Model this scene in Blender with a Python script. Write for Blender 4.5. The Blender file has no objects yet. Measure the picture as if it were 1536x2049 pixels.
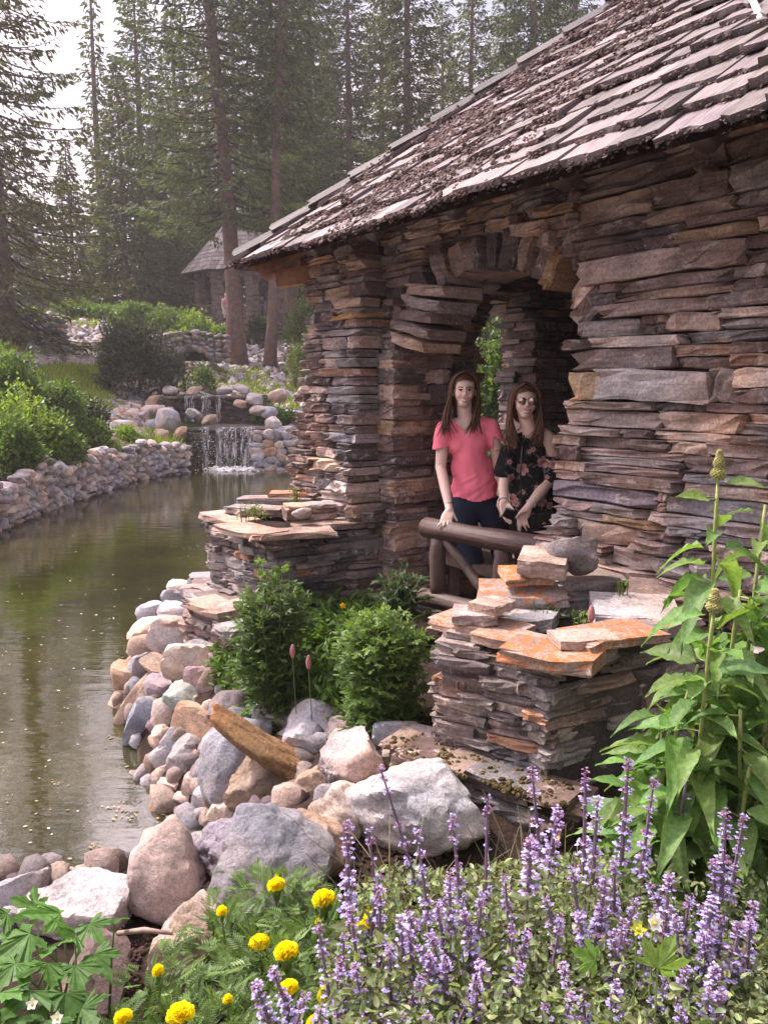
import bpy, bmesh, math, random
import numpy as np
from mathutils import Vector, Matrix, noise as mn

E = 2.3                      # eye height above the pond (water is z = 0)
PITCH = math.radians(9.0)
FPX = 1593.0
SC = bpy.context.scene
COL = SC.collection

# ---------------------------------------------------------------- camera
cam_d = bpy.data.cameras.new("camera")
cam = bpy.data.objects.new("camera", cam_d)
COL.objects.link(cam)
cam.location = (0, 0, E)
cam.rotation_euler = (math.radians(90) - PITCH, 0, 0)
cam_d.sensor_fit = 'VERTICAL'
cam_d.sensor_height = 36.0
cam_d.lens = 36.0 * FPX / 2049.0
cam_d.clip_start = 0.05
cam_d.clip_end = 900
SC.camera = cam

# ---------------------------------------------------------------- world
SUN_AZ, SUN_EL = math.radians(-58), math.radians(51)    # azimuth from +Y, towards +X
world = bpy.data.worlds.new("World")
SC.world = world
world.use_nodes = True
wn, wl = world.node_tree.nodes, world.node_tree.links
wn.clear()
w_out = wn.new('ShaderNodeOutputWorld')
w_bg = wn.new('ShaderNodeBackground'); w_bg.inputs[1].default_value = 0.1
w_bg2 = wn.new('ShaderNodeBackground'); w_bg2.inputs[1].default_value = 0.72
w_sky = wn.new('ShaderNodeTexSky'); w_sky.sky_type = 'NISHITA'; w_sky.sun_disc = False
w_sky.sun_elevation = SUN_EL; w_sky.sun_rotation = SUN_AZ; w_sky.dust_density = 3.0
w_tc = wn.new('ShaderNodeTexCoord')
w_mp = wn.new('ShaderNodeMapping'); w_mp.inputs['Scale'].default_value = (1.0, 1.0, 2.2)
w_mp.inputs['Location'].default_value = (0.35, 0.2, 0.0)
w_nz = wn.new('ShaderNodeTexNoise'); w_nz.inputs['Scale'].default_value = 3.2
w_nz.inputs['Detail'].default_value = 7; w_nz.inputs['Roughness'].default_value = 0.55
w_rp = wn.new('ShaderNodeValToRGB')
w_rp.color_ramp.elements[0].position = 0.32; w_rp.color_ramp.elements[0].color = (.55, .55, .55, 1)
w_rp.color_ramp.elements[1].position = 0.56; w_rp.color_ramp.elements[1].color = (1, 1, 1, 1)
w_cl = wn.new('ShaderNodeValToRGB')
w_cl.color_ramp.elements[0].position = 0.35; w_cl.color_ramp.elements[0].color = (.70, .66, .80, 1)
w_cl.color_ramp.elements[1].position = 0.62; w_cl.color_ramp.elements[1].color = (.98, .83, .88, 1)
w_mx = wn.new('ShaderNodeMixShader')
wl.new(w_tc.outputs['Generated'], w_mp.inputs[0]); wl.new(w_mp.outputs[0], w_nz.inputs['Vector'])
wl.new(w_nz.outputs[0], w_rp.inputs[0]); wl.new(w_nz.outputs[0], w_cl.inputs[0])
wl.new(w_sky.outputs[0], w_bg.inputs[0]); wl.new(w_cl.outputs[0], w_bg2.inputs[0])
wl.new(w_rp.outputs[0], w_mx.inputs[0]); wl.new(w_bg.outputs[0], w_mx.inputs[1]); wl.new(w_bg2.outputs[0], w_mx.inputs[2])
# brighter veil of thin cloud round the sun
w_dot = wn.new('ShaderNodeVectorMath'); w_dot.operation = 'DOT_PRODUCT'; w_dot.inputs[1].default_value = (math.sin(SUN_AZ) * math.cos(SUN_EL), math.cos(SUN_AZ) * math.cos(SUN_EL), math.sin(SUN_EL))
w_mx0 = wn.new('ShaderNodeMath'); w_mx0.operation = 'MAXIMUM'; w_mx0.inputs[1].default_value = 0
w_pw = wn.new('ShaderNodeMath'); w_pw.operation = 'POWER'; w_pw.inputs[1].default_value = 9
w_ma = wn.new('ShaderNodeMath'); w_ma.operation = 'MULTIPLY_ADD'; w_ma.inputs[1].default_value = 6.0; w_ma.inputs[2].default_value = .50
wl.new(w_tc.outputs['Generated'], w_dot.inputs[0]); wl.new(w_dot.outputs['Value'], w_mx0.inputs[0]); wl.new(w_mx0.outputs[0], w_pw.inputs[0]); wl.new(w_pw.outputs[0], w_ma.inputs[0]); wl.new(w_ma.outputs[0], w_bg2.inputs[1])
wl.new(w_mx.outputs[0], w_out.inputs[0])

# ---------------------------------------------------------------- sun
sun_d = bpy.data.lights.new("sun", 'SUN')
sun_d.energy = 3.0
sun_d.color = (1.0, 0.88, 0.80)
sun_d.angle = math.radians(2.5)
sun = bpy.data.objects.new("sun", sun_d)
COL.objects.link(sun)
SUNV = Vector((math.sin(SUN_AZ) * math.cos(SUN_EL), math.cos(SUN_AZ) * math.cos(SUN_EL), math.sin(SUN_EL)))
sun.rotation_euler = SUNV.to_track_quat('Z', 'Y').to_euler()
sun.location = (-20, 10, 40)

SC.view_settings.view_transform = 'Standard'
SC.view_settings.look = 'None'
SC.view_settings.exposure = 1.2
SC.view_settings.gamma = 1.0
SC.view_settings.use_curve_mapping = False
SC.cycles.max_bounces = 6
SC.cycles.diffuse_bounces = 4
SC.cycles.glossy_bounces = 3
SC.cycles.transparent_max_bounces = 8
SC.cycles.volume_bounces = 0
SC.cycles.use_denoising = True

# ---------------------------------------------------------------- helpers
cP, sP = math.cos(PITCH), math.sin(PITCH)
def ray(px, py):
    u = (px - 768) / FPX; v = (1024.5 - py) / FPX
    return np.array([u, cP + sP * v, v * cP - sP])
def atY(px, py, y):
    r = ray(px, py); k = y / r[1]
    return np.array([r[0] * k, y, E + r[2] * k])
def atZ(px, py, z):
    r = ray(px, py); k = (z - E) / r[2]
    return np.array([r[0] * k, r[1] * k, z])
def pxm(px, py, y):          # metres per photo pixel at that distance
    r = ray(px, py)
    return (y / r[1]) / FPX

WM = {}
def setp(o, parent, M=None):
    M = M if M is not None else Matrix.Identity(4)
    if parent is not None:
        o.parent = parent
        o.matrix_parent_inverse = WM[parent.name].inverted()
    o.matrix_basis = M
    WM[o.name] = M.copy()
    return o
def tag(o, label=None, cat=None, group=None, kind=None):
    if label: o['label'] = label
    if cat: o['category'] = cat
    if group: o['group'] = group
    if kind: o['kind'] = kind
    return o
def thing(name, loc, label, cat, group=None, rz=0.0):
    o = bpy.data.objects.new(name, None)
    o.empty_display_size = 0.1
    COL.objects.link(o)
    M = Matrix.Translation(Vector(loc)) @ Matrix.Rotation(rz, 4, 'Z')
    o.matrix_basis = M
    WM[o.name] = M.copy()
    return tag(o, label, cat, group)

def mesh_data(name, V, F, mat=None, smooth=False, col=None, uv=None):
    V = np.asarray(V, dtype=np.float64)
    me = bpy.data.meshes.new(name)
    if isinstance(F, np.ndarray):
        n, k = F.shape
        me.vertices.add(len(V)); me.vertices.foreach_set('co', V.astype(np.float32).ravel())
        me.loops.add(n * k); me.loops.foreach_set('vertex_index', F.astype(np.int32).ravel())
        me.polygons.add(n)
        me.polygons.foreach_set('loop_start', np.arange(0, n * k, k, dtype=np.int32))
        me.polygons.foreach_set('loop_total', np.full(n, k, dtype=np.int32))
        me.update(calc_edges=True)
    else:
        me.from_pydata([tuple(v) for v in V], [], [tuple(f) for f in F])
        me.update()
    n = len(me.polygons)
    me.polygons.foreach_set('use_smooth', np.full(n, bool(smooth)))
    at = me.color_attributes.new('Col', 'FLOAT_COLOR', 'POINT')
    c = np.ones((len(V), 4), dtype=np.float32)
    if col is not None:
        col = np.asarray(col, dtype=np.float32)
        c[:, :col.shape[-1]] = col
    at.data.foreach_set('color', c.ravel())
    if mat is not None: me.materials.append(mat)
    return me
def mk(name, V, F, mat, parent=None, smooth=False, col=None, M=None):
    o = bpy.data.objects.new(name, mesh_data(name, V, F, mat, smooth, col))
    COL.objects.link(o)
    setp(o, parent, M)
    return o
def dup_mesh(name, me, parent, M, color=None):
    o = bpy.data.objects.new(name, me)
    COL.objects.link(o)
    setp(o, parent, M)
    if color is not None: o.color = tuple(color) if len(color) == 4 else (*color, 1.0)
    return o
def frame(c, X, Y, Z):       # matrix with the given (scaled) axes
    return Matrix(((X[0], Y[0], Z[0], c[0]), (X[1], Y[1], Z[1], c[1]), (X[2], Y[2], Z[2], c[2]), (0, 0, 0, 1)))

class Acc:                   # collects geometry for one mesh
    def __init__(s): s.V = []; s.F = []; s.C = []; s.n = 0
    def add(s, V, F, col=(1, 1, 1)):
        V = np.asarray(V, float); F = np.asarray(F)
        s.V.append(V); s.F.append(F + s.n)
        c = np.asarray(col, float)
        if c.ndim == 1: c = np.tile(c, (len(V), 1))
        if c.shape[1] == 3: c = np.hstack([c, np.ones((len(c), 1))])
        s.C.append(c); s.n += len(V)
    def build(s, name, mat, parent=None, smooth=False, M=None):
        V = np.vstack(s.V); C = np.vstack(s.C)
        k = {f.shape[1] for f in s.F}
        F = np.vstack(s.F) if len(k) == 1 else [r for f in s.F for r in f.tolist()]
        return mk(name, V, F, mat, parent, smooth, C, M)
def tri_fan_quads(F):        # list of polys -> triangles array
    T = []
    for f in F:
        for i in range(1, len(f) - 1): T.append((f[0], f[i], f[i + 1]))
    return np.array(T)
def inst(UV, UF, R, T, S, col=None):
    """place unit geometry N times: R (N,3,3) columns = axes, T (N,3), S (N,) or (N,3)"""
    UV = np.asarray(UV, float); N = len(T)
    S = np.asarray(S, float)
    if S.ndim == 1: S = np.repeat(S[:, None], 3, 1)
    V = np.einsum('nij,nkj->nki', R, UV[None] * S[:, None, :]) + np.asarray(T)[:, None, :]
    F = (np.asarray(UF)[None] + (np.arange(N) * len(UV))[:, None, None]).reshape(-1, np.asarray(UF).shape[1])
    C = None
    if col is not None:
        col = np.asarray(col, float)
        C = np.repeat(col, len(UV), axis=0)
    return V.reshape(-1, 3), F, C
def unitv(a):
    a = np.asarray(a, float)
    return a / np.maximum(np.linalg.norm(a, axis=-1, keepdims=True), 1e-9)
def basis(axis, nrm):        # columns: X = side, Y = axis, Z = normal
    Y = unitv(axis); X = unitv(np.cross(Y, nrm)); Z = np.cross(X, Y)
    return np.stack([X, Y, Z], axis=-1)
def rnd_rot(rng, N):
    return basis(rng.normal(size=(N, 3)), rng.normal(size=(N, 3)))
def tube(P, R, n=8, cap=True):
    P = np.asarray(P, float); m = len(P)
    R = np.full(m, R) if np.isscalar(R) else np.asarray(R, float)
    T = unitv(np.gradient(P, axis=0))
    up = np.array([0.0, 0, 1]) if abs(T[:, 2]).mean() < .9 else np.array([1.0, 0, 0])
    A = unitv(np.cross(T, up)); B = np.cross(T, A)
    a = np.arange(n) / n * 2 * math.pi
    V = (P[:, None] + R[:, None, None] * (np.cos(a)[None, :, None] * A[:, None] + np.sin(a)[None, :, None] * B[:, None])).reshape(-1, 3)
    F = []
    for i in range(m - 1):
        for j in range(n):
            F.append((i * n + j, i * n + (j + 1) % n, (i + 1) * n + (j + 1) % n, (i + 1) * n + j))
    if cap:
        V = np.vstack([V, P[0], P[-1]])
        for j in range(n):
            F.append((m * n, (j + 1) % n, j, m * n)); F.append((m * n + 1, (m - 1) * n + j, (m - 1) * n + (j + 1) % n, m * n + 1))
    F = np.array(F)
    T = [];
    for f in F:
        if f[0] == f[3]: T.append(f[:3])
        else: T.append(f[[0, 1, 2]]); T.append(f[[0, 2, 3]])
    return V, np.array(T)
BOXV = np.array([(x, y, z) for x in (-.5, .5) for y in (-.5, .5) for z in (-.5, .5)])
BOXT = tri_fan_quads([(0, 1, 3, 2), (4, 6, 7, 5), (0, 4, 5, 1), (2, 3, 7, 6), (0, 2, 6, 4), (1, 5, 7, 3)])
def box_between(a, b, w, h):  # beam from a to b
    a = np.asarray(a, float); b = np.asarray(b, float); d = b - a; L = np.linalg.norm(d)
    B = basis(d[None], np.array([[0, 0, 1.0]]) if abs(d[2]) < .9 * L else np.array([[1.0, 0, 0]]))[0]
    return (BOXV * (w, L, h)) @ B.T + (a + b) / 2, BOXT
def smooth01(x): x = np.clip(x, 0, 1); return x * x * (3 - 2 * x)

# ---------------------------------------------------------------- materials
def new_mat(name):
    m = bpy.data.materials.new(name); m.use_nodes = True
    nt = m.node_tree; nt.nodes.clear()
    out = nt.nodes.new('ShaderNodeOutputMaterial')
    return m, nt, out
def nd(nt, typ, **kw):
    n = nt.nodes.new(typ)
    for k, v in kw.items():
        if k in n.inputs: n.inputs[k].default_value = v
        else: setattr(n, k, v)
    return n
def lk(nt, a, b): nt.links.new(a, b)
def mul(nt, a, b, fac=1.0, mode='MULTIPLY'):
    n = nt.nodes.new('ShaderNodeMix'); n.data_type = 'RGBA'; n.blend_type = mode
    for s, x in ((6, a), (7, b)):
        if isinstance(x, (tuple, list)): n.inputs[s].default_value = x if len(x) == 4 else (*x, 1)
        else: lk(nt, x, n.inputs[s])
    if isinstance(fac, (int, float)): n.inputs[0].default_value = fac
    else: lk(nt, fac, n.inputs[0])
    return n.outputs[2]
def ramp(nt, src, stops):
    n = nt.nodes.new('ShaderNodeValToRGB')
    el = n.color_ramp.elements
    while len(el) < len(stops): el.new(0.5)
    for e, (p, c) in zip(el, stops):
        e.position = p; e.color = (c, c, c, 1) if isinstance(c, (int, float)) else (*c[:3], 1)
    lk(nt, src, n.inputs[0])
    return n.outputs[0]
def nz(nt, vec, scale, detail=4, rough=.6, typ='ShaderNodeTexNoise', **kw):
    n = nd(nt, typ, **kw); n.inputs['Scale'].default_value = scale
    if 'Detail' in n.inputs: n.inputs['Detail'].default_value = detail
    if 'Roughness' in n.inputs: n.inputs['Roughness'].default_value = rough
    if vec is not None: lk(nt, vec, n.inputs['Vector'])
    return n
def base_color(nt):
    oi = nd(nt, 'ShaderNodeObjectInfo'); at = nd(nt, 'ShaderNodeAttribute', attribute_name='Col')
    return mul(nt, oi.outputs['Color'], at.outputs['Color']), oi, at
def mapped(nt, src, scale):
    n = nd(nt, 'ShaderNodeMapping'); n.inputs['Scale'].default_value = scale
    lk(nt, src, n.inputs[0]); return n.outputs[0]

def stone_mat(name, layers=True, lichen=True, rough=.85, bump=.6, speck=.5, vein=False, wet=0.0):
    m, nt, out = new_mat(name)
    base, oi, at = base_color(nt)
    geo = nd(nt, 'ShaderNodeNewGeometry'); pos = geo.outputs['Position']
    big = nz(nt, pos, 5.0, 5, .65); fine = nz(nt, pos, 62.0, 7, .78)
    c = mul(nt, base, ramp(nt, big.outputs[0], [(.3, .62), (.5, 1.0), (.7, 1.35)]))
    c = mul(nt, c, ramp(nt, fine.outputs[0], [(.3, 1 - speck), (.52, 1.0), (.72, 1 + speck)]))
    # hue drift between warm and cool
    hue = nz(nt, pos, 2.3, 3, .5)
    c = mul(nt, c, ramp(nt, hue.outputs[0], [(.35, (1.12, .97, .88)), (.65, (.92, .98, 1.06))]))
    hgt = fine.outputs[0]
    if layers:
        st = nz(nt, mapped(nt, pos, (4, 4, 55)), 1.0, 5, .6)
        c = mul(nt, c, ramp(nt, st.outputs[0], [(.32, .68), (.5, 1.0), (.68, 1.22)]))
        ad = nd(nt, 'ShaderNodeMath', operation='ADD'); lk(nt, st.outputs[0], ad.inputs[0]); lk(nt, fine.outputs[0], ad.inputs[1]); hgt = ad.outputs[0]
        # pale crust scabs and chips
        sc = nz(nt, mapped(nt, pos, (7, 7, 16)), 1.0, 8, .75)
        c = mul(nt, c, (.50, .42, .38), ramp(nt, sc.outputs[0], [(.575, 0.0), (.61, .75)]), 'MIX')
    else:
        cr = nz(nt, pos, 9.0, 3, .5, 'ShaderNodeTexVoronoi', feature='DISTANCE_TO_EDGE')
        wob = nd(nt, 'ShaderNodeVectorMath', operation='ADD')
        w2 = nz(nt, pos, 6.0, 4, .6); lk(nt, pos, wob.inputs[0]); lk(nt, w2.outputs['Color'], wob.inputs[1]); lk(nt, wob.outputs[0], cr.inputs['Vector'])
        c = mul(nt, c, ramp(nt, cr.outputs['Distance'], [(.0, .62), (.035, 1.0)]))
        st = nz(nt, mapped(nt, pos, (9, 9, 22)), 1.0, 6, .65)
        ad = nd(nt, 'ShaderNodeMath', operation='ADD'); lk(nt, st.outputs[0], ad.inputs[0]); lk(nt, fine.outputs[0], ad.inputs[1]); hgt = ad.outputs[0]
        stain = nz(nt, pos, 4.0, 6, .7)
        c = mul(nt, c, (.42, .27, .17), ramp(nt, stain.outputs[0], [(.60, 0.0), (.74, .42)]), 'MIX')
    if lichen:
        am = nd(nt, 'ShaderNodeMath', operation='MULTIPLY'); lk(nt, oi.outputs['Alpha'], am.inputs[0]); lk(nt, at.outputs['Alpha'], am.inputs[1])
        li = nz(nt, pos, 21.0, 8, .78)
        up = nd(nt, 'ShaderNodeSeparateXYZ'); lk(nt, geo.outputs['Normal'], up.inputs[0])
        s1 = nd(nt, 'ShaderNodeMath', operation='MULTIPLY_ADD'); lk(nt, up.outputs[2], s1.inputs[0]); s1.inputs[1].default_value = .05; lk(nt, li.outputs[0], s1.inputs[2])
        s2 = nd(nt, 'ShaderNodeMath', operation='MULTIPLY_ADD'); lk(nt, am.outputs[0], s2.inputs[0]); s2.inputs[1].default_value = -.36; lk(nt, s1.outputs[0], s2.inputs[2])
        fac = ramp(nt, s2.outputs[0], [(.375, 0.0), (.44, .92)])
        ocol = ramp(nt, fine.outputs[0], [(.35, (.30, .11, .05)), (.62, (.56, .20, .05))])
        c = mul(nt, c, ocol, fac, 'MIX')
    bs = nd(nt, 'ShaderNodeBsdfPrincipled')
    lk(nt, c, bs.inputs['Base Color']); bs.inputs['Roughness'].default_value = rough
    bs.inputs['Specular IOR Level'].default_value = .25 + wet
    bp = nd(nt, 'ShaderNodeBump'); bp.inputs['Strength'].default_value = bump; bp.inputs['Distance'].default_value = .018
    lk(nt, hgt, bp.inputs['Height']); lk(nt, bp.outputs[0], bs.inputs['Normal'])
    lk(nt, bs.outputs[0], out.inputs[0])
    return m

def wood_mat(name, scale=(40, 1.2, 40), rough=.7, dark=.6, spec=.3, bump=.5, coord='Object'):
    m, nt, out = new_mat(name)
    base, oi, at = base_color(nt)
    tc = nd(nt, 'ShaderNodeTexCoord')
    rv = nd(nt, 'ShaderNodeVectorMath', operation='ADD')
    lk(nt, tc.outputs[coord], rv.inputs[0])
    cm = nd(nt, 'ShaderNodeCombineXYZ'); ml = nd(nt, 'ShaderNodeMath', operation='MULTIPLY'); ml.inputs[1].default_value = 37.0
    lk(nt, oi.outputs['Random'], ml.inputs[0]); lk(nt, ml.outputs[0], cm.inputs[0]); lk(nt, cm.outputs[0], rv.inputs[1])
    g = nz(nt, mapped(nt, rv.outputs[0], scale), 1.0, 6, .65)
    geo = nd(nt, 'ShaderNodeNewGeometry')
    b = nz(nt, geo.outputs['Position'], 7.0, 4, .6)
    c = mul(nt, base, ramp(nt, g.outputs[0], [(.3, dark), (.5, 1.0), (.7, 1.25)]))
    c = mul(nt, c, ramp(nt, b.outputs[0], [(.32, .7), (.5, 1.0), (.7, 1.2)]))
    bs = nd(nt, 'ShaderNodeBsdfPrincipled'); lk(nt, c, bs.inputs['Base Color'])
    bs.inputs['Roughness'].default_value = rough; bs.inputs['Specular IOR Level'].default_value = spec
    bp = nd(nt, 'ShaderNodeBump'); bp.inputs['Strength'].default_value = bump; bp.inputs['Distance'].default_value = .006
    lk(nt, g.outputs[0], bp.inputs['Height']); lk(nt, bp.outputs[0], bs.inputs['Normal'])
    lk(nt, bs.outputs[0], out.inputs[0])
    return m

def leaf_mat(name, trans=.35, rough=.45, spec=.35, vary=.3, nscale=30):
    m, nt, out = new_mat(name)
    base, oi, at = base_color(nt)
    geo = nd(nt, 'ShaderNodeNewGeometry')
    n1 = nz(nt, geo.outputs['Position'], nscale, 4, .6)
    c = mul(nt, base, ramp(nt, n1.outputs[0], [(.3, 1 - vary), (.5, 1.0), (.7, 1 + vary)]))
    bs = nd(nt, 'ShaderNodeBsdfPrincipled'); lk(nt, c, bs.inputs['Base Color'])
    bs.inputs['Roughness'].default_value = rough; bs.inputs['Specular IOR Level'].default_value = spec
    bp = nd(nt, 'ShaderNodeBump'); bp.inputs['Strength'].default_value = .3; bp.inputs['Distance'].default_value = .003
    lk(nt, n1.outputs[0], bp.inputs['Height']); lk(nt, bp.outputs[0], bs.inputs['Normal'])
    tr = nd(nt, 'ShaderNodeBsdfTranslucent')
    lk(nt, mul(nt, c, (1.25, 1.35, .6)), tr.inputs[0])
    mx = nd(nt, 'ShaderNodeMixShader'); mx.inputs[0].default_value = trans
    lk(nt, bs.outputs[0], mx.inputs[1]); lk(nt, tr.outputs[0], mx.inputs[2]); lk(nt, mx.outputs[0], out.inputs[0])
    return m
def plain_mat(name, rough=.6, spec=.3, nscale=60, vary=.12, bump=.2, sss=0.0, metallic=0.0, dist=.002):
    m, nt, out = new_mat(name)
    base, oi, at = base_color(nt)
    geo = nd(nt, 'ShaderNodeNewGeometry')
    n1 = nz(nt, geo.outputs['Position'], nscale, 4, .6)
    c = mul(nt, base, ramp(nt, n1.outputs[0], [(.3, 1 - vary), (.5, 1.0), (.7, 1 + vary)]))
    bs = nd(nt, 'ShaderNodeBsdfPrincipled'); lk(nt, c, bs.inputs['Base Color'])
    bs.inputs['Roughness'].default_value = rough; bs.inputs['Specular IOR Level'].default_value = spec
    bs.inputs['Metallic'].default_value = metallic
    bp = nd(nt, 'ShaderNodeBump'); bp.inputs['Strength'].default_value = bump; bp.inputs['Distance'].default_value = dist
    lk(nt, n1.outputs[0], bp.inputs['Height']); lk(nt, bp.outputs[0], bs.inputs['Normal'])
    lk(nt, bs.outputs[0], out.inputs[0])
    return m

M_SLATE = stone_mat('slate_stone')
M_SLATE_WET = stone_mat('wet_slate', rough=.35, wet=.3)
M_ROCK = stone_mat('field_rock', layers=False, lichen=False, bump=1.0, speck=.38)
M_MORTAR = stone_mat('mortar_core', layers=False, lichen=False)
M_SHINGLE = wood_mat('weathered_cedar', (16, .8, 3), rough=.7, dark=.45, bump=1.0)
M_LOG = wood_mat('stained_log', (14, 14, 3), rough=.5, dark=.45, spec=.35, coord='Object', bump=.9)
def rail_mat():
    m, nt, out = new_mat('stained_rail'); base, oi, at = base_color(nt); geo = nd(nt, 'ShaderNodeNewGeometry')
    mp = nd(nt, 'ShaderNodeMapping'); mp.inputs['Rotation'].default_value = (0, 0, math.radians(45)); lk(nt, geo.outputs['Position'], mp.inputs[0])
    st = nz(nt, mapped(nt, mp.outputs[0], (2.0, 45, 45)), 1.0, 7, .7); kn = nz(nt, geo.outputs['Position'], 26, 5, .7)
    c = mul(nt, base, ramp(nt, st.outputs[0], [(.3, .45), (.5, 1.0), (.68, 1.7)])); c = mul(nt, c, ramp(nt, kn.outputs[0], [(.32, .4), (.45, 1.0)]))
    c = mul(nt, c, (.38, .27, .22), ramp(nt, nz(nt, mapped(nt, mp.outputs[0], (9, 70, 70)), 1.0, 6, .8).outputs[0], [(.62, 0.0), (.68, .7)]), 'MIX')
    bs = nd(nt, 'ShaderNodeBsdfPrincipled'); lk(nt, c, bs.inputs['Base Color']); bs.inputs['Roughness'].default_value = .5; bs.inputs['Specular IOR Level'].default_value = .35
    bp = nd(nt, 'ShaderNodeBump'); bp.inputs['Strength'].default_value = 1.0; bp.inputs['Distance'].default_value = .008; lk(nt, st.outputs[0], bp.inputs['Height']); lk(nt, bp.outputs[0], bs.inputs['Normal']); lk(nt, bs.outputs[0], out.inputs[0])
    return m
M_RAIL = rail_mat()
M_TIMBER = wood_mat('soffit_timber', (30, 1.5, 30), rough=.7, dark=.7)
M_BARK = stone_mat('bark', layers=False, lichen=False, bump=1.0, speck=.4)
M_MOSS = plain_mat('roof_moss', rough=.95, spec=.05, nscale=120, vary=.5, bump=1.0, dist=.01)
M_NEEDLE = leaf_mat('spruce_needles', trans=.25, rough=.6, spec=.2, nscale=3)
M_LEAF = leaf_mat('leaf', trans=.4)
M_LEAF_BIG = leaf_mat('broad_leaf', trans=.42, rough=.5, spec=.22, nscale=70)
M_GRASS = leaf_mat('grass_blades', trans=.35, rough=.6, spec=.2)
M_PETAL = leaf_mat('petal', trans=.4, rough=.7, spec=.1, vary=.12)
M_STEM = plain_mat('plant_stem', rough=.55, vary=.25)
# ================================================================ terrain and water
_near = [(-60, 1815), (0, 1795), (60, 1768), (180, 1790), (285, 1785), (380, 1745), (425, 1690), (395, 1640), (330, 1605), (285, 1550),
         (255, 1480), (232, 1400), (243, 1330)]
POND = [tuple(atZ(a, b, 0)[:2]) for a, b in _near]
POND += [(-2.12, 6.75), (-1.85, 7.2), (-1.55, 7.5), (-1.1, 7.9), (-.3, 9.0), (.9, 12.0), (1.6, 16.0), (1.5, 21.0), (.2, 22.6)]
POND += [tuple(atZ(a, b, 0)[:2]) for a, b in [(610, 939), (505, 942)]]
POND += [(-3.7, 22.3), (-5.35, 22.2)]
LEFTWALL = [tuple(atZ(a, b, 0)[:2]) for a, b in [(372, 947), (330, 952), (270, 962), (200, 985), (130, 1008), (60, 1034), (0, 1060)]]
LEFTWALL += [(-6.6, 10.8), (-7.0, 8.5)]
POND += LEFTWALL
POND += [(-7.2, 6.0), (-6.5, 3.6), (-4.6, 2.7), (-3.0, 2.85)]
POND = np.array(POND)
def sdf(x, y):
    x = np.asarray(x, float); y = np.asarray(y, float)
    A = POND; B = np.roll(POND, -1, 0)
    d = np.full(x.shape, 1e9); inside = np.zeros(x.shape, bool)
    for a, b in zip(A, B):
        e = b - a; wx = x - a[0]; wy = y - a[1]
        t = np.clip((wx * e[0] + wy * e[1]) / (e @ e), 0, 1)
        d = np.minimum(d, (wx - e[0] * t) ** 2 + (wy - e[1] * t) ** 2)
        if e[1] != 0:
            c = ((a[1] <= y) & (b[1] > y)) | ((b[1] <= y) & (a[1] > y))
            inside ^= c & (x < a[0] + (y - a[1]) * e[0] / e[1])
    d = np.sqrt(d)
    return np.where(inside, -d, d)
def wav(x, y, s, k=0.0):
    return (np.sin(x * s + 1.3 * k + 1.7 * np.sin(y * s * .7 + k)) + np.sin(y * s * 1.13 + 2.1 * k + 1.4 * np.sin(x * s * .61 + 3 * k))) * .5
def H(x, y):
    x = np.asarray(x, float); y = np.asarray(y, float)
    d = sdf(x, y)
    w = smooth01((11.5 - y) / 3.0)
    near = .80 * np.clip(d / 1.0, 0, 1) ** .85 - .12 * smooth01((3.0 - y) / .8) * np.clip(d, 0, 1)
    far = .62 * smooth01(d / .25) + .195 * np.maximum(d - .3, 0) + .16 * np.clip(-6.3 - x, 0, 7) * smooth01((d - .2) / 1.0)
    far = np.where(far > 5.6, 5.6 + (far - 5.6) * .12, far)
    far = far + smooth01((d - .6) / 2) * (.10 * wav(x, y, .9) + .05 * wav(x, y, 2.7, 2))
    z = near * w + far * (1 - w)
    bed = -.12 - .5 * np.clip(-d / 1.3, 0, 1) + .07 * wav(x, y, 2.2, 5)
    return np.where(d > 0, z, bed)
GX0, GX1, GY0, GY1, GST = -42.0, 34.0, .4, 96.0, .08
_gx = np.arange(GX0, GX1, GST); _gy = np.arange(GY0, GY1, GST)
HG = H(_gx[None, :] + 0 * _gy[:, None], _gy[:, None] + 0 * _gx[None, :])
def Hf(x, y):
    i = np.clip((np.asarray(x) - GX0) / GST, 0, len(_gx) - 1.001); j = np.clip((np.asarray(y) - GY0) / GST, 0, len(_gy) - 1.001)
    i0, j0 = i.astype(int), j.astype(int); u, v = i - i0, j - j0
    return HG[j0, i0] * (1 - u) * (1 - v) + HG[j0, i0 + 1] * u * (1 - v) + HG[j0 + 1, i0] * (1 - u) * v + HG[j0 + 1, i0 + 1] * u * v
def hitH(px, py, lift=0.0, y0=.8, y1=80):
    r = ray(px, py)
    ys = np.geomspace(y0, y1, 700)
    k = ys / r[1]
    X = r[0] * k; Z = E + r[2] * k
    h = np.maximum(Hf(X, ys), 0) + lift
    i = int(np.argmax(Z < h)) if (Z < h).any() else len(ys) - 1
    return np.array([X[i], ys[i], Z[i]])
def Hs(x, y): return float(Hf(np.array([x]), np.array([y]))[0])

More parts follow.
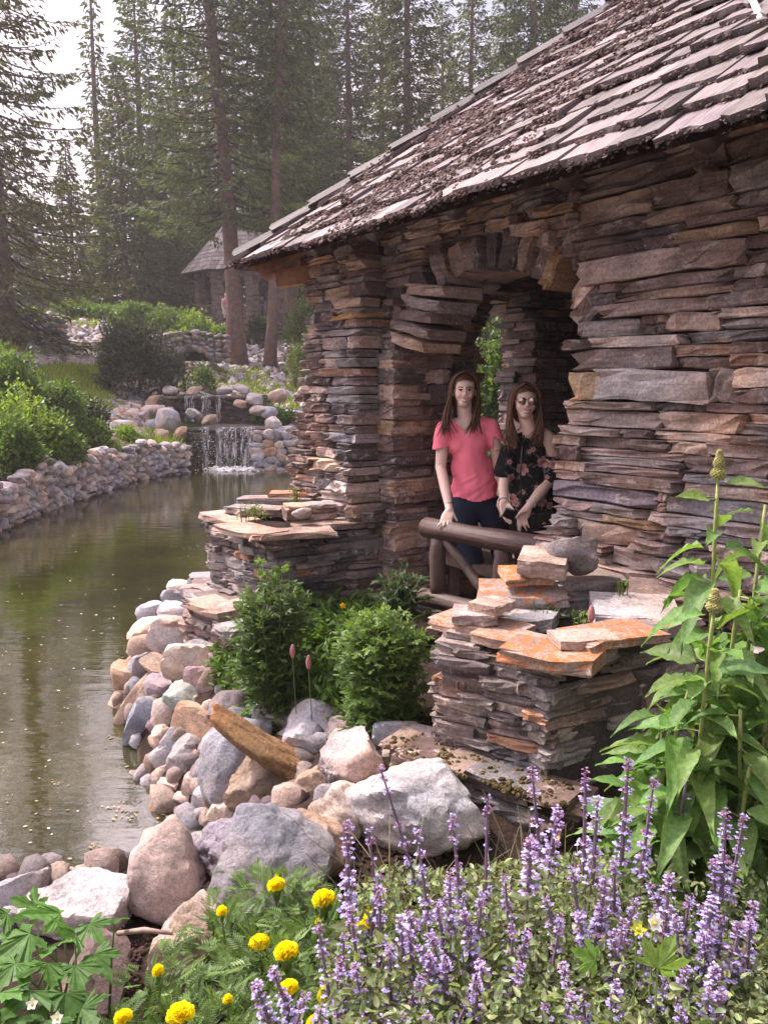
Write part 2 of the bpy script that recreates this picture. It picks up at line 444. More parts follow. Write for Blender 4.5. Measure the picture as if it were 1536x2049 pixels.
rs = np.concatenate([np.geomspace(.35, 60, 330), np.geomspace(61, 155, 24)])
az = np.concatenate([np.linspace(-48, 42, 300), np.linspace(45, 309, 80)])
az = np.radians(az)
na, nr_ = len(az), len(rs)
X = (rs[:, None] * np.sin(az)[None]).ravel(); Y = (rs[:, None] * np.cos(az)[None]).ravel()
Z = H(X, Y)
dd = sdf(X, Y)
V = np.stack([X, Y, Z], 1)
i = np.arange(nr_ - 1)[:, None] * na; j = np.arange(na)[None]; j2 = (j + 1) % na
F = np.stack([i + j, i + j2, i + na + j2, i + na + j], -1).reshape(-1, 4)
V = np.vstack([V, [[0, 0, H(np.array([0.]), np.array([0.]))[0]]]])
g = 1 - smooth01((wav(X, Y, .8, 1) + .25 * wav(X, Y, 3.1, 4) + .3) / .5)       # 1 = green
far_ = smooth01((Y - 11) / 3)
soil = np.array([.055, .036, .028]); green = np.array([.07, .10, .03]); grav = np.array([.20, .165, .15]); bedc = np.array([.15, .125, .06])
floorc = np.array([.07, .055, .04])
C = soil[None] * (1 - far_)[:, None] + far_[:, None] * (green[None] * g[:, None] + grav[None] * (1 - g)[:, None])
deep = smooth01((Y - 46) / 6)[:, None]; C = C * (1 - deep) + floorc * deep
C = np.where((dd < .02)[:, None], bedc[None] * (1 + .35 * wav(X, Y, 2.6, 7)[:, None]), C)
C = np.vstack([C, [soil]])
Fc = [(na * nr_, (k + 1) % na, k) for k in range(na)]
def ground_mat():
    m, nt, out = new_mat('garden_ground')
    base, oi, at = base_color(nt)
    geo = nd(nt, 'ShaderNodeNewGeometry'); pos = geo.outputs['Position']
    a = nz(nt, pos, 3.0, 6, .7); b = nz(nt, pos, 40, 5, .75)
    v = nz(nt, pos, 55, 3, .5, 'ShaderNodeTexVoronoi')
    c = mul(nt, base, ramp(nt, a.outputs[0], [(.3, .6), (.7, 1.5)])); c = mul(nt, c, ramp(nt, b.outputs[0], [(.3, .5), (.7, 1.7)]))
    c = mul(nt, c, ramp(nt, v.outputs['Distance'], [(.0, 1.4), (.5, .6)]))
    bs = nd(nt, 'ShaderNodeBsdfPrincipled'); lk(nt, c, bs.inputs['Base Color']); bs.inputs['Roughness'].default_value = .95
    bs.inputs['Specular IOR Level'].default_value = .1
    bp = nd(nt, 'ShaderNodeBump'); bp.inputs['Strength'].default_value = 1.0; bp.inputs['Distance'].default_value = .02
    lk(nt, b.outputs[0], bp.inputs['Height']); lk(nt, bp.outputs[0], bs.inputs['Normal']); lk(nt, bs.outputs[0], out.inputs[0])
    return m
M_GROUND = ground_mat()
ground = mk('ground', V, np.vstack([F[:, [0, 1, 2]], F[:, [0, 2, 3]], np.array(Fc)]), M_GROUND, smooth=True, col=C)
tag(ground, 'dark garden soil and gravelly hillside round the pond', kind='structure')

def water_mat(name, murk=.50, tint=(.050, .052, .014), rough=.03):
    m, nt, out = new_mat(name)
    geo = nd(nt, 'ShaderNodeNewGeometry'); pos = geo.outputs['Position']
    w1 = nz(nt, mapped(nt, pos, (1.6, 5.5, 1)), 1.0, 3, .5); w2 = nz(nt, mapped(nt, pos, (9, 22, 1)), 1.0, 3, .6)
    ad = nd(nt, 'ShaderNodeMath', operation='MULTIPLY_ADD'); lk(nt, w2.outputs[0], ad.inputs[0]); ad.inputs[1].default_value = .22; lk(nt, w1.outputs[0], ad.inputs[2])
    bp = nd(nt, 'ShaderNodeBump'); bp.inputs['Strength'].default_value = .13; bp.inputs['Distance'].default_value = .035
    lk(nt, ad.outputs[0], bp.inputs['Height'])
    big = nz(nt, pos, .55, 4, .55)
    di = nd(nt, 'ShaderNodeBsdfDiffuse')
    lk(nt, ramp(nt, big.outputs[0], [(.38, (tint[0] * .62, tint[1] * .62, tint[2] * .8)), (.62, (tint[0] * 1.45, tint[1] * 1.35, tint[2] * 1.4))]), di.inputs[0])
    tr = nd(nt, 'ShaderNodeBsdfTransparent'); tr.inputs[0].default_value = (.80, .72, .45, 1)
    gl = nd(nt, 'ShaderNodeBsdfGlossy'); gl.inputs['Roughness'].default_value = rough; gl.inputs[0].default_value = (1, .97, .97, 1)
    lk(nt, bp.outputs[0], gl.inputs['Normal'])
    fr = nd(nt, 'ShaderNodeFresnel'); fr.inputs[0].default_value = 2.45; lk(nt, bp.outputs[0], fr.inputs['Normal'])
    m1 = nd(nt, 'ShaderNodeMixShader'); m1.inputs[0].default_value = murk
    lk(nt, tr.outputs[0], m1.inputs[1]); lk(nt, di.outputs[0], m1.inputs[2])
    m2 = nd(nt, 'ShaderNodeMixShader'); lk(nt, fr.outputs[0], m2.inputs[0]); lk(nt, m1.outputs[0], m2.inputs[1]); lk(nt, gl.outputs[0], m2.inputs[2])
    lk(nt, m2.outputs[0], out.inputs[0])
    return m
M_WATER = water_mat('pond_water')
xs = np.array([-9.0, 3.2]); ys = np.array([1.9, 24.0])
wv = [(-9, 1.9, 0), (-.0, 1.9, 0), (-.0, 5.2, 0), (-1.2, 5.2, 0), (-1.0, 7.6, 0), (3, 11, 0), (3, 24, 0), (-9, 24, 0)]
water = mk('pond_water', wv, [tuple(range(8))], M_WATER)
tag(water, 'still murky olive green pond water', kind='structure')

# leaf litter and scum floating on the pond
M_LITTER = plain_mat('floating_litter', rough=.7, spec=.2, nscale=40, vary=.4)
rl_ = np.random.default_rng(15)
T_, S_, C_ = [], [], []
while len(T_) < 220:
    px, py = rl_.uniform(-20, 620), 950 + 850 * rl_.random() ** .8
    p = atZ(px, py, .004)
    if float(sdf(p[:1], p[1:2])[0]) > -.05: continue
    clump = mn.noise(Vector((p[0] * .9, p[1] * .45, 3.3)))
    if rl_.random() > .35 + 1.2 * clump: continue
    T_.append((p[0], p[1], .005)); S_.append(rl_.uniform(.0025, .008) * (1 + .09 * p[1]) * np.array([rl_.uniform(.7, 1.8), rl_.uniform(.6, 1.2), .12])); C_.append(np.array([[.34, .28, .19], [.40, .35, .29], [.22, .18, .10]][rl_.integers(3)]) * rl_.uniform(.6, 1.2))
for (px, py, rx, ry, n) in ((250, 1625, 50, 22, 130), (350, 1645, 45, 16, 120), (265, 1725, 16, 9, 50), (190, 1692, 24, 6, 40), (150, 1415, 30, 8, 26), (118, 1568, 14, 6, 22)):
    for _ in range(n // 3):
        p = atZ(rl_.normal(px, rx * .5), rl_.normal(py, ry * .5), .004); T_.append((p[0], p[1], .006)); S_.append(rl_.uniform(.002, .008) * np.array([rl_.uniform(.7, 1.6), 1, .1])); C_.append(np.array([.30, .22, .13]) * rl_.uniform(.6, 1.3))
_b = bmesh.new(); bmesh.ops.create_icosphere(_b, subdivisions=1, radius=1.0); _v = np.array([q.co[:] for q in _b.verts]); _f = np.array([[q.index for q in w.verts] for w in _b.faces]); _b.free()
v, f, c = inst(_v, _f, basis(rl_.normal(size=(len(T_), 3)) * [1, 1, 0] + [1e-3, 0, 0], np.tile([0, 0, 1.0], (len(T_), 1))), np.array(T_), np.array(S_), np.array(C_))
tag(mk('floating_litter', v, f, M_LITTER, None, col=c), 'specks of pollen and leaf litter floating on the water', kind='stuff')
# ================================================================ slate slabs
def make_slab(rng, nx=5, rough=1.0):
    prof = [(-.5, -.5), (-.5, .5), (.46, .5), (.50, .38), (.49, .05), (.485, -.38), (.455, -.5)]; NP = 7
    xs = np.linspace(-.5, .5, nx); xs[1:-1] += rng.uniform(-.08, .08, nx - 2)
    V = []
    dip = rng.uniform(-.06, .06)
    for k, x in enumerate(xs):
        yo = rng.uniform(-.09, .04) * rough; end = k in (0, nx - 1)
        zt = rng.uniform(-.09, .03) * rough; zb = rng.uniform(-.03, .09) * rough
        for j, (y, z) in enumerate(prof):
            yy = y + (yo if y > 0 else 0) + (rng.uniform(-.05, .025) if j in (3, 4, 5) else 0) - (rng.uniform(.0, .13) if end and y > 0 and rng.random() < .6 else 0)
            zz = z + (zt if z > 0 else zb) + (rng.uniform(-.07, .07) if j in (3, 5) else rng.uniform(-.22, .22) if j == 4 else 0)
            if end: zz *= rng.uniform(.90, 1.03)
            V.append((x + (rng.uniform(-.03, .03) if y > 0 else 0) , yy, zz + dip * x))
    F = []
    for k in range(nx - 1):
        for j in range(7):
            a, b = k * 7 + j, k * 7 + (j + 1) % 7
            F.append((a, a + 7, b + 7)); F.append((a, b + 7, b))
    for t in ((0, 6, 5), (0, 5, 4), (0, 4, 3), (0, 3, 2), (0, 2, 1)): F.append(t)
    o = (nx - 1) * 7
    for t in ((0, 5, 6), (0, 4, 5), (0, 3, 4), (0, 2, 3), (0, 1, 2)): F.append(tuple(o + q for q in t))
    return np.array(V), np.array(F)
_r = np.random.default_rng(7)
SLABS = [make_slab(_r) for _ in range(24)]
SLAB_ME = [mesh_data('slab_stone', v, f, M_SLATE) for v, f in SLABS]
PAL = np.array([[.155, .100, .088], [.175, .125, .108], [.125, .088, .082], [.20, .175, .165], [.165, .150, .148], [.30, .205, .145],
                [.36, .25, .18], [.26, .155, .095], [.095, .075, .072], [.25, .185, .165], [.42, .32, .26], [.21, .15, .135]])
PAL = (PAL * .62 + .38 * PAL.mean(1, keepdims=True) * np.array([1.10, .97, .92])) * 1.52
PALP = np.array([.15, .16, .11, .12, .13, .09, .055, .04, .06, .08, .03, .03]); PALP /= PALP.sum()
PAL_GREY = np.array([[.17, .155, .15], [.13, .115, .115], [.22, .195, .185], [.10, .085, .085], [.20, .15, .135], [.28, .15, .09], [.30, .25, .22]])
PAL_GREY = PAL_GREY * 1.35
PALP_GREY = np.array([.26, .22, .16, .14, .12, .05, .05])
def pick(rng, pal=None, p=None):
    pal = PAL if pal is None else pal; p = PALP if p is None else p
    return pal[rng.choice(len(pal), p=p)] * rng.uniform(.8, 1.2)

STONES = []      # (centre, X, Y, Z, len, depth, thick, colour, lichen)
def stone_at(L, c, ax, out, ln, dp, th, col, lich=0.0, rng=None, tilt=.012):
    ax = np.asarray(ax, float); out = np.asarray(out, float); up = np.array([0, 0, 1.0])
    if rng is not None:
        ax = ax + up * rng.normal(0, tilt) + out * rng.normal(0, .03)
    X = unitv(ax); Z = unitv(np.cross(X, out)); Y = np.cross(Z, X)
    if Z[2] < 0 and abs(Z[2]) > .3: Z = -Z
    if np.dot(np.cross(X, Y), Z) < 0: X = -X
    L.append((np.asarray(c, float), X, Y, Z, ln, dp, th, col, lich))
def courses(L, rng, O, d, out, ivals, z0, z1, th=(.045, .10), ln=(.16, .42), dp=.26, batter=None, pal=None, pp=None, lich=0.0, jit=.015, sink=0.0, thick_bias=None):
    """lay slabs: O 2D origin, d along, out outward; ivals(z) -> [(t0, t1)]"""
    O = np.asarray(O, float); z = z0
    while z < z1:
        h = rng.uniform(*th)
        if rng.random() < .14: h *= 1.5
        h = min(h, max(z1 - z, .03))
        zc = z + h / 2
        for (a, b) in ivals(zc):
            t = a
            while t < b - .02:
                w = (ln[0] + (ln[1] - ln[0]) * rng.random() ** 1.5) * (1.0 + .5 * (rng.random() < .12)) * (.45 if rng.random() < .10 else 1.0)
                if b - (t + w) < ln[0] * .6: w = b - t
                bt = batter(zc) if batter else 0.0
                off = rng.normal(0, jit) + bt
                # split a thick slot now and then
                parts = [(zc, h)]
                if h > .070 and rng.random() < .42:
                    q = rng.uniform(.4, .6); parts = [(z + h * q / 2, h * q), (z + h * (q + (1 - q) / 2), h * (1 - q))]
                for (pz, ph) in parts:
                    o2 = off + rng.normal(0, .008)
                    c2 = O + np.asarray(d) * (t + w / 2) + np.asarray(out) * (o2 - dp / 2 - sink)
                    stone_at(L, (c2[0], c2[1], pz), (d[0], d[1], 0), (out[0], out[1], 0), w * .99, dp + max(bt, 0), ph * .985, pick(rng, pal, pp), lich, rng)
                t += w
        z += h
def emit(L, parent, rng, maxparts=300, name='stone', stuffname='small_stones', mat=None, key=None):
    """largest stones become parts, the rest one joined part"""
    area = [(s[4] * s[6]) / (np.sum((s[0] - np.array([0, 0, E])) ** 2)) if key is None else key(s) for s in L]
    order = np.argsort(area)[::-1]
    mes = SLAB_ME
    if mat is not None and mat is not M_SLATE:
        mes = [mesh_data('slab_stone', v, f, mat) for v, f in SLABS]
    acc = Acc()
    for q, i in enumerate(order):
        c, X, Y, Z, ln, dp, th, col, li = L[i]
        k = rng.integers(len(SLABS))
        if q < maxparts:
            dup_mesh(name, mes[k], parent, frame(c, X * ln, Y * dp, Z * th), (*col, 1 - li))
        else:
            V, F = SLABS[k]
            B = np.stack([X * ln, Y * dp, Z * th], 1)
            acc.add(V @ B.T + c, F, (*col, 1 - li))
    if acc.n:
        tag(acc.build(stuffname, mat or M_SLATE, parent), kind='stuff')

# ================================================================ slate pavilion
dv = np.array([.568, -.823]); iv = np.array([.823, .568]); OV = np.array([-.34, 5.925])
def P2(t, i): return OV + dv * t + iv * i
def P3(t, i, z): p = P2(t, i); return np.array([p[0], p[1], z])
SIDE = 3.35; WT = .45
pav = thing('stone_pavilion', P3(SIDE / 2, SIDE / 2, .8), 'brown slate stone pavilion with an arched opening and mossy shake roof beside the pond', 'pavilion')
rng = np.random.default_rng(11)
TC, HW, ZS, ZA = 1.52, .75, E + .30, E + .66
RR = (HW ** 2 + (ZA - ZS) ** 2) / (2 * (ZA - ZS)); ZC = ZA - RR
ZT = E + 1.18
L = []
o3 = -iv
def batt_l(z): return .20 - .10 * np.clip((z - 1.5) / 1.9, 0, 1) + .05 * np.clip((1.5 - z) / .7, 0, 1)
# left buttress
courses(L, rng, OV, dv, o3, lambda z: [(-.14 - .13 * np.clip((2.6 - z) / 1.2, 0, 1) + rng.uniform(-.05, .03), .60 + rng.uniform(-.04, .03))], .55, ZT, th=(.04, .09), ln=(.18, .42), batter=batt_l)
def arc(z, add):
    if z < ZS: return HW
    q = (RR + add) ** 2 - (z - ZC) ** 2
    return math.sqrt(q) if q > 0 else 0.0
# recessed strip between buttress and arch, and the wall over the arch
def iv_mid(z):
    if z < ZS: return [(.60, TC - HW + rng.uniform(-.04, .02))]
    a = arc(z, .20)
    if a <= 0: return [(.60, 2.26)]
    return [(.60, TC - a + .02), (TC + a - .02, 2.27)] if TC - a > .64 else [(TC + a - .02, 2.27)] if TC + a < 2.25 else []
courses(L, rng, OV, dv, o3, iv_mid, .55, ZT, th=(.035, .085), ln=(.14, .36), batter=lambda z: .02)
# jamb of the left pier (faces along the wall)
courses(L, rng, P2(TC - HW, -.02), iv, dv, lambda z: [(0 + rng.uniform(-.05, .02), WT + .03)], .80, ZS + .02, th=(.05, .12), ln=(.22, .5), dp=.2)
# right pier, long stones
def batt_r(z): return .03 + .14 * np.clip((2.0 - z) / 1.3, 0, 1)
def iv_r(z):
    e = TC + HW + rng.uniform(-.06, .03) - .10 * np.clip((2.1 - z) / 1.0, 0, 1)
    if z > ZS: e = max(e, TC + arc(z, .2) - .02)
    if z > ZA: e = 2.25
    return [(e, 3.55)]
courses(L, rng, OV, dv, o3, iv_r, .55, ZT, th=(.035, .120), ln=(.12, .62), dp=.34, batter=batt_r, jit=.017)
# voussoirs
n = 17
amax = math.asin(HW / RR)
a = -amax - .10
while a < amax + .10:
    w = rng.uniform(.04, .15); am = a + w / RR / 2 + rng.normal(0, .035)
    rl = rng.uniform(.16, .34)
    for dp_, i0 in ((.27, -.0 + rng.normal(0, .02)), (.22, .24)):
        rad = np.array([math.sin(am), math.cos(am)])
        c = P3(TC + rad[0] * (RR + rl / 2), i0 + dp_ / 2, ZC + rad[1] * (RR + rl / 2))
        X = np.array([dv[0] * rad[0], dv[1] * rad[0], rad[1]]); Y = np.array([-iv[0], -iv[1], 0.0]); Zv = np.cross(X, Y)
        col = pick(rng) * (1.25 if rng.random() < .4 else 1.0)
        L.append((c, X, Y, Zv, rl, dp_, w * .93, col, 0.0))
    a += w / RR
# under-arch corbel stones on the left haunch
for k in range(5):
    stone_at(L, P3(TC - HW + .10 + .05 * k, .12, ZS - .02 + .075 * k), (dv[0], dv[1], -.25), (o3[0], o3[1], 0), .36, .34, .07, pick(rng) * 1.2, 0, rng, .08)
emit(L, pav, rng, 300, key=lambda s: s[4] * s[6] / np.sum((s[0] - np.array([0, 0, E])) ** 2))
# stones that stand out in the photo: recolour the built stone nearest to each
def proj(c):
    f_ = c[1] * cP - (c[2] - E) * sP; return 768 + FPX * c[0] / f_, 1024.5 - FPX * (c[1] * sP + (c[2] - E) * cP) / f_
_st = [o for o in pav.children if o.name.startswith('stone')]
_pr = np.array([proj(np.array(WM[o.name].translation)) for o in _st]); _ln = np.array([WM[o.name].col[0].to_3d().length for o in _st])
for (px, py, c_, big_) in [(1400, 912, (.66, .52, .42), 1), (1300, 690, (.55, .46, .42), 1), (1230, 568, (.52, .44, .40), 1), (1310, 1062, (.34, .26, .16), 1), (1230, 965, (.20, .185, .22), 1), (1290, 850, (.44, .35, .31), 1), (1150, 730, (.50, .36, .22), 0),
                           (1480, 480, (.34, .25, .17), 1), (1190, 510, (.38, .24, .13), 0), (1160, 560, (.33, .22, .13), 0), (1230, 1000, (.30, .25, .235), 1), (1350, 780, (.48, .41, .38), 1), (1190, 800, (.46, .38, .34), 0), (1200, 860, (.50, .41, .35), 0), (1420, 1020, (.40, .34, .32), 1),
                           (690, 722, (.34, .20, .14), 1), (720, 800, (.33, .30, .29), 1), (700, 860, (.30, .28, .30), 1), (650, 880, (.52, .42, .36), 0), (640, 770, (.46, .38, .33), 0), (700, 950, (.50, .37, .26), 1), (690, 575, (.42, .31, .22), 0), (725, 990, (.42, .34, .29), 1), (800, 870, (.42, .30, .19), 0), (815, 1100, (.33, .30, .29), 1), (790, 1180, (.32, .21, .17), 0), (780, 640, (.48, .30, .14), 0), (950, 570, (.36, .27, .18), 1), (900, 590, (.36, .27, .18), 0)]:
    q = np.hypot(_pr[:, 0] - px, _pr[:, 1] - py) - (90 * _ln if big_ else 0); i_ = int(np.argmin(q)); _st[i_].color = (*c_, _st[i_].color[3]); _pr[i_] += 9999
# dark cores
A = Acc()
def core(t0, t1, i0, i1, z0, z1):
    c = [P3(a, b, 0)[:2] for a in (t0, t1) for b in (i0, i1)]
    V = [(*c[k], z) for k in range(4) for z in (z0, z1)]
    A.add(np.array(V), BOXT, (.055, .045, .042))
core(-.02, .58, -.02, WT - .05, .3, ZT - .03); core(.56, TC - HW - .06, .05, WT - .05, .3, ZT - .03)
core(TC + HW + .06, 3.30, .05, WT - .05, .3, ZT - .03); core(TC - HW - .06, TC + HW + .06, .06, WT - .05, ZA + .22, ZT - .03)
core(-.02, WT - .06, .4, .98, .3, ZT - .03); core(-.0, WT - .06, 1.64, SIDE, .3, ZT - .03); core(-.0, WT - .06, .9, 2.0, E + .75, ZT - .03)
core(.2, SIDE, SIDE - WT + .05, SIDE - .05, .3, ZT - .03); core(SIDE - WT + .06, SIDE - .04, .3, SIDE, .3, ZT - .03)
A.build('wall_core', M_MORTAR, pav)
# the three other walls, both faces
L2 = []
r2 = np.random.default_rng(12)
op = lambda z: [(.35, 1.0 + r2.uniform(-.05, .05)), (1.58 + r2.uniform(-.05, .05), SIDE)] if z < E + .55 else ([(.35, 1.1), (1.45, SIDE)] if z < E + .68 else [(.35, SIDE)])
fu = lambda z: [(.1, SIDE - .1)]
courses(L2, r2, P2(0, 0), iv, -dv, op, .6, ZT, dp=.25); courses(L2, r2, P2(WT, 0), iv, dv, op, .8, ZT, dp=.25, th=(.05, .11), ln=(.2, .5))
for s0, sg in ((.95, 1), (1.6, -1)):     # jambs of that opening
    courses(L2, r2, P2(0, s0), dv, iv * sg, lambda z: [(.0, WT)], .8, E + .6, dp=.2)
courses(L2, r2, P2(0, SIDE), dv, iv, fu, .6, ZT, dp=.25); courses(L2, r2, P2(0, SIDE - WT), dv, -iv, fu, .8, ZT, dp=.25)
courses(L2, r2, P2(SIDE, 0), iv, dv, fu, .6, ZT, dp=.25); courses(L2, r2, P2(SIDE - WT, 0), iv, -dv, fu, .8, ZT, dp=.25)
emit(L2, pav, r2, 0, stuffname='inner_wall_stones')
# floor flags
A = Acc()
for a_ in np.arange(.05, SIDE - .3, .52):
    for b_ in np.arange(.02, SIDE - .3, .44):
        q = P3(a_ + .26, b_ + .22, .83); V, F = SLABS[r2.integers(24)]
        B = np.stack([np.array([*dv, 0]) * .50, np.array([*iv, 0]) * .42, np.array([0, 0, .05])], 1)
        A.add(V @ B.T + q, F, pick(r2, PAL_GREY, PALP_GREY) * 1.3)
tag(A.build('floor_flagstones', M_SLATE, pav), kind='stuff')
# carved lettering on a pier stone
tx = bpy.data.curves.new('carved_lettering', 'FONT'); tx.body = 'MARILYNN'; tx.size = .042; tx.extrude = .002; tx.space_character = 1.15
to = bpy.data.objects.new('tmp_text', tx); COL.objects.link(to)
dg = bpy.context.evaluated_depsgraph_get(); me = bpy.data.meshes.new_from_object(to.evaluated_get(dg)); bpy.data.objects.remove(to)
me.materials.clear(); me.materials.append(M_SLATE)
ca = me.color_attributes.new('Col', 'FLOAT_COLOR', 'POINT'); ca.data.foreach_set('color', np.tile([.30, .26, .24, 1], len(me.vertices)).astype(np.float32))
cl = bpy.data.objects.new('carved_lettering', me); COL.objects.link(cl)
xd = unitv(np.array([iv[0], iv[1], 0.])) ; nrm = np.array([dv[0], dv[1], 0.])
setp(cl, pav, frame(P3(TC - HW + .035, .03, E - .50), xd, (0, 0, 1), nrm))
# a stone slab behind the lettering so it reads as cut into one face
stl = dup_mesh('stone', SLAB_ME[3], pav, frame(P3(TC - HW - .07, .16, E - .487), np.array([iv[0], iv[1], 0]) * .42, np.array([dv[0], dv[1], 0]) * .22, (0, 0, .085)), (.13, .10, .10, 1))

# ---------------------------------------------------------------- roof
OVH, TH = .545, math.atan(.818)
cT, sT = math.cos(TH), math.sin(TH)
ZE = E + .85
def corner(t, i): return P3(t, i, ZE)
faces = [  # origin, eave dir, inward dir
    (corner(-OVH, -OVH), dv, iv), (corner(SIDE + OVH, -OVH), iv, -dv), (corner(SIDE + OVH, SIDE + OVH), -dv, -iv), (corner(-OVH, SIDE + OVH), -iv, dv)]
EL = SIDE + 2 * OVH; SL = EL / 2 / cT
roof = mk('roof', [corner(-OVH + .05, -OVH + .05), corner(SIDE + OVH - .05, -OVH + .05), corner(SIDE + OVH - .05, SIDE + OVH - .05), corner(-OVH + .05, SIDE + OVH - .05),
                   P3(SIDE / 2, SIDE / 2, ZE + EL / 2 * .818 - .03)], [(0, 1, 4), (1, 2, 4), (2, 3, 4), (3, 0, 4)], M_TIMBER, pav, col=np.tile([.16, .08, .05], (5, 1)))
def make_shingle(rng):
    nx = 5; V = []
    xs = np.linspace(-.5, .5, nx)
    curl = rng.uniform(-.05, .25)
    for k, x in enumerate(xs):
        e = rng.uniform(-.05, .035); cup = curl * (4 * x * x) * .5 + rng.uniform(-.12, .12)
        V += [(x, e, 0 + cup * .3), (x + rng.uniform(-.01, .01), e + rng.uniform(-.01, .02), 1.0 + cup), (x, 1.0, .35), (x, 1.0, -.1)]
    F = []
    for k in range(nx - 1):
        for j in range(4):
            a, b = k * 4 + j, k * 4 + (j + 1) % 4
            F.append((a, b, b + 4)); F.append((a, b + 4, a + 4))
    F += [(0, 2, 1), (0, 3, 2)]; o = (nx - 1) * 4; F += [(o, o + 1, o + 2), (o, o + 2, o + 3)]
    V = np.array(V)
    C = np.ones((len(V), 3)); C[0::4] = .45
    return V, np.array(F), C
rr = np.random.default_rng(5)
SH = [make_shingle(rr) for _ in range(12)]
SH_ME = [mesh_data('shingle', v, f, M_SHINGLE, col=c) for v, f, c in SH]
butts = []   # world positions for moss
accs = Acc(); nsh = 0
EXPO = .198
for fi, (co, ed, inn) in enumerate(faces):
    ed3 = np.array([ed[0], ed[1], 0.]); up3 = np.array([inn[0] * cT, inn[1] * cT, sT]); nn = np.cross(ed3, up3); nn = nn if nn[2] > 0 else -nn
    rows = int(SL / EXPO) + 1
    for k in range(rows):
        r0 = k * EXPO - .045
        lo = max(r0, 0) * cT - .04; hi = EL - lo
        s = lo + rr.uniform(0, .05)
        wavy = rr.uniform(0, 6)
        while s < hi - .05:
            w = rr.choice([rr.uniform(.12, .20), rr.uniform(.2, .34)], p=[.45, .55]) if fi == 0 else rr.uniform(.18, .4)
            w = min(w, hi - s)
            rj = r0 + rr.normal(0, .012) + .02 * math.sin(s * 2.1 + wavy) - (.03 if rr.random() < .08 else 0)
            ln = .40; th = rr.uniform(.022, .036)
            lift = rr.uniform(.03, .055) + .0
            Yd = unitv(up3 * ln - nn * (lift * .7)); Zd = np.cross(ed3, Yd); Zd = Zd if Zd @ nn > 0 else -Zd
            X = ed3 * w * .97 if np.dot(np.cross(ed3, Yd), Zd) > 0 else -ed3 * w * .97
            c = co + ed3 * (s + w / 2) + up3 * rj + nn * lift + ed3 * 0
            col = np.array([.205, .172, .168]) * rr.uniform(.6, 1.25) * np.array([1, rr.uniform(.93, 1.0), rr.uniform(.92, 1.02)])
            q = rr.integers(12)
            
            top = (max(r0, 0) + .40) * cT
            sh = max(0, top - s) if s < EL / 2 else -max(0, (s + w) - (EL - top))
            Yl = Yd * ln + ed3 * sh
            if fi == 0 and nsh < 300:
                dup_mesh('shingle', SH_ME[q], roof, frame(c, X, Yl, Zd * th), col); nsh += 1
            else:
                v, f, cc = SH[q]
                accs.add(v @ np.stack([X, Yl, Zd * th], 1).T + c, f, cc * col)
            butts.append((fi, k, s, w, c, ed3, up3, nn, th, s / EL))
            s += w
tag(accs.build('hidden_side_shingles', M_SHINGLE, roof), kind='stuff')
# moss crust along the butts
ico = bmesh.new(); bmesh.ops.create_icosphere(ico, subdivisions=1, radius=1.0)
ICV = np.array([v.co[:] for v in ico.verts]); ICF = np.array([[v.index for v in f.verts] for f in ico.faces]); ico.free()
T_, S_, Cm = [], [], []
for (fi, k, s, w, c, ed3, up3, nn, th, u) in butts:
    if fi != 0: continue
    dens = .55 + 1.1 * math.exp(-((u - .38) / .26) ** 2) * (1 if k > 0 else .7) * (1 if k < 11 else .7)
    for _ in range(int(w * 190 * dens)):
        a_ = rr.uniform(-.52, .52) * w
        T_.append(c + ed3 * a_ + nn * (th * rr.uniform(-.2, .9)) + up3 * rr.normal(-.004, .010)); S_.append(rr.uniform(.0035, .0115) * (1 + .3 * (dens > 1)) * np.array([rr.uniform(.8, 1.6), rr.uniform(.7, 1.2), rr.uniform(.6, 1.2)]))
        Cm.append(np.array([.150, .108, .098]) * rr.uniform(.6, 1.5))
    if dens > 1.05 and rr.random() < .6:           # mats of moss lying on the shake
        for _ in range(int(w * 330 * (dens - .85))):
            a_ = rr.uniform(-.5, .5) * w; b_ = rr.uniform(0, .17) ** 1.0
            T_.append(c + ed3 * a_ + nn * (th + .004) + up3 * b_); S_.append(rr.uniform(.004, .013) * np.array([1.2, 1.2, .8]))
            Cm.append(np.array([.165, .118, .106]) * rr.uniform(.6, 1.5))
    if k == 0:                                      # ragged fringe under the eave
        for _ in range(int(w * 150)):
            a_ = rr.uniform(-.5, .5) * w
            T_.append(c + ed3 * a_ + up3 * rr.uniform(-.005, .07) - np.array([0, 0, 1]) * rr.uniform(0.0, .035) ** 1.0); S_.append(rr.uniform(.0035, .010) * np.array([1, 1, rr.uniform(1, 1.5)]))
            Cm.append(np.array([.060, .045, .040]) * rr.uniform(.6, 1.5))
T_ = np.array(T_); S_ = np.array(S_)
R_ = np.tile(np.eye(3), (len(T_), 1, 1))
Cm = np.array(Cm); _v, _f, _c, _n = [], [], [], 0
for q in range(5):
    ii = np.arange(len(T_))[q::5]; Rq = rnd_rot(rr, len(ii)); nrm_ = np.array([-iv[0] * sT, -iv[1] * sT, cT])
    v, f, c = inst(ICV * (1 + .38 * rr.normal(size=(len(ICV), 1)).clip(-1.2, 1.4)), ICF, Rq, np.zeros((len(ii), 3)), S_[ii], Cm[ii])
    k_ = len(ICV); h_ = v @ nrm_; v = v - np.outer(h_ * .45, nrm_) + np.repeat(T_[ii], k_, axis=0); _v.append(v); _f.append(f + _n); _c.append(c); _n += len(v)
v, f, c = np.vstack(_v), np.vstack(_f), np.vstack(_c)
tag(mk('roof_moss', v, f, M_MOSS, roof, smooth=False, col=c), kind='stuff')
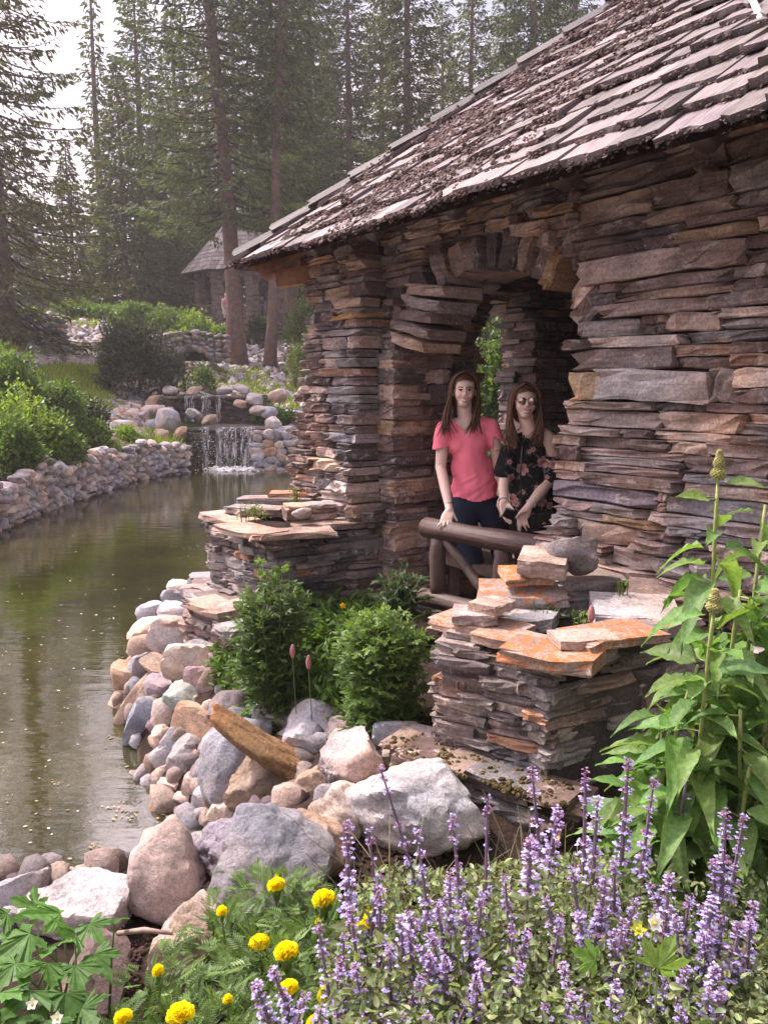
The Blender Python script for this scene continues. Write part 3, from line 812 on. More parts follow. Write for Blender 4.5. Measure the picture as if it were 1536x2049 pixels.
# hip boards on the left and right hips
for (ci, sgn) in (((-OVH, -OVH), 1), ((SIDE + OVH, -OVH), -1)):
    c0 = corner(*ci); apex = P3(SIDE / 2, SIDE / 2, ZE + EL / 2 * .818)
    h = apex - c0; HL = np.linalg.norm(h); h = h / HL
    sidev = unitv(np.cross(h, [0, 0, 1])); n3 = np.cross(sidev, h); n3 = n3 if n3[2] > 0 else -n3
    k = 0; s = .07
    while s < HL - .2:
        ln = rr.uniform(.34, .5)
        for sd in (-1, 1):
            X = unitv(sidev * sd + n3 * -.62) * rr.uniform(.13, .16)
            Yd = unitv(h * ln - n3 * .022); Zd = np.cross(unitv(X), Yd); Zd = Zd if Zd @ n3 > 0 else -Zd
            c = c0 + h * s + X * .5 + n3 * .085 + n3 * (.012 if sd > 0 else 0)
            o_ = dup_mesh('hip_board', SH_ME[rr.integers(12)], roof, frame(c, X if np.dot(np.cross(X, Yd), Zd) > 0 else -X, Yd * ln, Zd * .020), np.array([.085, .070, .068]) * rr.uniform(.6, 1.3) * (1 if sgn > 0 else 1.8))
        s += .33
# rafter log ends, fascia beam and corner brackets
for t in (.30, 1.0, 1.75, 2.5, 3.2):
    a_ = P3(t, .1, ZE + .03 + .7 * .818 - .10); b_ = P3(t, -OVH + .17, ZE + .03 + .14 - .135)
    V, F = tube([a_, (a_ + b_) / 2, b_], [.062, .065, .058], 10)
    mk('rafter', V, F, M_LOG, pav, smooth=True, col=np.tile([.05, .028, .022], (len(V), 1)))
for a_, b_, w, h_ in ((P3(-OVH + .14, -OVH + .14, ZE - .02), P3(0.1, 0.1, ZE + .42), .11, .15), (P3(-OVH + .16, -.1, ZE + .03), P3(-OVH + .16, SIDE + .3, ZE + .03), .05, .13),
                      (P3(-OVH + .16, .30, ZE + .03), P3(.06, .30, ZE + .40), .07, .10), (P3(-OVH + .16, 1.0, ZE + .03), P3(.06, 1.0, ZE + .40), .07, .10), (P3(-OVH + .16, 1.9, ZE + .03), P3(.06, 1.9, ZE + .40), .07, .10),
                      (P3(-.34, -.30, ZE - .08), P3(.02, .05, ZE - .02), .09, .12)):
    V, F = box_between(a_, b_, w, h_)
    mk('eave_beam', V, F, M_TIMBER, pav, col=np.tile([.30, .15, .085], (8, 1)))
# bleached branch caught on the right hip
a_ = atY(1500, -10, 3.55); b_ = atY(1545, 130, 3.25)
Vt, Ft = tube([a_, a_ * .6 + b_ * .4 + [.01, 0, .01], b_], [.012, .016, .011], 7)
br = mk('fallen_branch', Vt, Ft, M_TIMBER, None, smooth=True, col=np.tile([.62, .52, .49], (len(Vt), 1)))
tag(br, 'bleached bare branch lying on the right edge of the shake roof', 'branch')

# ---------------------------------------------------------------- log railing and bench (parts of the pavilion)
def log(name, a, b, r, parent, col=(.075, .040, .034), n=14):
    a = np.asarray(a, float); b = np.asarray(b, float)
    K = 8; P = [a + (b - a) * k / (K - 1) + rr.normal(0, .0025, 3) for k in range(K)]
    R = [r * (1 + rr.normal(0, .02)) for _ in range(K)]
    P = [a - unitv(b - a) * r * .25] + P + [b + unitv(b - a) * r * .25]; R = [r * .72] + R + [r * .72]
    V, F = tube(P, R, n)
    return mk(name, V, F, M_RAIL if 'rail' in name and 'post' not in name and 'brace' not in name else M_LOG, parent, smooth=True, col=np.tile(col, (len(V), 1)))
RA = atY(852, 1056, 4.80); RB = RA + np.array([.80, -.80, 0.0]) * 1.12
ud = unitv(RB - RA)
LA = RA + [0, 0, -.415]
railing = log('top_rail', RA, RB, .062, pav)
log('bottom_rail', LA + [-.02, 0, -.02], LA + ud * 1.1 + [0, 0, -.02], .058, pav, (.085, .05, .042))
for s in (.10, .58, 1.05):
    log('rail_post', RA + ud * s + [0, 0, -.05], LA + ud * s + [0, 0, .02], .050, pav, (.10, .065, .055))
log('rail_brace', RA + ud * .16 + [0, 0, -.06], LA + ud * .50 + [0, 0, .06], .030, pav, (.11, .075, .062))
bc = P3(1.55, .36, .83 + .36)
V, F = box_between(P3(.85, .34, 1.16), P3(2.2, .34, 1.16), .34, .05); mk('bench_seat', V, F, M_TIMBER, pav, col=np.tile([.13, .085, .07], (8, 1)))
for t in (.95, 1.5, 2.1):
    V, F = box_between(P3(t, .34, 1.13), P3(t, .34, .84), .24, .06); mk('bench_leg', V, F, M_TIMBER, pav, col=np.tile([.10, .06, .05], (8, 1)))
# ================================================================ rocks
def ico_mesh(sub):
    b = bmesh.new(); bmesh.ops.create_icosphere(b, subdivisions=sub, radius=1.0)
    V = np.array([v.co[:] for v in b.verts]); F = np.array([[v.index for v in f.verts] for f in b.faces]); b.free()
    return V, F
ICO = {k: ico_mesh(k) for k in (1, 2, 3, 4, 5)}
def make_rock(seed, sub, round_=.0, planes=11, rough=1.0, pw=34.0):
    rg = np.random.default_rng(seed)
    D, F = ICO[sub]
    N = unitv(rg.normal(size=(planes, 3))); h = rg.uniform(.50, .86, planes)
    N = np.vstack([N, [[0, 0, 1], [0, 0, -1], [0, 1, 0], [1, 0, 0], [-1, 0, 0]]]); h = np.concatenate([h, rg.uniform(.72, .9, 5)])
    dn = D @ N.T
    rad = np.where(dn > .02, h[None] / np.maximum(dn, .02), 9)
    rad = np.hstack([rad, np.full((len(rad), 1), 1.17)])
    p = pw
    r = (np.sum(rad ** -p, 1)) ** (-1 / p) * 1.10
    r = r * (1 - round_) + .88 * round_
    if sub >= 2:
        o = rg.uniform(-50, 50, 3)
        amp = [(1.1, .08), (2.6, .045), (6, .026), (14, .014)][: {2: 2, 3: 3, 4: 4, 5: 4}[sub]]
        q = np.array([sum(a * rough * mn.noise(Vector(d * f_ + o)) for f_, a in amp) for d in D])
        rg_ = np.array([abs(mn.noise(Vector(d * 3.1 - o))) for d in D]) if sub >= 3 else 0
        r = r + q * (1 - .5 * round_) - .05 * rough * (1 - round_) * np.maximum(0, .25 - rg_) * (sub >= 3)
    return D * r[:, None], F
ROCK_HI = [make_rock(100 + k, 4, round_=.0, planes=7 + k % 4) for k in range(8)]
ROCK_MD = [make_rock(220 + k, 3, round_=(0, 0, .15, .5)[k % 4], planes=8) for k in range(14)]
ROCK_LO = [make_rock(300 + k, 2, round_=(0, .2, .5)[k % 3], planes=8) for k in range(14)]
ROCK_XS = [make_rock(400 + k, 1, round_=0, planes=9) for k in range(10)]
ROCK_HI_ME = [mesh_data('rock', v, f, M_ROCK, True) for v, f in ROCK_HI]
ROCK_MD_ME = [mesh_data('rock', v, f, M_ROCK, True) for v, f in ROCK_MD]
ROCK_LO_ME = [mesh_data('rock', v, f, M_ROCK, False) for v, f in ROCK_LO]
for me_ in ROCK_HI_ME + ROCK_MD_ME:
    try: me_.set_sharp_from_angle(angle=math.radians(28))
    except Exception: pass
camR = np.array([1.0, 0, 0]); camU = np.array([0, sP, cP]); camF = np.array([0, cP, -sP])
def view_frame(c, ang, w, d, h, tip=0.0):
    a = math.radians(-ang)
    r = camR * math.cos(a) + camU * math.sin(a); u = -camR * math.sin(a) + camU * math.cos(a)
    f = camF
    if tip: u, f = u * math.cos(tip) + f * math.sin(tip), f * math.cos(tip) - u * math.sin(tip)
    return frame(c, r * w, f * d, u * h)
RC = dict(cream=(.60, .50, .42), white=(.60, .56, .55), grey=(.34, .32, .33), lgrey=(.46, .44, .46), dgrey=(.20, .18, .185), blue=(.35, .36, .40), lilac=(.40, .35, .39),
          tan=(.44, .32, .235), orange=(.42, .235, .105), pink=(.50, .40, .35), purple=(.30, .225, .24), green=(.29, .32, .29), brown=(.33, .26, .22), mauve=(.27, .20, .185), pinkw=(.58, .46, .41))
bank = thing('rock_bank', atZ(450, 1500, .3), 'sloping bank of mixed field rocks holding back the flower bed at the water edge', 'rock bank')
rk = np.random.default_rng(21)
# (crop x, crop y, w, h, angle, colour) read in the crop with origin (200, 950), scale .4557
near_rocks = [
 (355, 495, 90, 65, 0, 'cream', 6.55), (330, 545, 120, 70, 0, 'grey', 6.35), (332, 605, 115, 90, 0, 'lgrey', 6.1), (238, 605, 120, 80, -20, 'grey', 6.35), (320, 655, 150, 60, 5, 'pink', 5.75), (208, 680, 130, 90, 0, 'cream', 6.0),
 (345, 735, 210, 140, 12, 'white', 0), (480, 775, 160, 70, 15, 'grey', 0), (190, 770, 110, 110, 0, 'brown', 5.75), (445, 845, 260, 140, 3, 'cream', 0), (625, 870, 120, 85, 0, 'pink', 0),
 (112, 900, 110, 165, 12, 'tan', 5.65), (190, 870, 90, 160, 10, 'grey', 0), (185, 985, 240, 75, -58, 'tan', 0), (295, 865, 190, 62, 36, 'tan', 0), (258, 960, 110, 160, 15, 'lilac', 0),
 (455, 940, 140, 135, 0, 'purple', 0), (395, 1000, 180, 105, 25, 'green', 0), (88, 1020, 100, 120, 0, 'pink', 0), (307, 1057, 115, 135, 0, 'pink', 0), (200, 1100, 115, 180, 15, 'blue', 0),
 (425, 1130, 190, 150, 20, 'tan', 0), (580, 1040, 170, 120, 0, 'dgrey', 0), (270, 1145, 65, 100, 0, 'cream', 0), (328, 1180, 95, 130, 10, 'lgrey', 0), (275, 1252, 125, 110, 0, 'grey', 0),
 (385, 1250, 130, 135, 20, 'grey', 0), (970, 1150, 250, 200, 10, 'lgrey', 0), (770, 1085, 195, 125, 15, 'white', 0), (825, 1165, 100, 75, 15, 'white', 0), (1300, 1170, 170, 120, 0, 'lgrey', 0),
 (1000, 1040, 140, 70, 0, 'pink', 0), (1310, 1235, 120, 80, 0, 'cream', 0), (318, 1370, 110, 55, 15, 'pinkw', 0), (470, 1430, 115, 115, 30, 'lgrey', 0), (415, 1355, 90, 85, -20, 'pink', 0),
 (605, 1485, 180, 150, 30, 'cream', 0), (842, 1455, 145, 155, 0, 'brown', 0), (930, 1390, 130, 110, 20, 'tan', 0), (1010, 1445, 120, 120, 0, 'grey', 0), (1100, 1505, 220, 175, 20, 'cream', 0),
 (490, 1515, 80, 75, 0, 'brown', 0), (722, 1530, 90, 65, 0, 'pink', 0), (775, 1562, 90, 60, 25, 'grey', 0), (705, 1585, 90, 60, 20, 'lgrey', 0), (255, 1190, 50, 90, -70, 'brown', 0), (615, 1080, 90, 60, 0, 'pink', 0),
 (410, 660, 60, 60, 0, 'brown', 0), (515, 1855, 150, 90, 0, 'brown', 0), (640, 1900, 150, 90, 10, 'pink', 0), (760, 1850, 150, 80, 0, 'brown', 0), (860, 1810, 120, 80, 15, 'grey', 0), (1060, 1120, 110, 90, 0, 'pink', 0), (900, 1300, 70, 60, 0, 'brown', 0), (660, 1010, 90, 60, 0, 'dgrey', 0), (260, 1330, 60, 50, 0, 'grey', 0), (370, 1420, 70, 40, 0, 'pink', 0)]
for (x, y, w, h, a, cn, yy) in near_rocks:
    px, py = 200 + x * .4557, 950 + y * .4557
    p = atY(px, py, yy) if yy else hitH(px, py)
    s = pxm(px, py, p[1]) * .4557
    W, Hh = w * s * .70, h * s * .72
    c = p + camF * min(W, Hh) * .25
    big = w * h > 14000
    k = rk.integers(8 if big else 14)
    col = np.array(RC[cn]) * rk.uniform(1.1, 1.35)
    dup_mesh('rock', (ROCK_HI_ME if big else ROCK_MD_ME)[k], bank, view_frame(c, a, W, (W + Hh) * .45, Hh, .15), col)
# the boulders that stand out, one by one: real pixels
big = [
 (465, 1532, 125, 170, 10, 'blue', 'rough blue grey boulder leaning below the orange slab on the bank', 0),
 (546, 1510, 240, 58, 36, 'orange', 'long orange brown slab lying diagonally across the rock bank', 1),
 (512, 1573, 125, 118, 32, 'tan', 'smooth tan block tucked under the long orange slab', 2),
 (692, 1533, 118, 112, -35, 'pinkw', 'cream pink boulder between the tan block and the big white boulder', 3),
 (838, 1625, 275, 178, 10, 'white', 'largest white boulder below the near slate planter', 4),
 (668, 1640, 110, 110, -45, 'cream', 'cream boulder with brown crystals left of the largest white boulder', 5),
 (470, 1712, 165, 145, 0, 'lilac', 'smooth lilac grey boulder at the pond edge beside a rough grey one', 6),
 (520, 1765, 185, 215, 25, 'grey', 'rough grey boulder above the marigolds, half covering the lilac one', 7),
 (622, 1712, 160, 130, 25, 'tan', 'angular tan boulder behind the purple catmint', 1),
 (345, 1762, 190, 150, 50, 'pinkw', 'upright pink and white quartz rock with a rusty patch at the waterline', 5),
 (158, 1822, 205, 130, 5, 'white', 'broad pale boulder behind the palmate leaved plant by the water', 6),
 (42, 1798, 92, 92, 0, 'lgrey', 'grey boulder at the left edge of the picture beside the pond', 3),
 (112, 1757, 74, 34, -8, 'pinkw', 'small flat pinkish rock peeping out between two pale boulders at the waterline', 2),
 (192, 1975, 120, 150, 10, 'mauve', 'rounded mauve boulder right of the palmate leaved plant', 2),
 (392, 1880, 120, 120, 35, 'cream', 'tilted flat cream slab left of the marigolds', 0),
 (362, 1948, 110, 120, 0, 'pink', 'flat pinkish stone below the tilted cream slab', 7),
 (18, 1850, 50, 60, 0, 'lgrey', 'small light grey rock low at the left edge above the palmate leaves', 4),
]
for (px, py, w, h, a, cn, lab, k) in big:
    p = hitH(px, py + h * .15)
    s = pxm(px, py, p[1])
    W, Hh = w * s * .62, h * s * .64
    flat = .55 if cn == 'orange' else .9
    c = atY(px, py, p[1] - (.25 if cn == 'orange' else .05 if 'tan block' in lab else 0)) + camF * min(W, Hh) * .15
    col = np.array(RC[cn]) * (1.08 if cn == 'white' else 1.0)
    D = (W + Hh) * .5 * flat
    if lab.startswith('largest'): Hh *= 1.0; D = .26
    me_ = ROCK_HI_ME[k]
    if cn in ('white', 'pinkw', 'cream') or w > 120: 
        v, f = make_rock(907 + px, 5, .28 if lab.startswith('largest') else 0, 9 + px % 4, 1.6, 26.0); me_ = mesh_data('boulder', v, f, M_ROCK, True)
        try: me_.set_sharp_from_angle(angle=math.radians(30))
        except Exception: pass
    o = dup_mesh('boulder', me_, None, view_frame(c, a, W, D, Hh, .2), col)
    tag(o, lab, 'boulder', 'boulders along the near pond edge')
# small filler rocks and cobbles between them
A = Acc()
for _ in range(900):
    px, py = rk.uniform(-60, 900), rk.uniform(1180, 1900)
    p = hitH(px, py)
    d = Hs_ = float(sdf(np.array([p[0]]), np.array([p[1]]))[0])
    if not (-.12 < d < .95) or p[1] > 9 or (p[0] > -.35 and d > .75) or (p[0] > .1) or (px > 420 and py < 1450 and d > .6): continue
    v, f = ROCK_LO[rk.integers(14)]
    s = rk.uniform(.03, .085) if d > 0 else rk.uniform(.04, .12)
    z = Hs(p[0], p[1])
    cn = rk.choice(['grey', 'lgrey', 'lgrey', 'pink', 'brown', 'cream', 'purple', 'cream'])
    R = rnd_rot(rk, 1)[0]
    A.add((v * (s * rk.uniform(.8, 1.4), s, s * .75)) @ R.T + (p[0], p[1], z + s * .1), f, np.array(RC[cn]) * rk.uniform(.6, 1.0))
tag(A.build('small_rocks', M_ROCK, bank, True), kind='stuff')
# stones lying on the pond bed near the shore
A = Acc()
for _ in range(420):
    px, py = rk.uniform(0, 420), rk.uniform(1300, 1790)
    p = atZ(px, py, -.25); d = float(sdf(p[:1], p[1:2])[0])
    if not (-1.3 < d < -.02): continue
    v, f = ROCK_LO[rk.integers(14)]; s = rk.uniform(.05, .2)
    A.add(v * (s * 1.3, s, s * .45) + (p[0], p[1], Hs(p[0], p[1]) + .02), f, np.array(RC[rk.choice(['tan', 'brown', 'orange', 'grey'])]) * rk.uniform(.5, 1.0))
tag(tag(A.build('sunken_stones', M_ROCK, None, True), 'brown stones lying under the shallow water', None), kind='stuff')

# ================================================================ slate planters
def poly_wall(L, rng, pts, z0, z1, **kw):
    for a, b in zip(pts[:-1], pts[1:]):
        a = np.array(a, float); b = np.array(b, float); ln = np.linalg.norm(b - a); d = (b - a) / ln
        out = np.array([d[1], -d[0]])
        e0 = rng.uniform(-.02, .02)
        courses(L, rng, a, d, out, lambda z: [(rng.uniform(-.035, .02), ln + rng.uniform(-.02, .035))], z0, z1, **kw)
def fill(parent, pts, z0, z1, name='soil_fill', col=(.05, .035, .028), mat=None):
    n = len(pts); V = [(p[0], p[1], z0) for p in pts] + [(p[0], p[1], z1) for p in pts]
    F = [tuple(range(n))[::-1], tuple(range(n, 2 * n))] + [(k, (k + 1) % n, n + (k + 1) % n, n + k) for k in range(n)]
    return mk(name, V, F, mat or M_GROUND, parent, col=np.tile(col, (2 * n, 1)))
def shrink(pts, q):
    c = np.mean(pts, 0); return [tuple(c + (np.array(p) - c) * q) for p in pts]
plB = thing('slate_planter', (.8, 3.2, .7), 'near slate planter with orange lichen on its top slabs, beside the big leaved plant', 'stone planter', 'dry stacked slate planters')
rB = np.random.default_rng(31); LB = []
K0, K1, K2, K3 = (.20, 3.05), (.60, 2.74), (1.10, 3.00), (1.75, 3.30)
ZB = E - .97
lk_ = lambda z: 0
poly_wall(LB, rB, [K0, K1], .58, ZB - .04, th=(.032, .058), ln=(.12, .30), dp=.2, pal=PAL_GREY, pp=PALP_GREY, lich=.20, jit=.010)
poly_wall(LB, rB, [K1, K2, K3], .58, ZB - .04, th=(.032, .058), ln=(.14, .34), dp=.2, pal=PAL_GREY, pp=PALP_GREY, lich=.16, jit=.010)
poly_wall(LB, rB, [(.66, 3.85), (.55, 3.7), K0], .75, ZB - .02, th=(.035, .07), ln=(.14, .30), dp=.2, pal=PAL_GREY, pp=PALP_GREY, lich=.15, jit=.015)
# lower mossy ledge in front of the left face
dK = unitv(np.array(K1) - K0); oK = np.array([dK[1], -dK[0]])
lo = [np.array(K0) + oK * .17 - dK * .14, np.array(K1) + oK * .17 + dK * .14]
poly_wall(LB, rB, [lo[0] - oK * -.0 - dK * .0, lo[1]], .55, .86, th=(.035, .06), ln=(.12, .28), dp=.2, pal=PAL * .62, pp=PALP, lich=.10, jit=.02)
poly_wall(LB, rB, [lo[0] + np.array([.13, .26]), lo[0]], .55, .86, th=(.04, .07), ln=(.12, .2), dp=.16, pal=PAL, pp=PALP, lich=.1, jit=.02)
def slab_px(L, px, py, w, h, z=None, y=None, dep=.22, yaw=0.0, col=None, lich=.5, rng=rB, tilt=0.0, pitch=0.0, th=.045):
    p = atZ(px, py, z) if z is not None else atY(px, py, y)
    s = pxm(px, py, p[1])
    X = np.array([math.cos(yaw), math.sin(yaw), tilt]); O_ = np.array([math.sin(yaw), -math.cos(yaw), -pitch])
    L.append((p, unitv(X), unitv(O_ - X * (O_ @ unitv(X))), unitv(np.cross(unitv(X), unitv(O_ - X * (O_ @ unitv(X)))) * (1)), w * s, dep, th, np.array(col if col is not None else pick(rng, PAL_GREY, PALP_GREY)), lich))
    q = list(L[-1])
    if q[3][2] < 0: q[1] = -q[1]; q[3] = -q[3]; L[-1] = tuple(q)
tanc = np.array([.40, .30, .245]); greyc = np.array([.30, .27, .26])
yawL, yawR = math.atan2(dK[1], dK[0]), math.atan2(K2[1] - K1[1], K2[0] - K1[0])
for (px, py, w, z, dep, yaw, col, li, th) in [
    (935, 1262, 200, ZB, .20, yawL, tanc, .46, .05), (1010, 1290, 160, ZB + .005, .17, yawL, tanc * .95, .50, .045), (1095, 1322, 190, ZB + .01, .2, yawL + .12, tanc * .85, .66, .06),
    (1150, 1318, 170, ZB - .01, .16, yawR, greyc, .25, .05), (1235, 1280, 190, ZB + .05, .22, yawR - .1, tanc * .9, .62, .04), (1170, 1288, 130, ZB + .055, .15, yawR - .35, tanc * 1.05, .25, .035),
    (1330, 1262, 200, ZB + .02, .2, yawR, greyc * .8, .4, .05), (1290, 1300, 140, ZB - .04, .15, yawR, greyc * .7, .3, .05),
    (950, 1232, 90, ZB + .05, .16, yawL + .5, greyc, .3, .05), (985, 1212, 75, ZB + .09, .14, .9, tanc, .35, .045), (1055, 1240, 110, ZB + .0, .16, -.4, greyc * .9, .2, .06)]:
    slab_px(LB, px, py, w, 0, z=z, dep=dep, yaw=yaw, col=col, lich=li, th=th)
for (px, py, w, y, dep, yaw, col, li, th, pt) in [
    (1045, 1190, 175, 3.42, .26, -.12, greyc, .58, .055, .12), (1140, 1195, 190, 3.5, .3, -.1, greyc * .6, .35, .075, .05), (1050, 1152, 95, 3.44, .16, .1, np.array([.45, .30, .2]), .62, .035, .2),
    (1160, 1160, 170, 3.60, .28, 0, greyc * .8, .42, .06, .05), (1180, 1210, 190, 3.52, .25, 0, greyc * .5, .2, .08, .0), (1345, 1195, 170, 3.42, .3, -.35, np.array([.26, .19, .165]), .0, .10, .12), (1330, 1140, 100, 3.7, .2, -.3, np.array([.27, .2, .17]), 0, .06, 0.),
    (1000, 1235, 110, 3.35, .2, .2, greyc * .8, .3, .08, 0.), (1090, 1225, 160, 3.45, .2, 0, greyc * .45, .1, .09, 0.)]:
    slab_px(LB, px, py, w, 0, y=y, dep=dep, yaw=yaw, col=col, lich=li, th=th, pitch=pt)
for i_, l_ in enumerate(LB):
    if l_[0][2] > ZB - .03 and l_[0][1] < 3.12 and l_[0][2] < ZB + .07:
        q_ = l_[0].copy(); w_ = .05; q_[0] += (.8 - q_[0]) * w_ * 2.4; q_[1] += .05; LB[i_] = (q_,) + tuple(l_[1:])
emit(LB, plB, rB, 300, key=lambda s: s[4] * s[6])
ptsB = [K0, K1, K2, K3, (1.6, 3.6), (.75, 3.8)]
fill(plB, shrink(ptsB, .90), .5, ZB - .03)
fill(plB, shrink(ptsB, .955), .5, ZB - .12, 'planter_core', (.10, .085, .08), M_MORTAR)
fill(plB, [tuple(lo[0] + np.array([.06, .09])), tuple(lo[1] + np.array([-.02, .09])), tuple(np.array(K1) + [0, .1]), tuple(np.array(K0) + [.1, .1])], .5, .84, 'ledge_fill', (.05, .035, .02))
# loose rocks resting on it
def loose(px, py, w, h, y, ang, col, k, lab, dep=None, li=0.0):
    s = pxm(px, py, y); c = atY(px, py, y)
    o = dup_mesh('loose_rock', ROCK_HI_ME[k], None, view_frame(c, ang, w * s * .6, dep or w * s * .5, h * s * .62, .2), col)
    tag(o, lab, 'rock'); return o
loose(1150, 1113, 112, 74, 3.5, 0, (.30, .27, .265), 3, 'pitted grey rock crusted with pale lichen on top of the near planter stack')
def block(px, py, w, y, dep, th, yaw, col, lab, k=5, pitch=.0, tilt=0.0):
    l = []; slab_px(l, px, py, w, 0, y=y, dep=dep, yaw=yaw, col=col, lich=0, th=th, pitch=pitch, tilt=tilt)
    c, X, Y, Zz, ln, dp, t_, cc, li = l[0]
    o = dup_mesh('loose_rock', SLAB_ME[k], None, frame(c, X * ln, Y * dp, Zz * t_), (*cc, 1)); tag(o, lab, 'rock'); return o
block(1086, 1128, 92, 3.40, .17, .085, -.35, np.array([.42, .33, .27]), 'squared pale tan block lying in front of the pitted grey rock', 5, .25)
block(1268, 1228, 165, 3.22, .26, .085, -.15, np.array([.42, .38, .37]), 'broad light grey slate rock lying on the near planter next to the leafy stems', 9, .15)

plA = thing('slate_planter', (-.7, 5.4, .7), 'far slate planter jutting from the pavilion corner over the pond, weeds on top', 'stone planter', 'dry stacked slate planters')
rA = np.random.default_rng(41); LA_ = []
ZA_ = E - .93
A1, A2, A0 = (-.72, 4.95), (-1.27, 5.58), (-.06, 5.36)
poly_wall(LA_, rA, [A1, A0], .55, ZA_ - .03, th=(.035, .065), ln=(.14, .40), dp=.2, pal=PAL_GREY * .8, pp=PALP_GREY, lich=.12, jit=.012)
poly_wall(LA_, rA, [(-.9, 6.1), A2, A1], .35, ZA_ - .03, th=(.035, .065), ln=(.12, .30), dp=.2, pal=PAL_GREY, pp=PALP_GREY, lich=.22, jit=.014)
# second step beside the pier
poly_wall(LA_, rA, [(-.62, 5.30), (-.30, 5.42), (-.08, 5.25)], ZA_ - .02, ZA_ + .10, th=(.035, .055), ln=(.14, .30), dp=.2, pal=PAL, pp=PALP, lich=.1, jit=.012)
# stepped ledge sliding towards the water
poly_wall(LA_, rA, [(-1.50, 6.05), (-1.42, 5.55), (-.93, 4.98)], .35, .86, th=(.04, .07), ln=(.16, .34), dp=.22, pal=PAL, pp=PALP, lich=.06, jit=.02)
for (px, py, w, z, dep, yaw, col, li, th) in [
    (455, 1038, 150, ZA_ + .0, .26, -.95, tanc, .35, .05), (500, 1062, 160, ZA_ + .005, .24, -.8, tanc * 1.02, .42, .045), (585, 1068, 170, ZA_ + .0, .24, .3, tanc * .9, .32, .045), (660, 1050, 150, ZA_ + .0, .22, .35, tanc * .7, .2, .045),
    (515, 1020, 120, ZA_ + .06, .18, -.3, greyc, .15, .05), (555, 1000, 150, ZA_ + .10, .2, -.1, greyc * .9, .45, .045), (600, 990, 120, ZA_ + .13, .22, .0, tanc * .8, .6, .05), (660, 1012, 150, ZA_ + .10, .2, .5, tanc * .95, .35, .045),
    (720, 1000, 130, ZA_ + .12, .2, .35, tanc, .4, .04), (480, 1022, 70, ZA_ + .05, .14, -.9, greyc, .2, .045), (470, 1260, 70, .9, .2, -.9, greyc, 0, .05), (430, 1215, 130, .88, .22, -.9, tanc, .05, .06), (400, 1190, 100, .84, .2, -1.0, greyc, .05, .06)]:
    slab_px(LA_, px, py, w, 0, z=z, dep=dep, yaw=yaw, col=col, lich=li, th=th)
emit(LA_, plA, rA, 300, key=lambda s: s[4] * s[6])
fill(plA, shrink([A0, (-.2, 5.9), (-.9, 6.1), A2, A1][::-1], .90), .3, ZA_ - .0)
# a white stone on planter A and slabs with lichen
def pebble(px, py, w, h, y, col, lab):
    s = pxm(px, py, y); o = dup_mesh('loose_rock', ROCK_MD_ME[2], None, view_frame(atY(px, py, y), 0, w * s * .6, w * s * .5, h * s * .6), col); tag(o, lab, 'rock')
pebble(603, 1027, 40, 20, 5.2, (.5, .46, .44), 'small pale stone set in the soil on top of the far planter')
# brown moss and soil caught on the lower ledge of the near planter
A = Acc()
for _ in range(900):
    u_ = rB.random(); q_ = lo[0] * (1 - u_) + lo[1] * u_ - oK * rB.uniform(.0, .17)
    if mn.noise(Vector((q_[0] * 14, q_[1] * 14, 1.0))) < -.05: continue
    A.add((ICO[1][0] * rB.uniform(.004, .016) * (1.2, 1.2, .7)) @ rnd_rot(rB, 1)[0].T + (q_[0], q_[1], .865 + rB.uniform(-.005, .012)), ICO[1][1], np.array([.10, .075, .035]) * rB.uniform(.5, 1.5))
tag(A.build('ledge_moss', M_MOSS, plB), kind='stuff')
# ================================================================ far bank: dry stone wall, cascade, hillside
rf = np.random.default_rng(51)
def path_pts(P, step):
    P = np.array(P, float); seg = np.linalg.norm(np.diff(P, axis=0), axis=1); L = np.concatenate([[0], np.cumsum(seg)])
    out = []
    for s in np.arange(0, L[-1], step):
        k = min(np.searchsorted(L, s, side='right') - 1, len(seg) - 1); t = (s - L[k]) / seg[k]
        p = P[k] * (1 - t) + P[k + 1] * t; d = (P[k + 1] - P[k]) / seg[k]
        out.append((s, p, d))
    return out
FIELD = [('lgrey', .40), ('grey', .24), ('cream', .08), ('pink', .12), ('tan', .03), ('lilac', .08), ('dgrey', .05)]
def fcol(rng, m=1.0): return np.array(RC[rng.choice([a for a, b in FIELD], p=[b / 1.0 for a, b in FIELD])]) * rng.uniform(.8, 1.15) * m
def rock_wall(parent, path, z0, ztop, rng, size=.30, rows=None, side=1, maxp=300):
    items = []
    z = z0
    while z < z0 + 2.5:
        s = size * rng.uniform(.75, 1.05)
        done = True
        for (q, p, d) in path_pts(path, s * .92):
            zt = ztop(p)
            if z > zt: continue
            done = False
            w = s * rng.uniform(.75, 1.3); h = s * rng.uniform(.6, .9)
            n = np.array([d[1], -d[0]]) * side
            c = np.array([p[0] + n[0] * (.06 - .16 * (z - z0)), p[1] + n[1] * (.06 - .16 * (z - z0)), z + h * .35 + rng.normal(0, .03)])
            items.append((c, w, h, d, n))
        if done: break
        z += s * .56
    items.sort(key=lambda t: -t[1] * t[2] / (t[0][0] ** 2 + t[0][1] ** 2))
    A = Acc()
    for k, (c, w, h, d, n) in enumerate(items):
        tl = rng.normal(0, .35)
        X = np.array([d[0], d[1], tl]); X = unitv(X); Y = np.array([n[0], n[1], 0.0]); Zv = unitv(np.cross(X, Y)); Y = np.cross(Zv, X)
        col = fcol(rng); q = rng.integers(14)
        if k < maxp: dup_mesh('stone', ROCK_LO_ME[q], parent, frame(c, X * w * .60, Y * .17, Zv * h * .62), col)
        else: A.add(ROCK_LO[q][0] @ np.stack([X * w * .6, Y * .17, Zv * h * .62], 1).T + c, ROCK_LO[q][1], col)
    if A.n: tag(A.build('small_stones', M_ROCK, parent), kind='stuff')
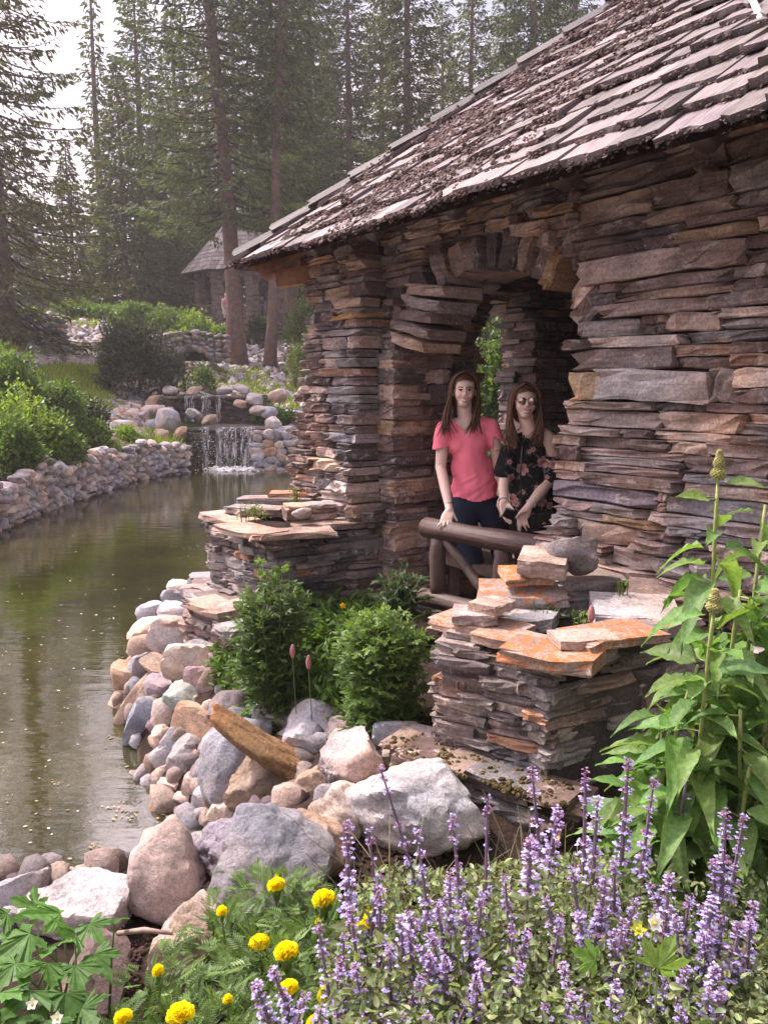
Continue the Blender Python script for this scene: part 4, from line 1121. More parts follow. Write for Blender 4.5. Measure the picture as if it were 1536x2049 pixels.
wl_ = thing('dry_stone_wall', (LEFTWALL[3][0], LEFTWALL[3][1], .2), 'curved dry stone retaining wall of grey field stones along the left shore of the pond', 'stone wall')
rock_wall(wl_, LEFTWALL, -.1, lambda p: .78 + .08 * math.sin(p[1] * 2.3), rf, size=.27, side=-1 if False else 1)
wr_ = thing('dry_stone_wall', (-2.6, 23, .2), 'low dry stone wall of rounded stones between the waterfall and the pavilion', 'stone wall')
rock_wall(wr_, [(-3.45, 21.85), (-2.9, 21.98), (-2.2, 22.18), (-.9, 22.45), (.3, 22.6), (1.5, 21.0)], -.1, lambda p: 1.0 if p[0] < -2 else .8, rf, size=.34)

# ---- cascade
cas = thing('waterfall_ledge', (-4.4, 22.4, 0), 'two step waterfall over dark wet slate ledges at the far end of the pond', 'waterfall')
LC = []
WET = np.array([[.06, .052, .048], [.085, .07, .06], [.05, .045, .045], [.12, .095, .08]]); WP = np.array([.35, .3, .2, .15])
def crs(a, b, z0, z1, **kw):
    poly_wall(LC, rf, [a, b], z0, z1, th=(.045, .08), ln=(.18, .5), dp=.35, pal=WET, pp=WP, jit=.03, **kw)
crs((-5.35, 22.25), (-3.15, 22.35), -.1, 1.12)
crs((-5.75, 22.9), (-5.3, 22.25), 0, 1.1); crs((-3.15, 22.35), (-2.9, 23.2), 0, 1.05)
crs((-6.9, 24.9), (-4.0, 25.1), 1.0, 1.95); crs((-4.0, 25.1), (-3.7, 25.9), 1.0, 2.0); crs((-4.3, 24.4), (-2.9, 24.6), 1.0, 1.32)
crs((-7.4, 25.6), (-6.9, 24.9), 1.1, 1.9)
emit(LC, cas, rf, 200, mat=M_SLATE_WET, key=lambda s: s[4] * s[6])
A = Acc()
for (x0, x1, y0, y1, z) in ((-5.3, -3.2, 22.2, 24.9, 1.12), (-6.8, -4.0, 24.9, 27.2, 1.96)):
    for a_ in np.arange(x0, x1, .42):
        for b_ in np.arange(y0, y1, .5):
            v, f = SLABS[rf.integers(24)]
            A.add(v * (.5, .55, .06) + (a_ + .2 + rf.normal(0, .04), b_ + .25, z + rf.uniform(0, .015) - .02), f, pick(rf, WET, WP) * 1.5)
for (x0, x1, y0, y1, z) in ((-5.3, -3.2, 22.45, 24.9, 1.06), (-6.85, -4.0, 25.1, 27, 1.9)):
    A.add(BOXV * (x1 - x0, y1 - y0, z + .3) + ((x0 + x1) / 2, (y0 + y1) / 2, (z + .3) / 2 - .3), BOXT, (.05, .04, .035))
A.build('ledge_shelf', M_SLATE_WET, cas)
# wall top stones around the falls
for (x, y, z, w, h, cn) in [(-6.25, 23.2, 1.25, .75, .85, 'lgrey'), (-4.95, 22.75, 1.35, .42, .28, 'tan'), (-5.5, 23.2, 1.5, .5, .32, 'lgrey'), (-5.75, 22.6, .95, .4, .4, 'tan'), (-6.7, 23.2, 1.15, .4, .4, 'lgrey'), (-6.9, 24.2, 1.6, .7, .3, 'pinkw'),
                            (-6.6, 24.4, 1.5, .45, .3, 'pink'), (-7.1, 23.7, 1.4, .4, .35, 'pink'), (-3.15, 22.9, 1.22, .5, .4, 'white'), (-3.65, 24.1, 1.55, .75, .32, 'pink'), (-3.4, 23.9, 1.5, .5, .4, 'lgrey'), (-3.9, 24.4, 1.9, .5, .4, 'lgrey'),
                            (-4.4, 24.7, 1.75, .4, .28, 'tan'), (-3.3, 24.9, 2.0, .6, .4, 'pinkw'), (-2.85, 22.65, .95, .55, .5, 'grey'), (-2.65, 22.5, .45, .6, .4, 'lgrey'), (-2.0, 22.7, .75, .5, .4, 'lgrey'), (-6.2, 22.35, .9, .45, .45, 'tan'),
                            (-5.95, 22.3, .5, .5, .35, 'lgrey'), (-3.0, 22.35, .2, .5, .5, 'dgrey'), (-6.9, 26.0, 2.15, .5, .3, 'lgrey'), (-6.2, 26.3, 2.15, .5, .25, 'pinkw'), (-5.2, 26.4, 2.15, .5, .25, 'lgrey'), (-4.6, 26.2, 2.2, .5, .3, 'lgrey'), (-7.2, 25.3, 1.8, .6, .4, 'tan')]:
    dup_mesh('rock', ROCK_MD_ME[rf.integers(14)], cas, frame((x, y, z), np.array([1, .1 * rf.normal(), .15 * rf.normal()]) * w * .55, np.array([0, 1, 0]) * w * .5, np.array([0, 0, 1]) * h * .6), np.array(RC[cn]) * rf.uniform(.9, 1.1))
def fall_mat():
    m, nt, out = new_mat('falling_water')
    geo = nd(nt, 'ShaderNodeNewGeometry')
    s = nz(nt, mapped(nt, geo.outputs['Position'], (26, 26, 1.2)), 1.0, 5, .7)
    d = nd(nt, 'ShaderNodeBsdfPrincipled'); d.inputs['Base Color'].default_value = (.75, .75, .78, 1); d.inputs['Roughness'].default_value = .25
    t = nd(nt, 'ShaderNodeBsdfTransparent')
    mx = nd(nt, 'ShaderNodeMixShader'); lk(nt, ramp(nt, s.outputs[0], [(.47, 0.0), (.64, .75)]), mx.inputs[0]); lk(nt, t.outputs[0], mx.inputs[1]); lk(nt, d.outputs[0], mx.inputs[2]); lk(nt, mx.outputs[0], out.inputs[0])
    return m
M_FALL = fall_mat()
A = Acc()
def sheet(x0, x1, y, z1, z0, throw, seed):
    n, m = 14, 9; V = []
    rg = np.random.default_rng(seed)
    for a_ in range(n + 1):
        u = a_ / n; wob = rg.normal(0, .015)
        for b_ in range(m + 1):
            t = b_ / m
            V.append((x0 + (x1 - x0) * u + wob * t, y - throw * t ** .5 - .05 + .02 * math.sin(u * 20), z1 + (z0 - z1) * t ** 1.3 + .01))
    F = [(a_ * (m + 1) + b_, (a_ + 1) * (m + 1) + b_, (a_ + 1) * (m + 1) + b_ + 1, a_ * (m + 1) + b_ + 1) for a_ in range(n) for b_ in range(m)]
    A.add(V, np.array(F))
for (x0, x1, sd) in ((-5.0, -4.8, 1), (-4.62, -4.05, 2), (-3.95, -3.62, 3), (-3.75, -3.55, 4)): sheet(x0, x1, 22.08, 1.17, 0, .18, sd)
for (x0, x1, sd) in ((-6.1, -5.8, 5), (-5.6, -5.3, 6), (-5.15, -5.0, 7)): sheet(x0, x1, 24.75, 1.99, 1.2, .12, sd)
tag(A.build('falling_water', M_FALL, cas, True), kind='stuff')
A = Acc()
for _ in range(520):
    x = rf.choice([rf.normal(-4.3, .28), rf.normal(-3.7, .14)], p=[.65, .35]); y = 21.85 + rf.normal(0, .14)
    A.add(ICV * rf.uniform(.012, .05) * (1, 1, .6) + (x, y, abs(rf.normal(0, .04))), ICF)
for _ in range(260):
    x = rf.uniform(-5.2, -3.3); z = rf.uniform(0, 1.15)
    A.add(ICV * rf.uniform(.006, .014) + (x, 21.9 + rf.normal(0, .05), z), ICF)
M_FOAM = plain_mat('water_foam', rough=.4, spec=.5, vary=.05)
tag(A.build('foam', M_FOAM, cas, True, None), kind='stuff')

# ---- scree on the hillside
def scatter(n, boxes, fn, rng):
    out = []
    while len(out) < n:
        b = boxes[rng.choice(len(boxes), p=np.array([q[4] for q in boxes]) / sum(q[4] for q in boxes))]
        x, y = rng.uniform(b[0], b[1]), rng.uniform(b[2], b[3])
        out.append((x, y))
    return np.array(out)
# boxes in photo pixels (px0, px1, py0, py1): seed the hillside where the photo shows stones
scr = [(380, 680, 690, 800, 5), (560, 620, 790, 890, 1.2), (0, 230, 600, 690, 3.0), (60, 420, 650, 740, 2.6), (230, 420, 740, 800, 1.6), (200, 290, 790, 900, 1.4), (470, 560, 740, 830, .9), (600, 680, 700, 770, 1.6), (0, 240, 690, 735, 1.2)]
P = scatter(3600, scr, None, rf)
A = Acc(); 
for (px, py) in P:
    p = hitH(px, py, y0=12)
    if p[1] > 60: continue
    if p[2] < .5: continue
    s = rf.uniform(.11, .33) * (1.25 if rf.random() < .12 else 1)
    v, f = ROCK_XS[rf.integers(10)] if p[1] > 24 else ROCK_LO[rf.integers(14)]
    A.add((v * (s * rf.uniform(.8, 1.3), s * rf.uniform(.7, 1.1), s * .6)) @ rnd_rot(rf, 1)[0].T * (1, 1, .8) + (p[0], p[1], Hs(p[0], p[1]) + s * .15), f, fcol(rf))
sc_ = A.build('hillside_rocks', M_ROCK, None, False)
tag(sc_, 'loose grey and pink rocks covering the hillside', None, kind='stuff')
# ---- rubble arches on the hillside
def arch_bridge(name, px, py, y, w, h, lab, rng, thick=1.2, deck=.25):
    c = atY(px, py, y); t = thing(name, (c[0], c[1], c[2] - h), lab, 'stone arch')
    A_ = Acc(); n = 0
    R_ = w / 2; rise = h
    items = []
    k = 15
    for j in range(k):                        # ring
        a_ = math.pi * (j + .5) / k
        for dy in (-thick / 2, 0, thick / 2): items.append((np.array([c[0] + math.cos(a_) * R_, c[1] + dy, c[2] - h + math.sin(a_) * rise]), .34, .26, a_))
    for q in range(3):                        # spandrel and parapet courses
        for x in np.arange(-w * .9, w * .9, .3):
            zz = deck + q * .2 - abs(x) * .14 + 0.05
            xr = x / R_
            if abs(xr) < 1 and zz < rise * math.sqrt(1 - xr * xr) - h + h: pass
            items.append((np.array([c[0] + x, c[1] - thick / 2 + rng.normal(0, .05), c[2] + zz - .12]), .32, .2, 0))
    for x in list(np.arange(-w * .95, -R_, .3)) + list(np.arange(R_, w * .95, .3)):
        for z in np.arange(-h, .2, .2): items.append((np.array([c[0] + x, c[1] - thick / 2 + rng.normal(0, .05), c[2] + z]), .32, .22, 0))
    for (p_, a1, b1, ang) in items:
        s = rng.uniform(.8, 1.15)
        X = np.array([math.sin(ang) if ang else 1, 0, -math.cos(ang) if ang else rng.normal(0, .12)]); Y = np.array([0, 1.0, 0]); Z_ = np.cross(X, Y)
        dup_mesh('stone', ROCK_LO_ME[rng.integers(14)], t, frame(p_, X * a1 * .55 * s, Y * .3, Z_ * b1 * .6 * s), fcol(rng, .8))
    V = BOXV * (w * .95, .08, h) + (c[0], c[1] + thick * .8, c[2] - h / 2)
    mk('arch_shade_panel', V, BOXT, M_MORTAR, t, col=np.tile([.02, .018, .016], (8, 1)))  # near-black panel behind the stones, painting in the shade under the arch
    return t
arch_bridge('stone_arch', 55, 665, 30.5, 2.0, .62, 'low rubble stone arch over a dark trickle at the left edge of the hillside', rf)
arch_bridge('stone_arch', 392, 696, 32.5, 1.5, .5, 'small rubble stone arch left of the leaning trunk, beside the round dark shrub', rf)
A = Acc(); c = atY(45, 680, 30.2)
sheet(c[0] - .6, c[0] + .5, 30.1, c[2] + .1, c[2] - .6, .05, 9)
tag(A.build('upper_trickle', M_FALL, None, True), 'thin veil of water falling under the left stone arch', None, kind='stuff')

# ================================================================ far pavilion
def far_pavilion():
    y = 46.0
    s = pxm(460, 600, y)
    c = atY(468, 640, y); zf = c[2]
    cx, cy = c[0] + .05, y + 2.6
    R = 97 * s; RE = 122 * s
    zb = zf - 1.9; ze = atY(460, 542, y)[2]; zt = atY(450, 395, y)[2]
    t = thing('far_pavilion', (cx, cy, zf), 'small octagonal stone pavilion with a shake roof among the spruces on the hill', 'pavilion')
    ang = [math.radians(22.5 + 45 * k) for k in range(8)]
    def ring(r, z): return [(cx + r * math.cos(a_), cy + r * math.sin(a_), z) for a_ in ang]
    ro = thing  # keep name short
    rm = mk('roof', ring(RE, ze) + [(cx, cy, zt)], [(k, (k + 1) % 8, 8) for k in range(8)] + [tuple(range(8))[::-1]], M_TIMBER, t, col=np.tile([.12, .09, .08], (9, 1)))
    A_ = Acc(); rg = np.random.default_rng(3)
    for k in range(8):
        a0, a1 = np.array(ring(RE, ze)[k]), np.array(ring(RE, ze)[(k + 1) % 8]); ap = np.array([cx, cy, zt])
        mid = (a0 + a1) / 2; up = unitv(ap - mid); ed = unitv(a1 - a0); nn = np.cross(ed, up); nn = nn if nn[2] > 0 else -nn
        SLn = np.linalg.norm(ap - mid); W_ = np.linalg.norm(a1 - a0)
        rows = 15
        for q in range(rows):
            r0 = q * SLn / rows; wd = W_ * (1 - r0 / SLn); x = -wd / 2
            while x < wd / 2 - .05:
                w = min(rg.uniform(.14, .34), wd / 2 - x)
                B = np.stack([ed * w * .95, up * SLn / rows * 1.5, nn * .05], 1)
                if np.linalg.det(B) < 0: B[:, 0] *= -1
                v, f, cc = SH[rg.integers(12)]
                A_.add(v @ B.T + mid + ed * (x + w / 2) + up * (r0 - .05) + nn * .05, f, np.array([.42, .36, .35]) * rg.uniform(.6, 1.15) * cc)
                x += w
    tag(A_.build('roof_shingles', M_SHINGLE, rm), kind='stuff')
    # piers at the corners with blocks, arches between
    for k in range(8):
        a0, a1 = np.array(ring(R, 0)[k]), np.array(ring(R, 0)[(k + 1) % 8]); ed = unitv(a1 - a0); W_ = np.linalg.norm(a1 - a0); nn = np.array([ed[1], -ed[0], 0])
        if np.dot(nn, (a0 + a1) / 2 - [cx, cy, 0]) < 0: nn = -nn
        for sx in (0, 1):
            Aw = Acc()
            z = zf
            while z < ze - .02:
                h = min(rg.uniform(.22, .34), ze - z); pw = .42
                base = a0 + ed * (pw / 2) if sx == 0 else a1 - ed * (pw / 2)
                B = np.stack([ed * (pw + .0) * rg.uniform(.97, 1.02), nn * .42, np.array([0, 0, h * .96])], 1)
                if np.linalg.det(B) < 0: B[:, 0] *= -1
                v, f = SLABS[rg.integers(24)]
                Aw.add(v @ B.T + base + [0, 0, z + h / 2] - nn * .15, f, np.array([.32, .25, .235]) * rg.uniform(.8, 1.2)); z += h
            Aw.build('pier', M_SLATE, t)
        # arched head
        Ah = Acc(); n = 10; x0, x1 = .40, W_ - .40; hw = (x1 - x0) / 2; xm = W_ / 2
        for j in range(n):
            u0, u1 = -hw + 2 * hw * j / n, -hw + 2 * hw * (j + 1) / n
            z0 = ze - .75 + .6 * math.sqrt(max(0, 1 - ((u0 + u1) / 2 / hw) ** 2))
            cpt = a0 + ed * (xm + (u0 + u1) / 2) + [0, 0, (z0 + ze) / 2] - nn * .15
            B = np.stack([ed * (u1 - u0) * 1.02, nn * .36, np.array([0, 0, max(.05, ze - z0)])], 1)
            Ah.add(BOXV @ B.T + cpt, BOXT, np.array([.28, .22, .205]) * rg.uniform(.85, 1.15))
        Ah.build('arch_head', M_SLATE, t)
        # lattice rail
        Ar = Acc()
        for z_ in (zf + .18, zf + .85): v, f = box_between(a0 + ed * .4 + [0, 0, z_], a1 - ed * .4 + [0, 0, z_], .07, .07); Ar.add(v, f, (.34, .27, .24))
        for u in np.linspace(.5, W_ - .5, 5): v, f = box_between(a0 + ed * u + [0, 0, zf + .15], a0 + ed * u + [0, 0, zf + .88], .05, .05); Ar.add(v, f, (.34, .27, .24))
        v, f = box_between(a0 + ed * (xm - .25) + [0, 0, zf + .5], a0 + ed * (xm + .25) + [0, 0, zf + .5], .05, .05); Ar.add(v, f, (.34, .27, .24))
        if k in (4, 6, 5): Ar.build('railing', M_TIMBER, t)
    # rubble base
    LBs = []
    rgb = ring(R * 1.04, 0)
    for k in range(8):
        a0, a1 = np.array(rgb[k])[:2], np.array(rgb[(k + 1) % 8])[:2]
        if np.dot(np.array([(a1 - a0)[1], -(a1 - a0)[0]]), (a0 + a1) / 2 - [cx, cy]) < 0: a0, a1 = a1, a0
        poly_wall(LBs, rg, [a0, a1], zb, zf, th=(.10, .2), ln=(.2, .5), dp=.3, pal=PAL, pp=PALP, jit=.03)
    emit(LBs, t, rg, 60, key=lambda s: s[4] * s[6] / (s[0][1]) ** 2, stuffname='base_stones')
    mk('base_core', [(*p[:2], zb) for p in ring(R * .98, 0)] + [(*p[:2], zf - .02) for p in ring(R * .98, 0)], [tuple(range(8, 16))] + [(k, (k + 1) % 8, 8 + (k + 1) % 8, 8 + k) for k in range(8)], M_MORTAR, t, col=np.tile([.07, .055, .05], (16, 1)))
    return cx, cy, zf, y
FP = far_pavilion()
# ================================================================ spruces
NEEDLE_U = np.array([(0, 0, 0), (.5, .45, .06), (0, 1, -.04), (-.5, .45, .06)], float); NEEDLE_F = np.array([(0, 1, 2), (0, 2, 3)])
def spruce_geo(seed, h, rad, z0=.12, nb=260, dens=1.0, droop=.45, lean=(0, 0), ragged=.3, spray=.34, trunk_r=None, hue=0.0, power=.75):
    rg = np.random.default_rng(seed)
    tr = trunk_r or h * .0125
    K = 12; P = []; R = []
    for k in range(K):
        s = k / (K - 1)
        P.append((lean[0] * s * (1.0 + .25 * math.sin(s * 5 + seed)) + .05 * math.sin(s * 9 + seed), lean[1] * s, -.3 + (h + .3) * s)); R.append(tr * (1 - s) ** .8 * (1.0 + .45 * math.exp(-s * 40)) + .015)
    P = np.array(P)
    def axis(z):
        s = np.clip((z + .3) / (h + .3), 0, 1); return np.array([np.interp(s, np.linspace(0, 1, K), P[:, 0]), np.interp(s, np.linspace(0, 1, K), P[:, 1]), z])
    trunk = tube(P, R, 10)
    A_ = Acc(); T, Yx, Nn, S, C = [], [], [], [], []
    zs = z0 * h + (h - z0 * h) * (np.linspace(0, 1, nb) ** 1.05)
    for i, z in enumerate(zs):
        s = (z - z0 * h) / (h - z0 * h)
        a = i * 2.399 + rg.normal(0, .3)
        Lb = rad * (1 - s) ** power * (.55 + .45 * min(1, s * 6 + .5)) * rg.uniform(1 - ragged, 1 + ragged * .55)
        Lb = max(Lb, .18)
        d = np.array([math.cos(a), math.sin(a)]); o = axis(z)
        dr = droop * rg.uniform(.6, 1.3) * (1 - .7 * s); up = .30 * (s) + .10
        n = max(3, int(Lb / .32)); pts = []
        for k in range(n + 1):
            t = k / n; pts.append(o + np.array([d[0] * Lb * t, d[1] * Lb * t, Lb * (up * t - dr * t * (1.25 - .75 * t))]))
        pts = np.array(pts)
        if n >= 2:
            v, f = tube(pts, np.linspace(.012 + Lb * .009, .006, n + 1), 4, cap=False); A_.add(v, f, (.075, .055, .045))
        side = np.array([-d[1], d[0], 0])
        m = int(max(5, Lb * 15 * dens))
        for _ in range(m):
            t = rg.uniform(.12, 1.0) ** .8
            p = np.array([np.interp(t * n, np.arange(n + 1), pts[:, q]) for q in range(3)])
            lt = (.15 + .30 * Lb * (1 - t) ** .8 * min(1, t * 4)) * rg.uniform(.2, 1.0)
            sg = rg.choice([-1, 1])
            off = side * sg * lt * .9 + np.array([d[0], d[1], 0]) * lt * .45 + np.array([0, 0, -.38 * lt * rg.uniform(.2, 1.6)])
            q = p + off
            ax = unitv(side * sg * rg.uniform(.3, 1) + np.array([d[0], d[1], 0]) * rg.uniform(.3, 1) + np.array([0, 0, rg.uniform(-1.1, .15)]))
            T.append(q - ax * spray * .3); Yx.append(ax); Nn.append(np.array([rg.normal(0, .5), rg.normal(0, .5), 1])); S.append((spray * rg.uniform(.30, .5), spray * rg.uniform(.7, 1.5), spray))
            C.append(np.array([.090, .125, .052]) * rg.uniform(.55, 1.45) * np.array([1 + hue + rg.uniform(-.1, .25) , 1, 1 - hue]))
    if T:
        v, f, c = inst(NEEDLE_U, NEEDLE_F, basis(np.array(Yx), np.array(Nn)), np.array(T), np.array(S), np.array(C))
        A_.add(v, f, c)
    V = np.vstack(A_.V); Cc = np.vstack(A_.C); F = np.vstack(A_.F)
    return mesh_data('spruce_trunk', trunk[0], trunk[1], M_BARK, True, np.tile([.185, .125, .105], (len(trunk[0]), 1))), mesh_data('spruce_crown', V, F, M_NEEDLE, False, Cc)
def plant_tree(geo, x, y, rz, sc, label, group, z=None, hs=1.0, col=(1, 1, 1)):
    z = Hs(x, y) if z is None else z
    t = thing('spruce_tree', (x, y, z), ' '.join(label.split()[:16]), 'spruce tree', group, rz)
    wx = 1.04 if geo in (gB, gD) else 1.0
    WMt = Matrix.Diagonal((sc * wx, sc * wx, sc * hs, 1))
    for nm, me in (('trunk', geo[0]), ('crown', geo[1])):
        o = bpy.data.objects.new(nm, me); COL.objects.link(o); o.parent = t; o.matrix_basis = WMt
        o.color = (*col, 1) if nm == 'crown' else (1, 1, 1, 1)
    return t
def px_at(px, y, py=600): return float(atY(px, py, y)[0])
G_F = 'tall spruces around the pond'
gA = spruce_geo(1, 27, 4.0, z0=.03, nb=400, dens=2.0, droop=.75, ragged=.4, spray=.22, trunk_r=.30)           # left, drooping, open
gB = spruce_geo(2, 26, 3.5, z0=.06, nb=320, dens=2.3, droop=.55, ragged=.45, power=.6, spray=.25)
gC = spruce_geo(3, 14, 2.6, z0=.02, nb=230, dens=1.5, droop=.45, ragged=.2, power=.85)             # dense low
gD = spruce_geo(4, 27, 3.3, z0=.26, nb=320, dens=2.2, spray=.25, droop=.6, ragged=.55, power=.6)             # bare lower trunk
gE = spruce_geo(5, 28, 4.4, z0=.22, nb=340, dens=1.9, spray=.24, droop=.5, lean=(-1.2, 0), ragged=.5, trunk_r=.36, power=.55)
gT = spruce_geo(6, 22, 1.5, z0=.15, nb=220, dens=1.1, droop=.5, ragged=.5, power=.7)
plant_tree(gA, px_at(8, 29), 29, .4, 1.0, 'big drooping spruce at the left edge of the picture, its bare trunk on the hillside', G_F, col=(1.15, .95, .95))
plant_tree(gE, px_at(474, 35.5), 35.5, 0, 1.0, 'large spruce whose pale bare trunk stands before the far pavilion', G_F)
t2 = spruce_geo(8, 24, 2.0, z0=.42, nb=170, dens=1.0, droop=.6, lean=(1.6, 1.0), ragged=.5, trunk_r=.22, power=.6)
plant_tree(t2, px_at(533, 34), 34, 0, 1.0, 'slimmer leaning spruce just right of the pale trunk, by the eave of the near roof', G_F)
plant_tree(gT, px_at(212, 50), 50, 1.0, 1.0, 'narrow young spruce whose thin top stands alone against the sky', G_F, hs=.97)
for k, (px, y, g, sc, hs, lab) in enumerate([
    (150, 47, gC, .85, .85, 'dense dark spruce with branches to the ground, left of the narrow one'), (255, 44, gC, 1.05, .9, 'broad dense spruce standing behind the flowering perennials'), (318, 54, gC, .95, .95, 'dense spruce left of the far pavilion roof'),
    (295, 50, gB, .95, .80, 'tall full spruce between the narrow spruce and the leaning one'), (365, 57, gB, .95, .86, 'tall spruce behind the left side of the far pavilion'), (580, 44, gD, .9, 1.0, 'open spruce with a bare trunk above the far pavilion'),
    (625, 52, gD, .95, 1.0, 'thin spruce right of the far pavilion, seen over the low end of the roof'), (700, 50, gD, .9, .95, 'spruce behind the middle of the roof slope with dark tiers'), (812, 40, gD, .85, 1.0, 'straight dark trunked spruce over the middle of the roof'),
    (765, 58, gB, 1.0, .95, 'fuller spruce standing behind the straight dark trunk'), (935, 46, gB, .8, .98, 'bushy olive spruce above the upper roof'), (1052, 38, gD, .85, 1.0, 'straight spruce trunk near the top of the roof'), (1130, 50, gD, 1.0, 1.0, 'spruce partly hidden by the roof ridge'),
    (75, 60, gB, .9, .42, 'hazy spruce far behind the left edge tree'), (425, 64, gB, 1.0, .9, 'dim spruce far behind the far pavilion roof'), (880, 62, gB, 1.0, .9, 'faded spruce in the gap between two trunks above the roof'), (540, 66, gB, .95, .95, 'distant spruce between the leaning trunks'), (660, 66, gB, 1.0, .9, 'distant spruce between the tiers above the roof end'),
    (1000, 64, gB, 1.0, 1.0, 'distant spruce beside the bushy olive one'), (480, 60, gD, .95, 1.0, 'spruce directly behind the far pavilion')]):
    plant_tree(g, px_at(px, y), y, k * 1.7, sc, lab, G_F, hs=hs, col=(1.25, 1.15, .8) if 'olive' in lab else (1 + .1 * math.sin(k), 1, 1))
# the far forest that reads as one mass
A = Acc()
rt = np.random.default_rng(77)
fr = spruce_geo(9, 20, 3.6, z0=.03, nb=150, dens=1.0, droop=.5, spray=.6)
def me_arrays(me):
    V = np.empty(len(me.vertices) * 3); me.vertices.foreach_get('co', V); F = np.empty(len(me.polygons) * 3, int); me.polygons.foreach_get('vertices', F)
    C = np.empty(len(me.vertices) * 4); me.color_attributes['Col'].data.foreach_get('color', C)
    return V.reshape(-1, 3), F.reshape(-1, 3), C.reshape(-1, 4)
fV, fF, fC = me_arrays(fr[1])
for k in range(46):
    px = rt.uniform(-700, 2100); y = rt.uniform(68, 92)
    if 60 < px < 215: hs = .42
    else: hs = rt.uniform(.5, .85)
    x = px_at(px, y); a = rt.uniform(0, 6.28); ca, sa = math.cos(a), math.sin(a)
    V = np.stack([fV[:, 0] * ca - fV[:, 1] * sa, fV[:, 0] * sa + fV[:, 1] * ca, fV[:, 2] * hs], 1) * 1.1
    A.add(V + (x, y, Hs(x, y)), fF, fC)
tag(A.build('distant_forest', M_NEEDLE), 'distant spruce forest closing the view behind the garden', None, kind='stuff')

# ================================================================ shrubs and leafy masses on the far bank
OV_U = np.array([(0, 0, 0), (.32, .35, .05), (.22, .75, .02), (0, 1, -.08), (-.22, .75, .02), (-.32, .35, .05), (0, .5, -.05)], float)
OV_F = np.array([(0, 1, 6), (1, 2, 6), (2, 3, 6), (3, 4, 6), (4, 5, 6), (5, 0, 6)])
DI_U = np.array([(0, 0, 0), (.3, .5, .04), (0, 1, -.1), (-.3, .5, .04)], float)
def leaf_blob(rg, c, r, n, size, col, U=DI_U, F=NEEDLE_F, flat=1.0, shell=.55, cv=.35, hang=.0):
    d = unitv(rg.normal(size=(n, 3))); d[:, 2] = np.abs(d[:, 2]) * flat + rg.uniform(-.15, .1, n)
    lump = 1 + .16 * np.sin(d[:, 0] * 5 + c[0]) * np.cos(d[:, 1] * 4 + c[1]) + .1 * np.sin(d[:, 2] * 9 + c[0] * 3)
    rad = (shell + (1 - shell) * rg.random(n) ** .6) * lump
    T = np.array(c) + d * rad[:, None] * np.array(r)
    ax = unitv(d + rg.normal(0, .7, (n, 3)) + np.array([0, 0, .25 - hang])); nn = unitv(d * .4 + np.array([0, 0, .8]) + rg.normal(0, .35, (n, 3)))
    C = np.array(col) * (1 + cv * rg.uniform(-1, 1, (n, 1))) * (1 + .12 * rg.normal(size=(n, 3)) * .5)
    return inst(U, F, basis(ax, nn), T, size * rg.uniform(.6, 1.35, n), C)
def shrub(name, px, py, y, w, h, n, size, col, label, cat='shrub', group=None, stem=True, seed=0, hang=0, U=DI_U, F=NEEDLE_F, mat=None, rx=1.0):
    p = atY(px, py, y); s = pxm(px, py, y); x = p[0]
    z = Hs(x, y); rg = np.random.default_rng(seed + int(px) * 7 + int(py))
    top = p[2]; zz = min(z, top - .3)
    r = (w * s / 2, w * s / 2 * rx, max(.2, top - zz))
    t = thing(name, (x, y, zz), label, cat, group)
    A_ = Acc()
    v, f, c = leaf_blob(rg, (x, y, zz + r[2] * .12), (r[0], r[1], r[2] * .95), n, size, col, U, F, hang=hang); A_.add(v, f, c)
    for k in range(5):
        a = rg.uniform(0, 6.28); q = rg.uniform(.25, .6)
        v, f, c = leaf_blob(rg, (x + math.cos(a) * r[0] * q, y + math.sin(a) * r[1] * q, zz + r[2] * rg.uniform(.3, .62)), (r[0] * .5, r[1] * .5, r[2] * .46), n // 5, size, np.array(col) * rg.uniform(.85, 1.25), U, F, hang=hang); A_.add(v, f, c)
    A_.build('foliage', mat or M_LEAF, t)
    if stem:
        B_ = Acc()
        for k in range(6):
            a = rg.uniform(0, 6.28); v, f = tube([(x, y, zz - .1), (x + math.cos(a) * r[0] * .3, y + math.sin(a) * r[1] * .3, zz + r[2] * .5), (x + math.cos(a) * r[0] * .6, y + math.sin(a) * r[1] * .6, zz + r[2] * .85)], [.03, .018, .006], 5); B_.add(v, f, (.10, .07, .05))
        B_.build('stems', M_STEM, t)
    return t
DG = (.045, .062, .030); MG = (.105, .165, .038); LG = (.19, .27, .045); YG = (.28, .34, .05)
shrub('shrub', 268, 655, 26.5, 150, 0, 5200, .13, (.070, .082, .055), 'round grey green shrub in the middle of the hillside', stem=True, rx=.8)
shrub('shrub', 345, 690, 27.5, 70, 0, 900, .12, (.08, .09, .06), 'low greyish shrub at the right foot of the round grey green one')
shrub('leafy_bush', 55, 622, 34, 75, 0, 700, .13, LG, 'bright green bushy clump among the rocks near the left edge trunk', 'bush')
for k, (px, py, w, y, c, lab) in enumerate([(150, 605, 90, 40, MG, 'leafy clump with orange flowers below the dense spruces'), (210, 612, 100, 40, MG, 'leafy clump right of the orange flowered one'), (275, 606, 110, 39, MG, 'leafy perennial clump in the middle of the long bed'), (335, 615, 110, 38, MG, 'leafy perennial clump left of the far pavilion steps'),
        (385, 630, 100, 37, LG, 'sunlit green clump before the far pavilion'), (440, 655, 60, 36.5, LG, 'small sunlit clump by the pale trunk'), (515, 640, 50, 41, DG, 'dark shrub between the two bare trunks')]):
    shrub('leafy_bush', px, py, y, w, 0, 1300, .15, c, lab, 'bush', 'green clumps in the bed below the spruces', seed=k)
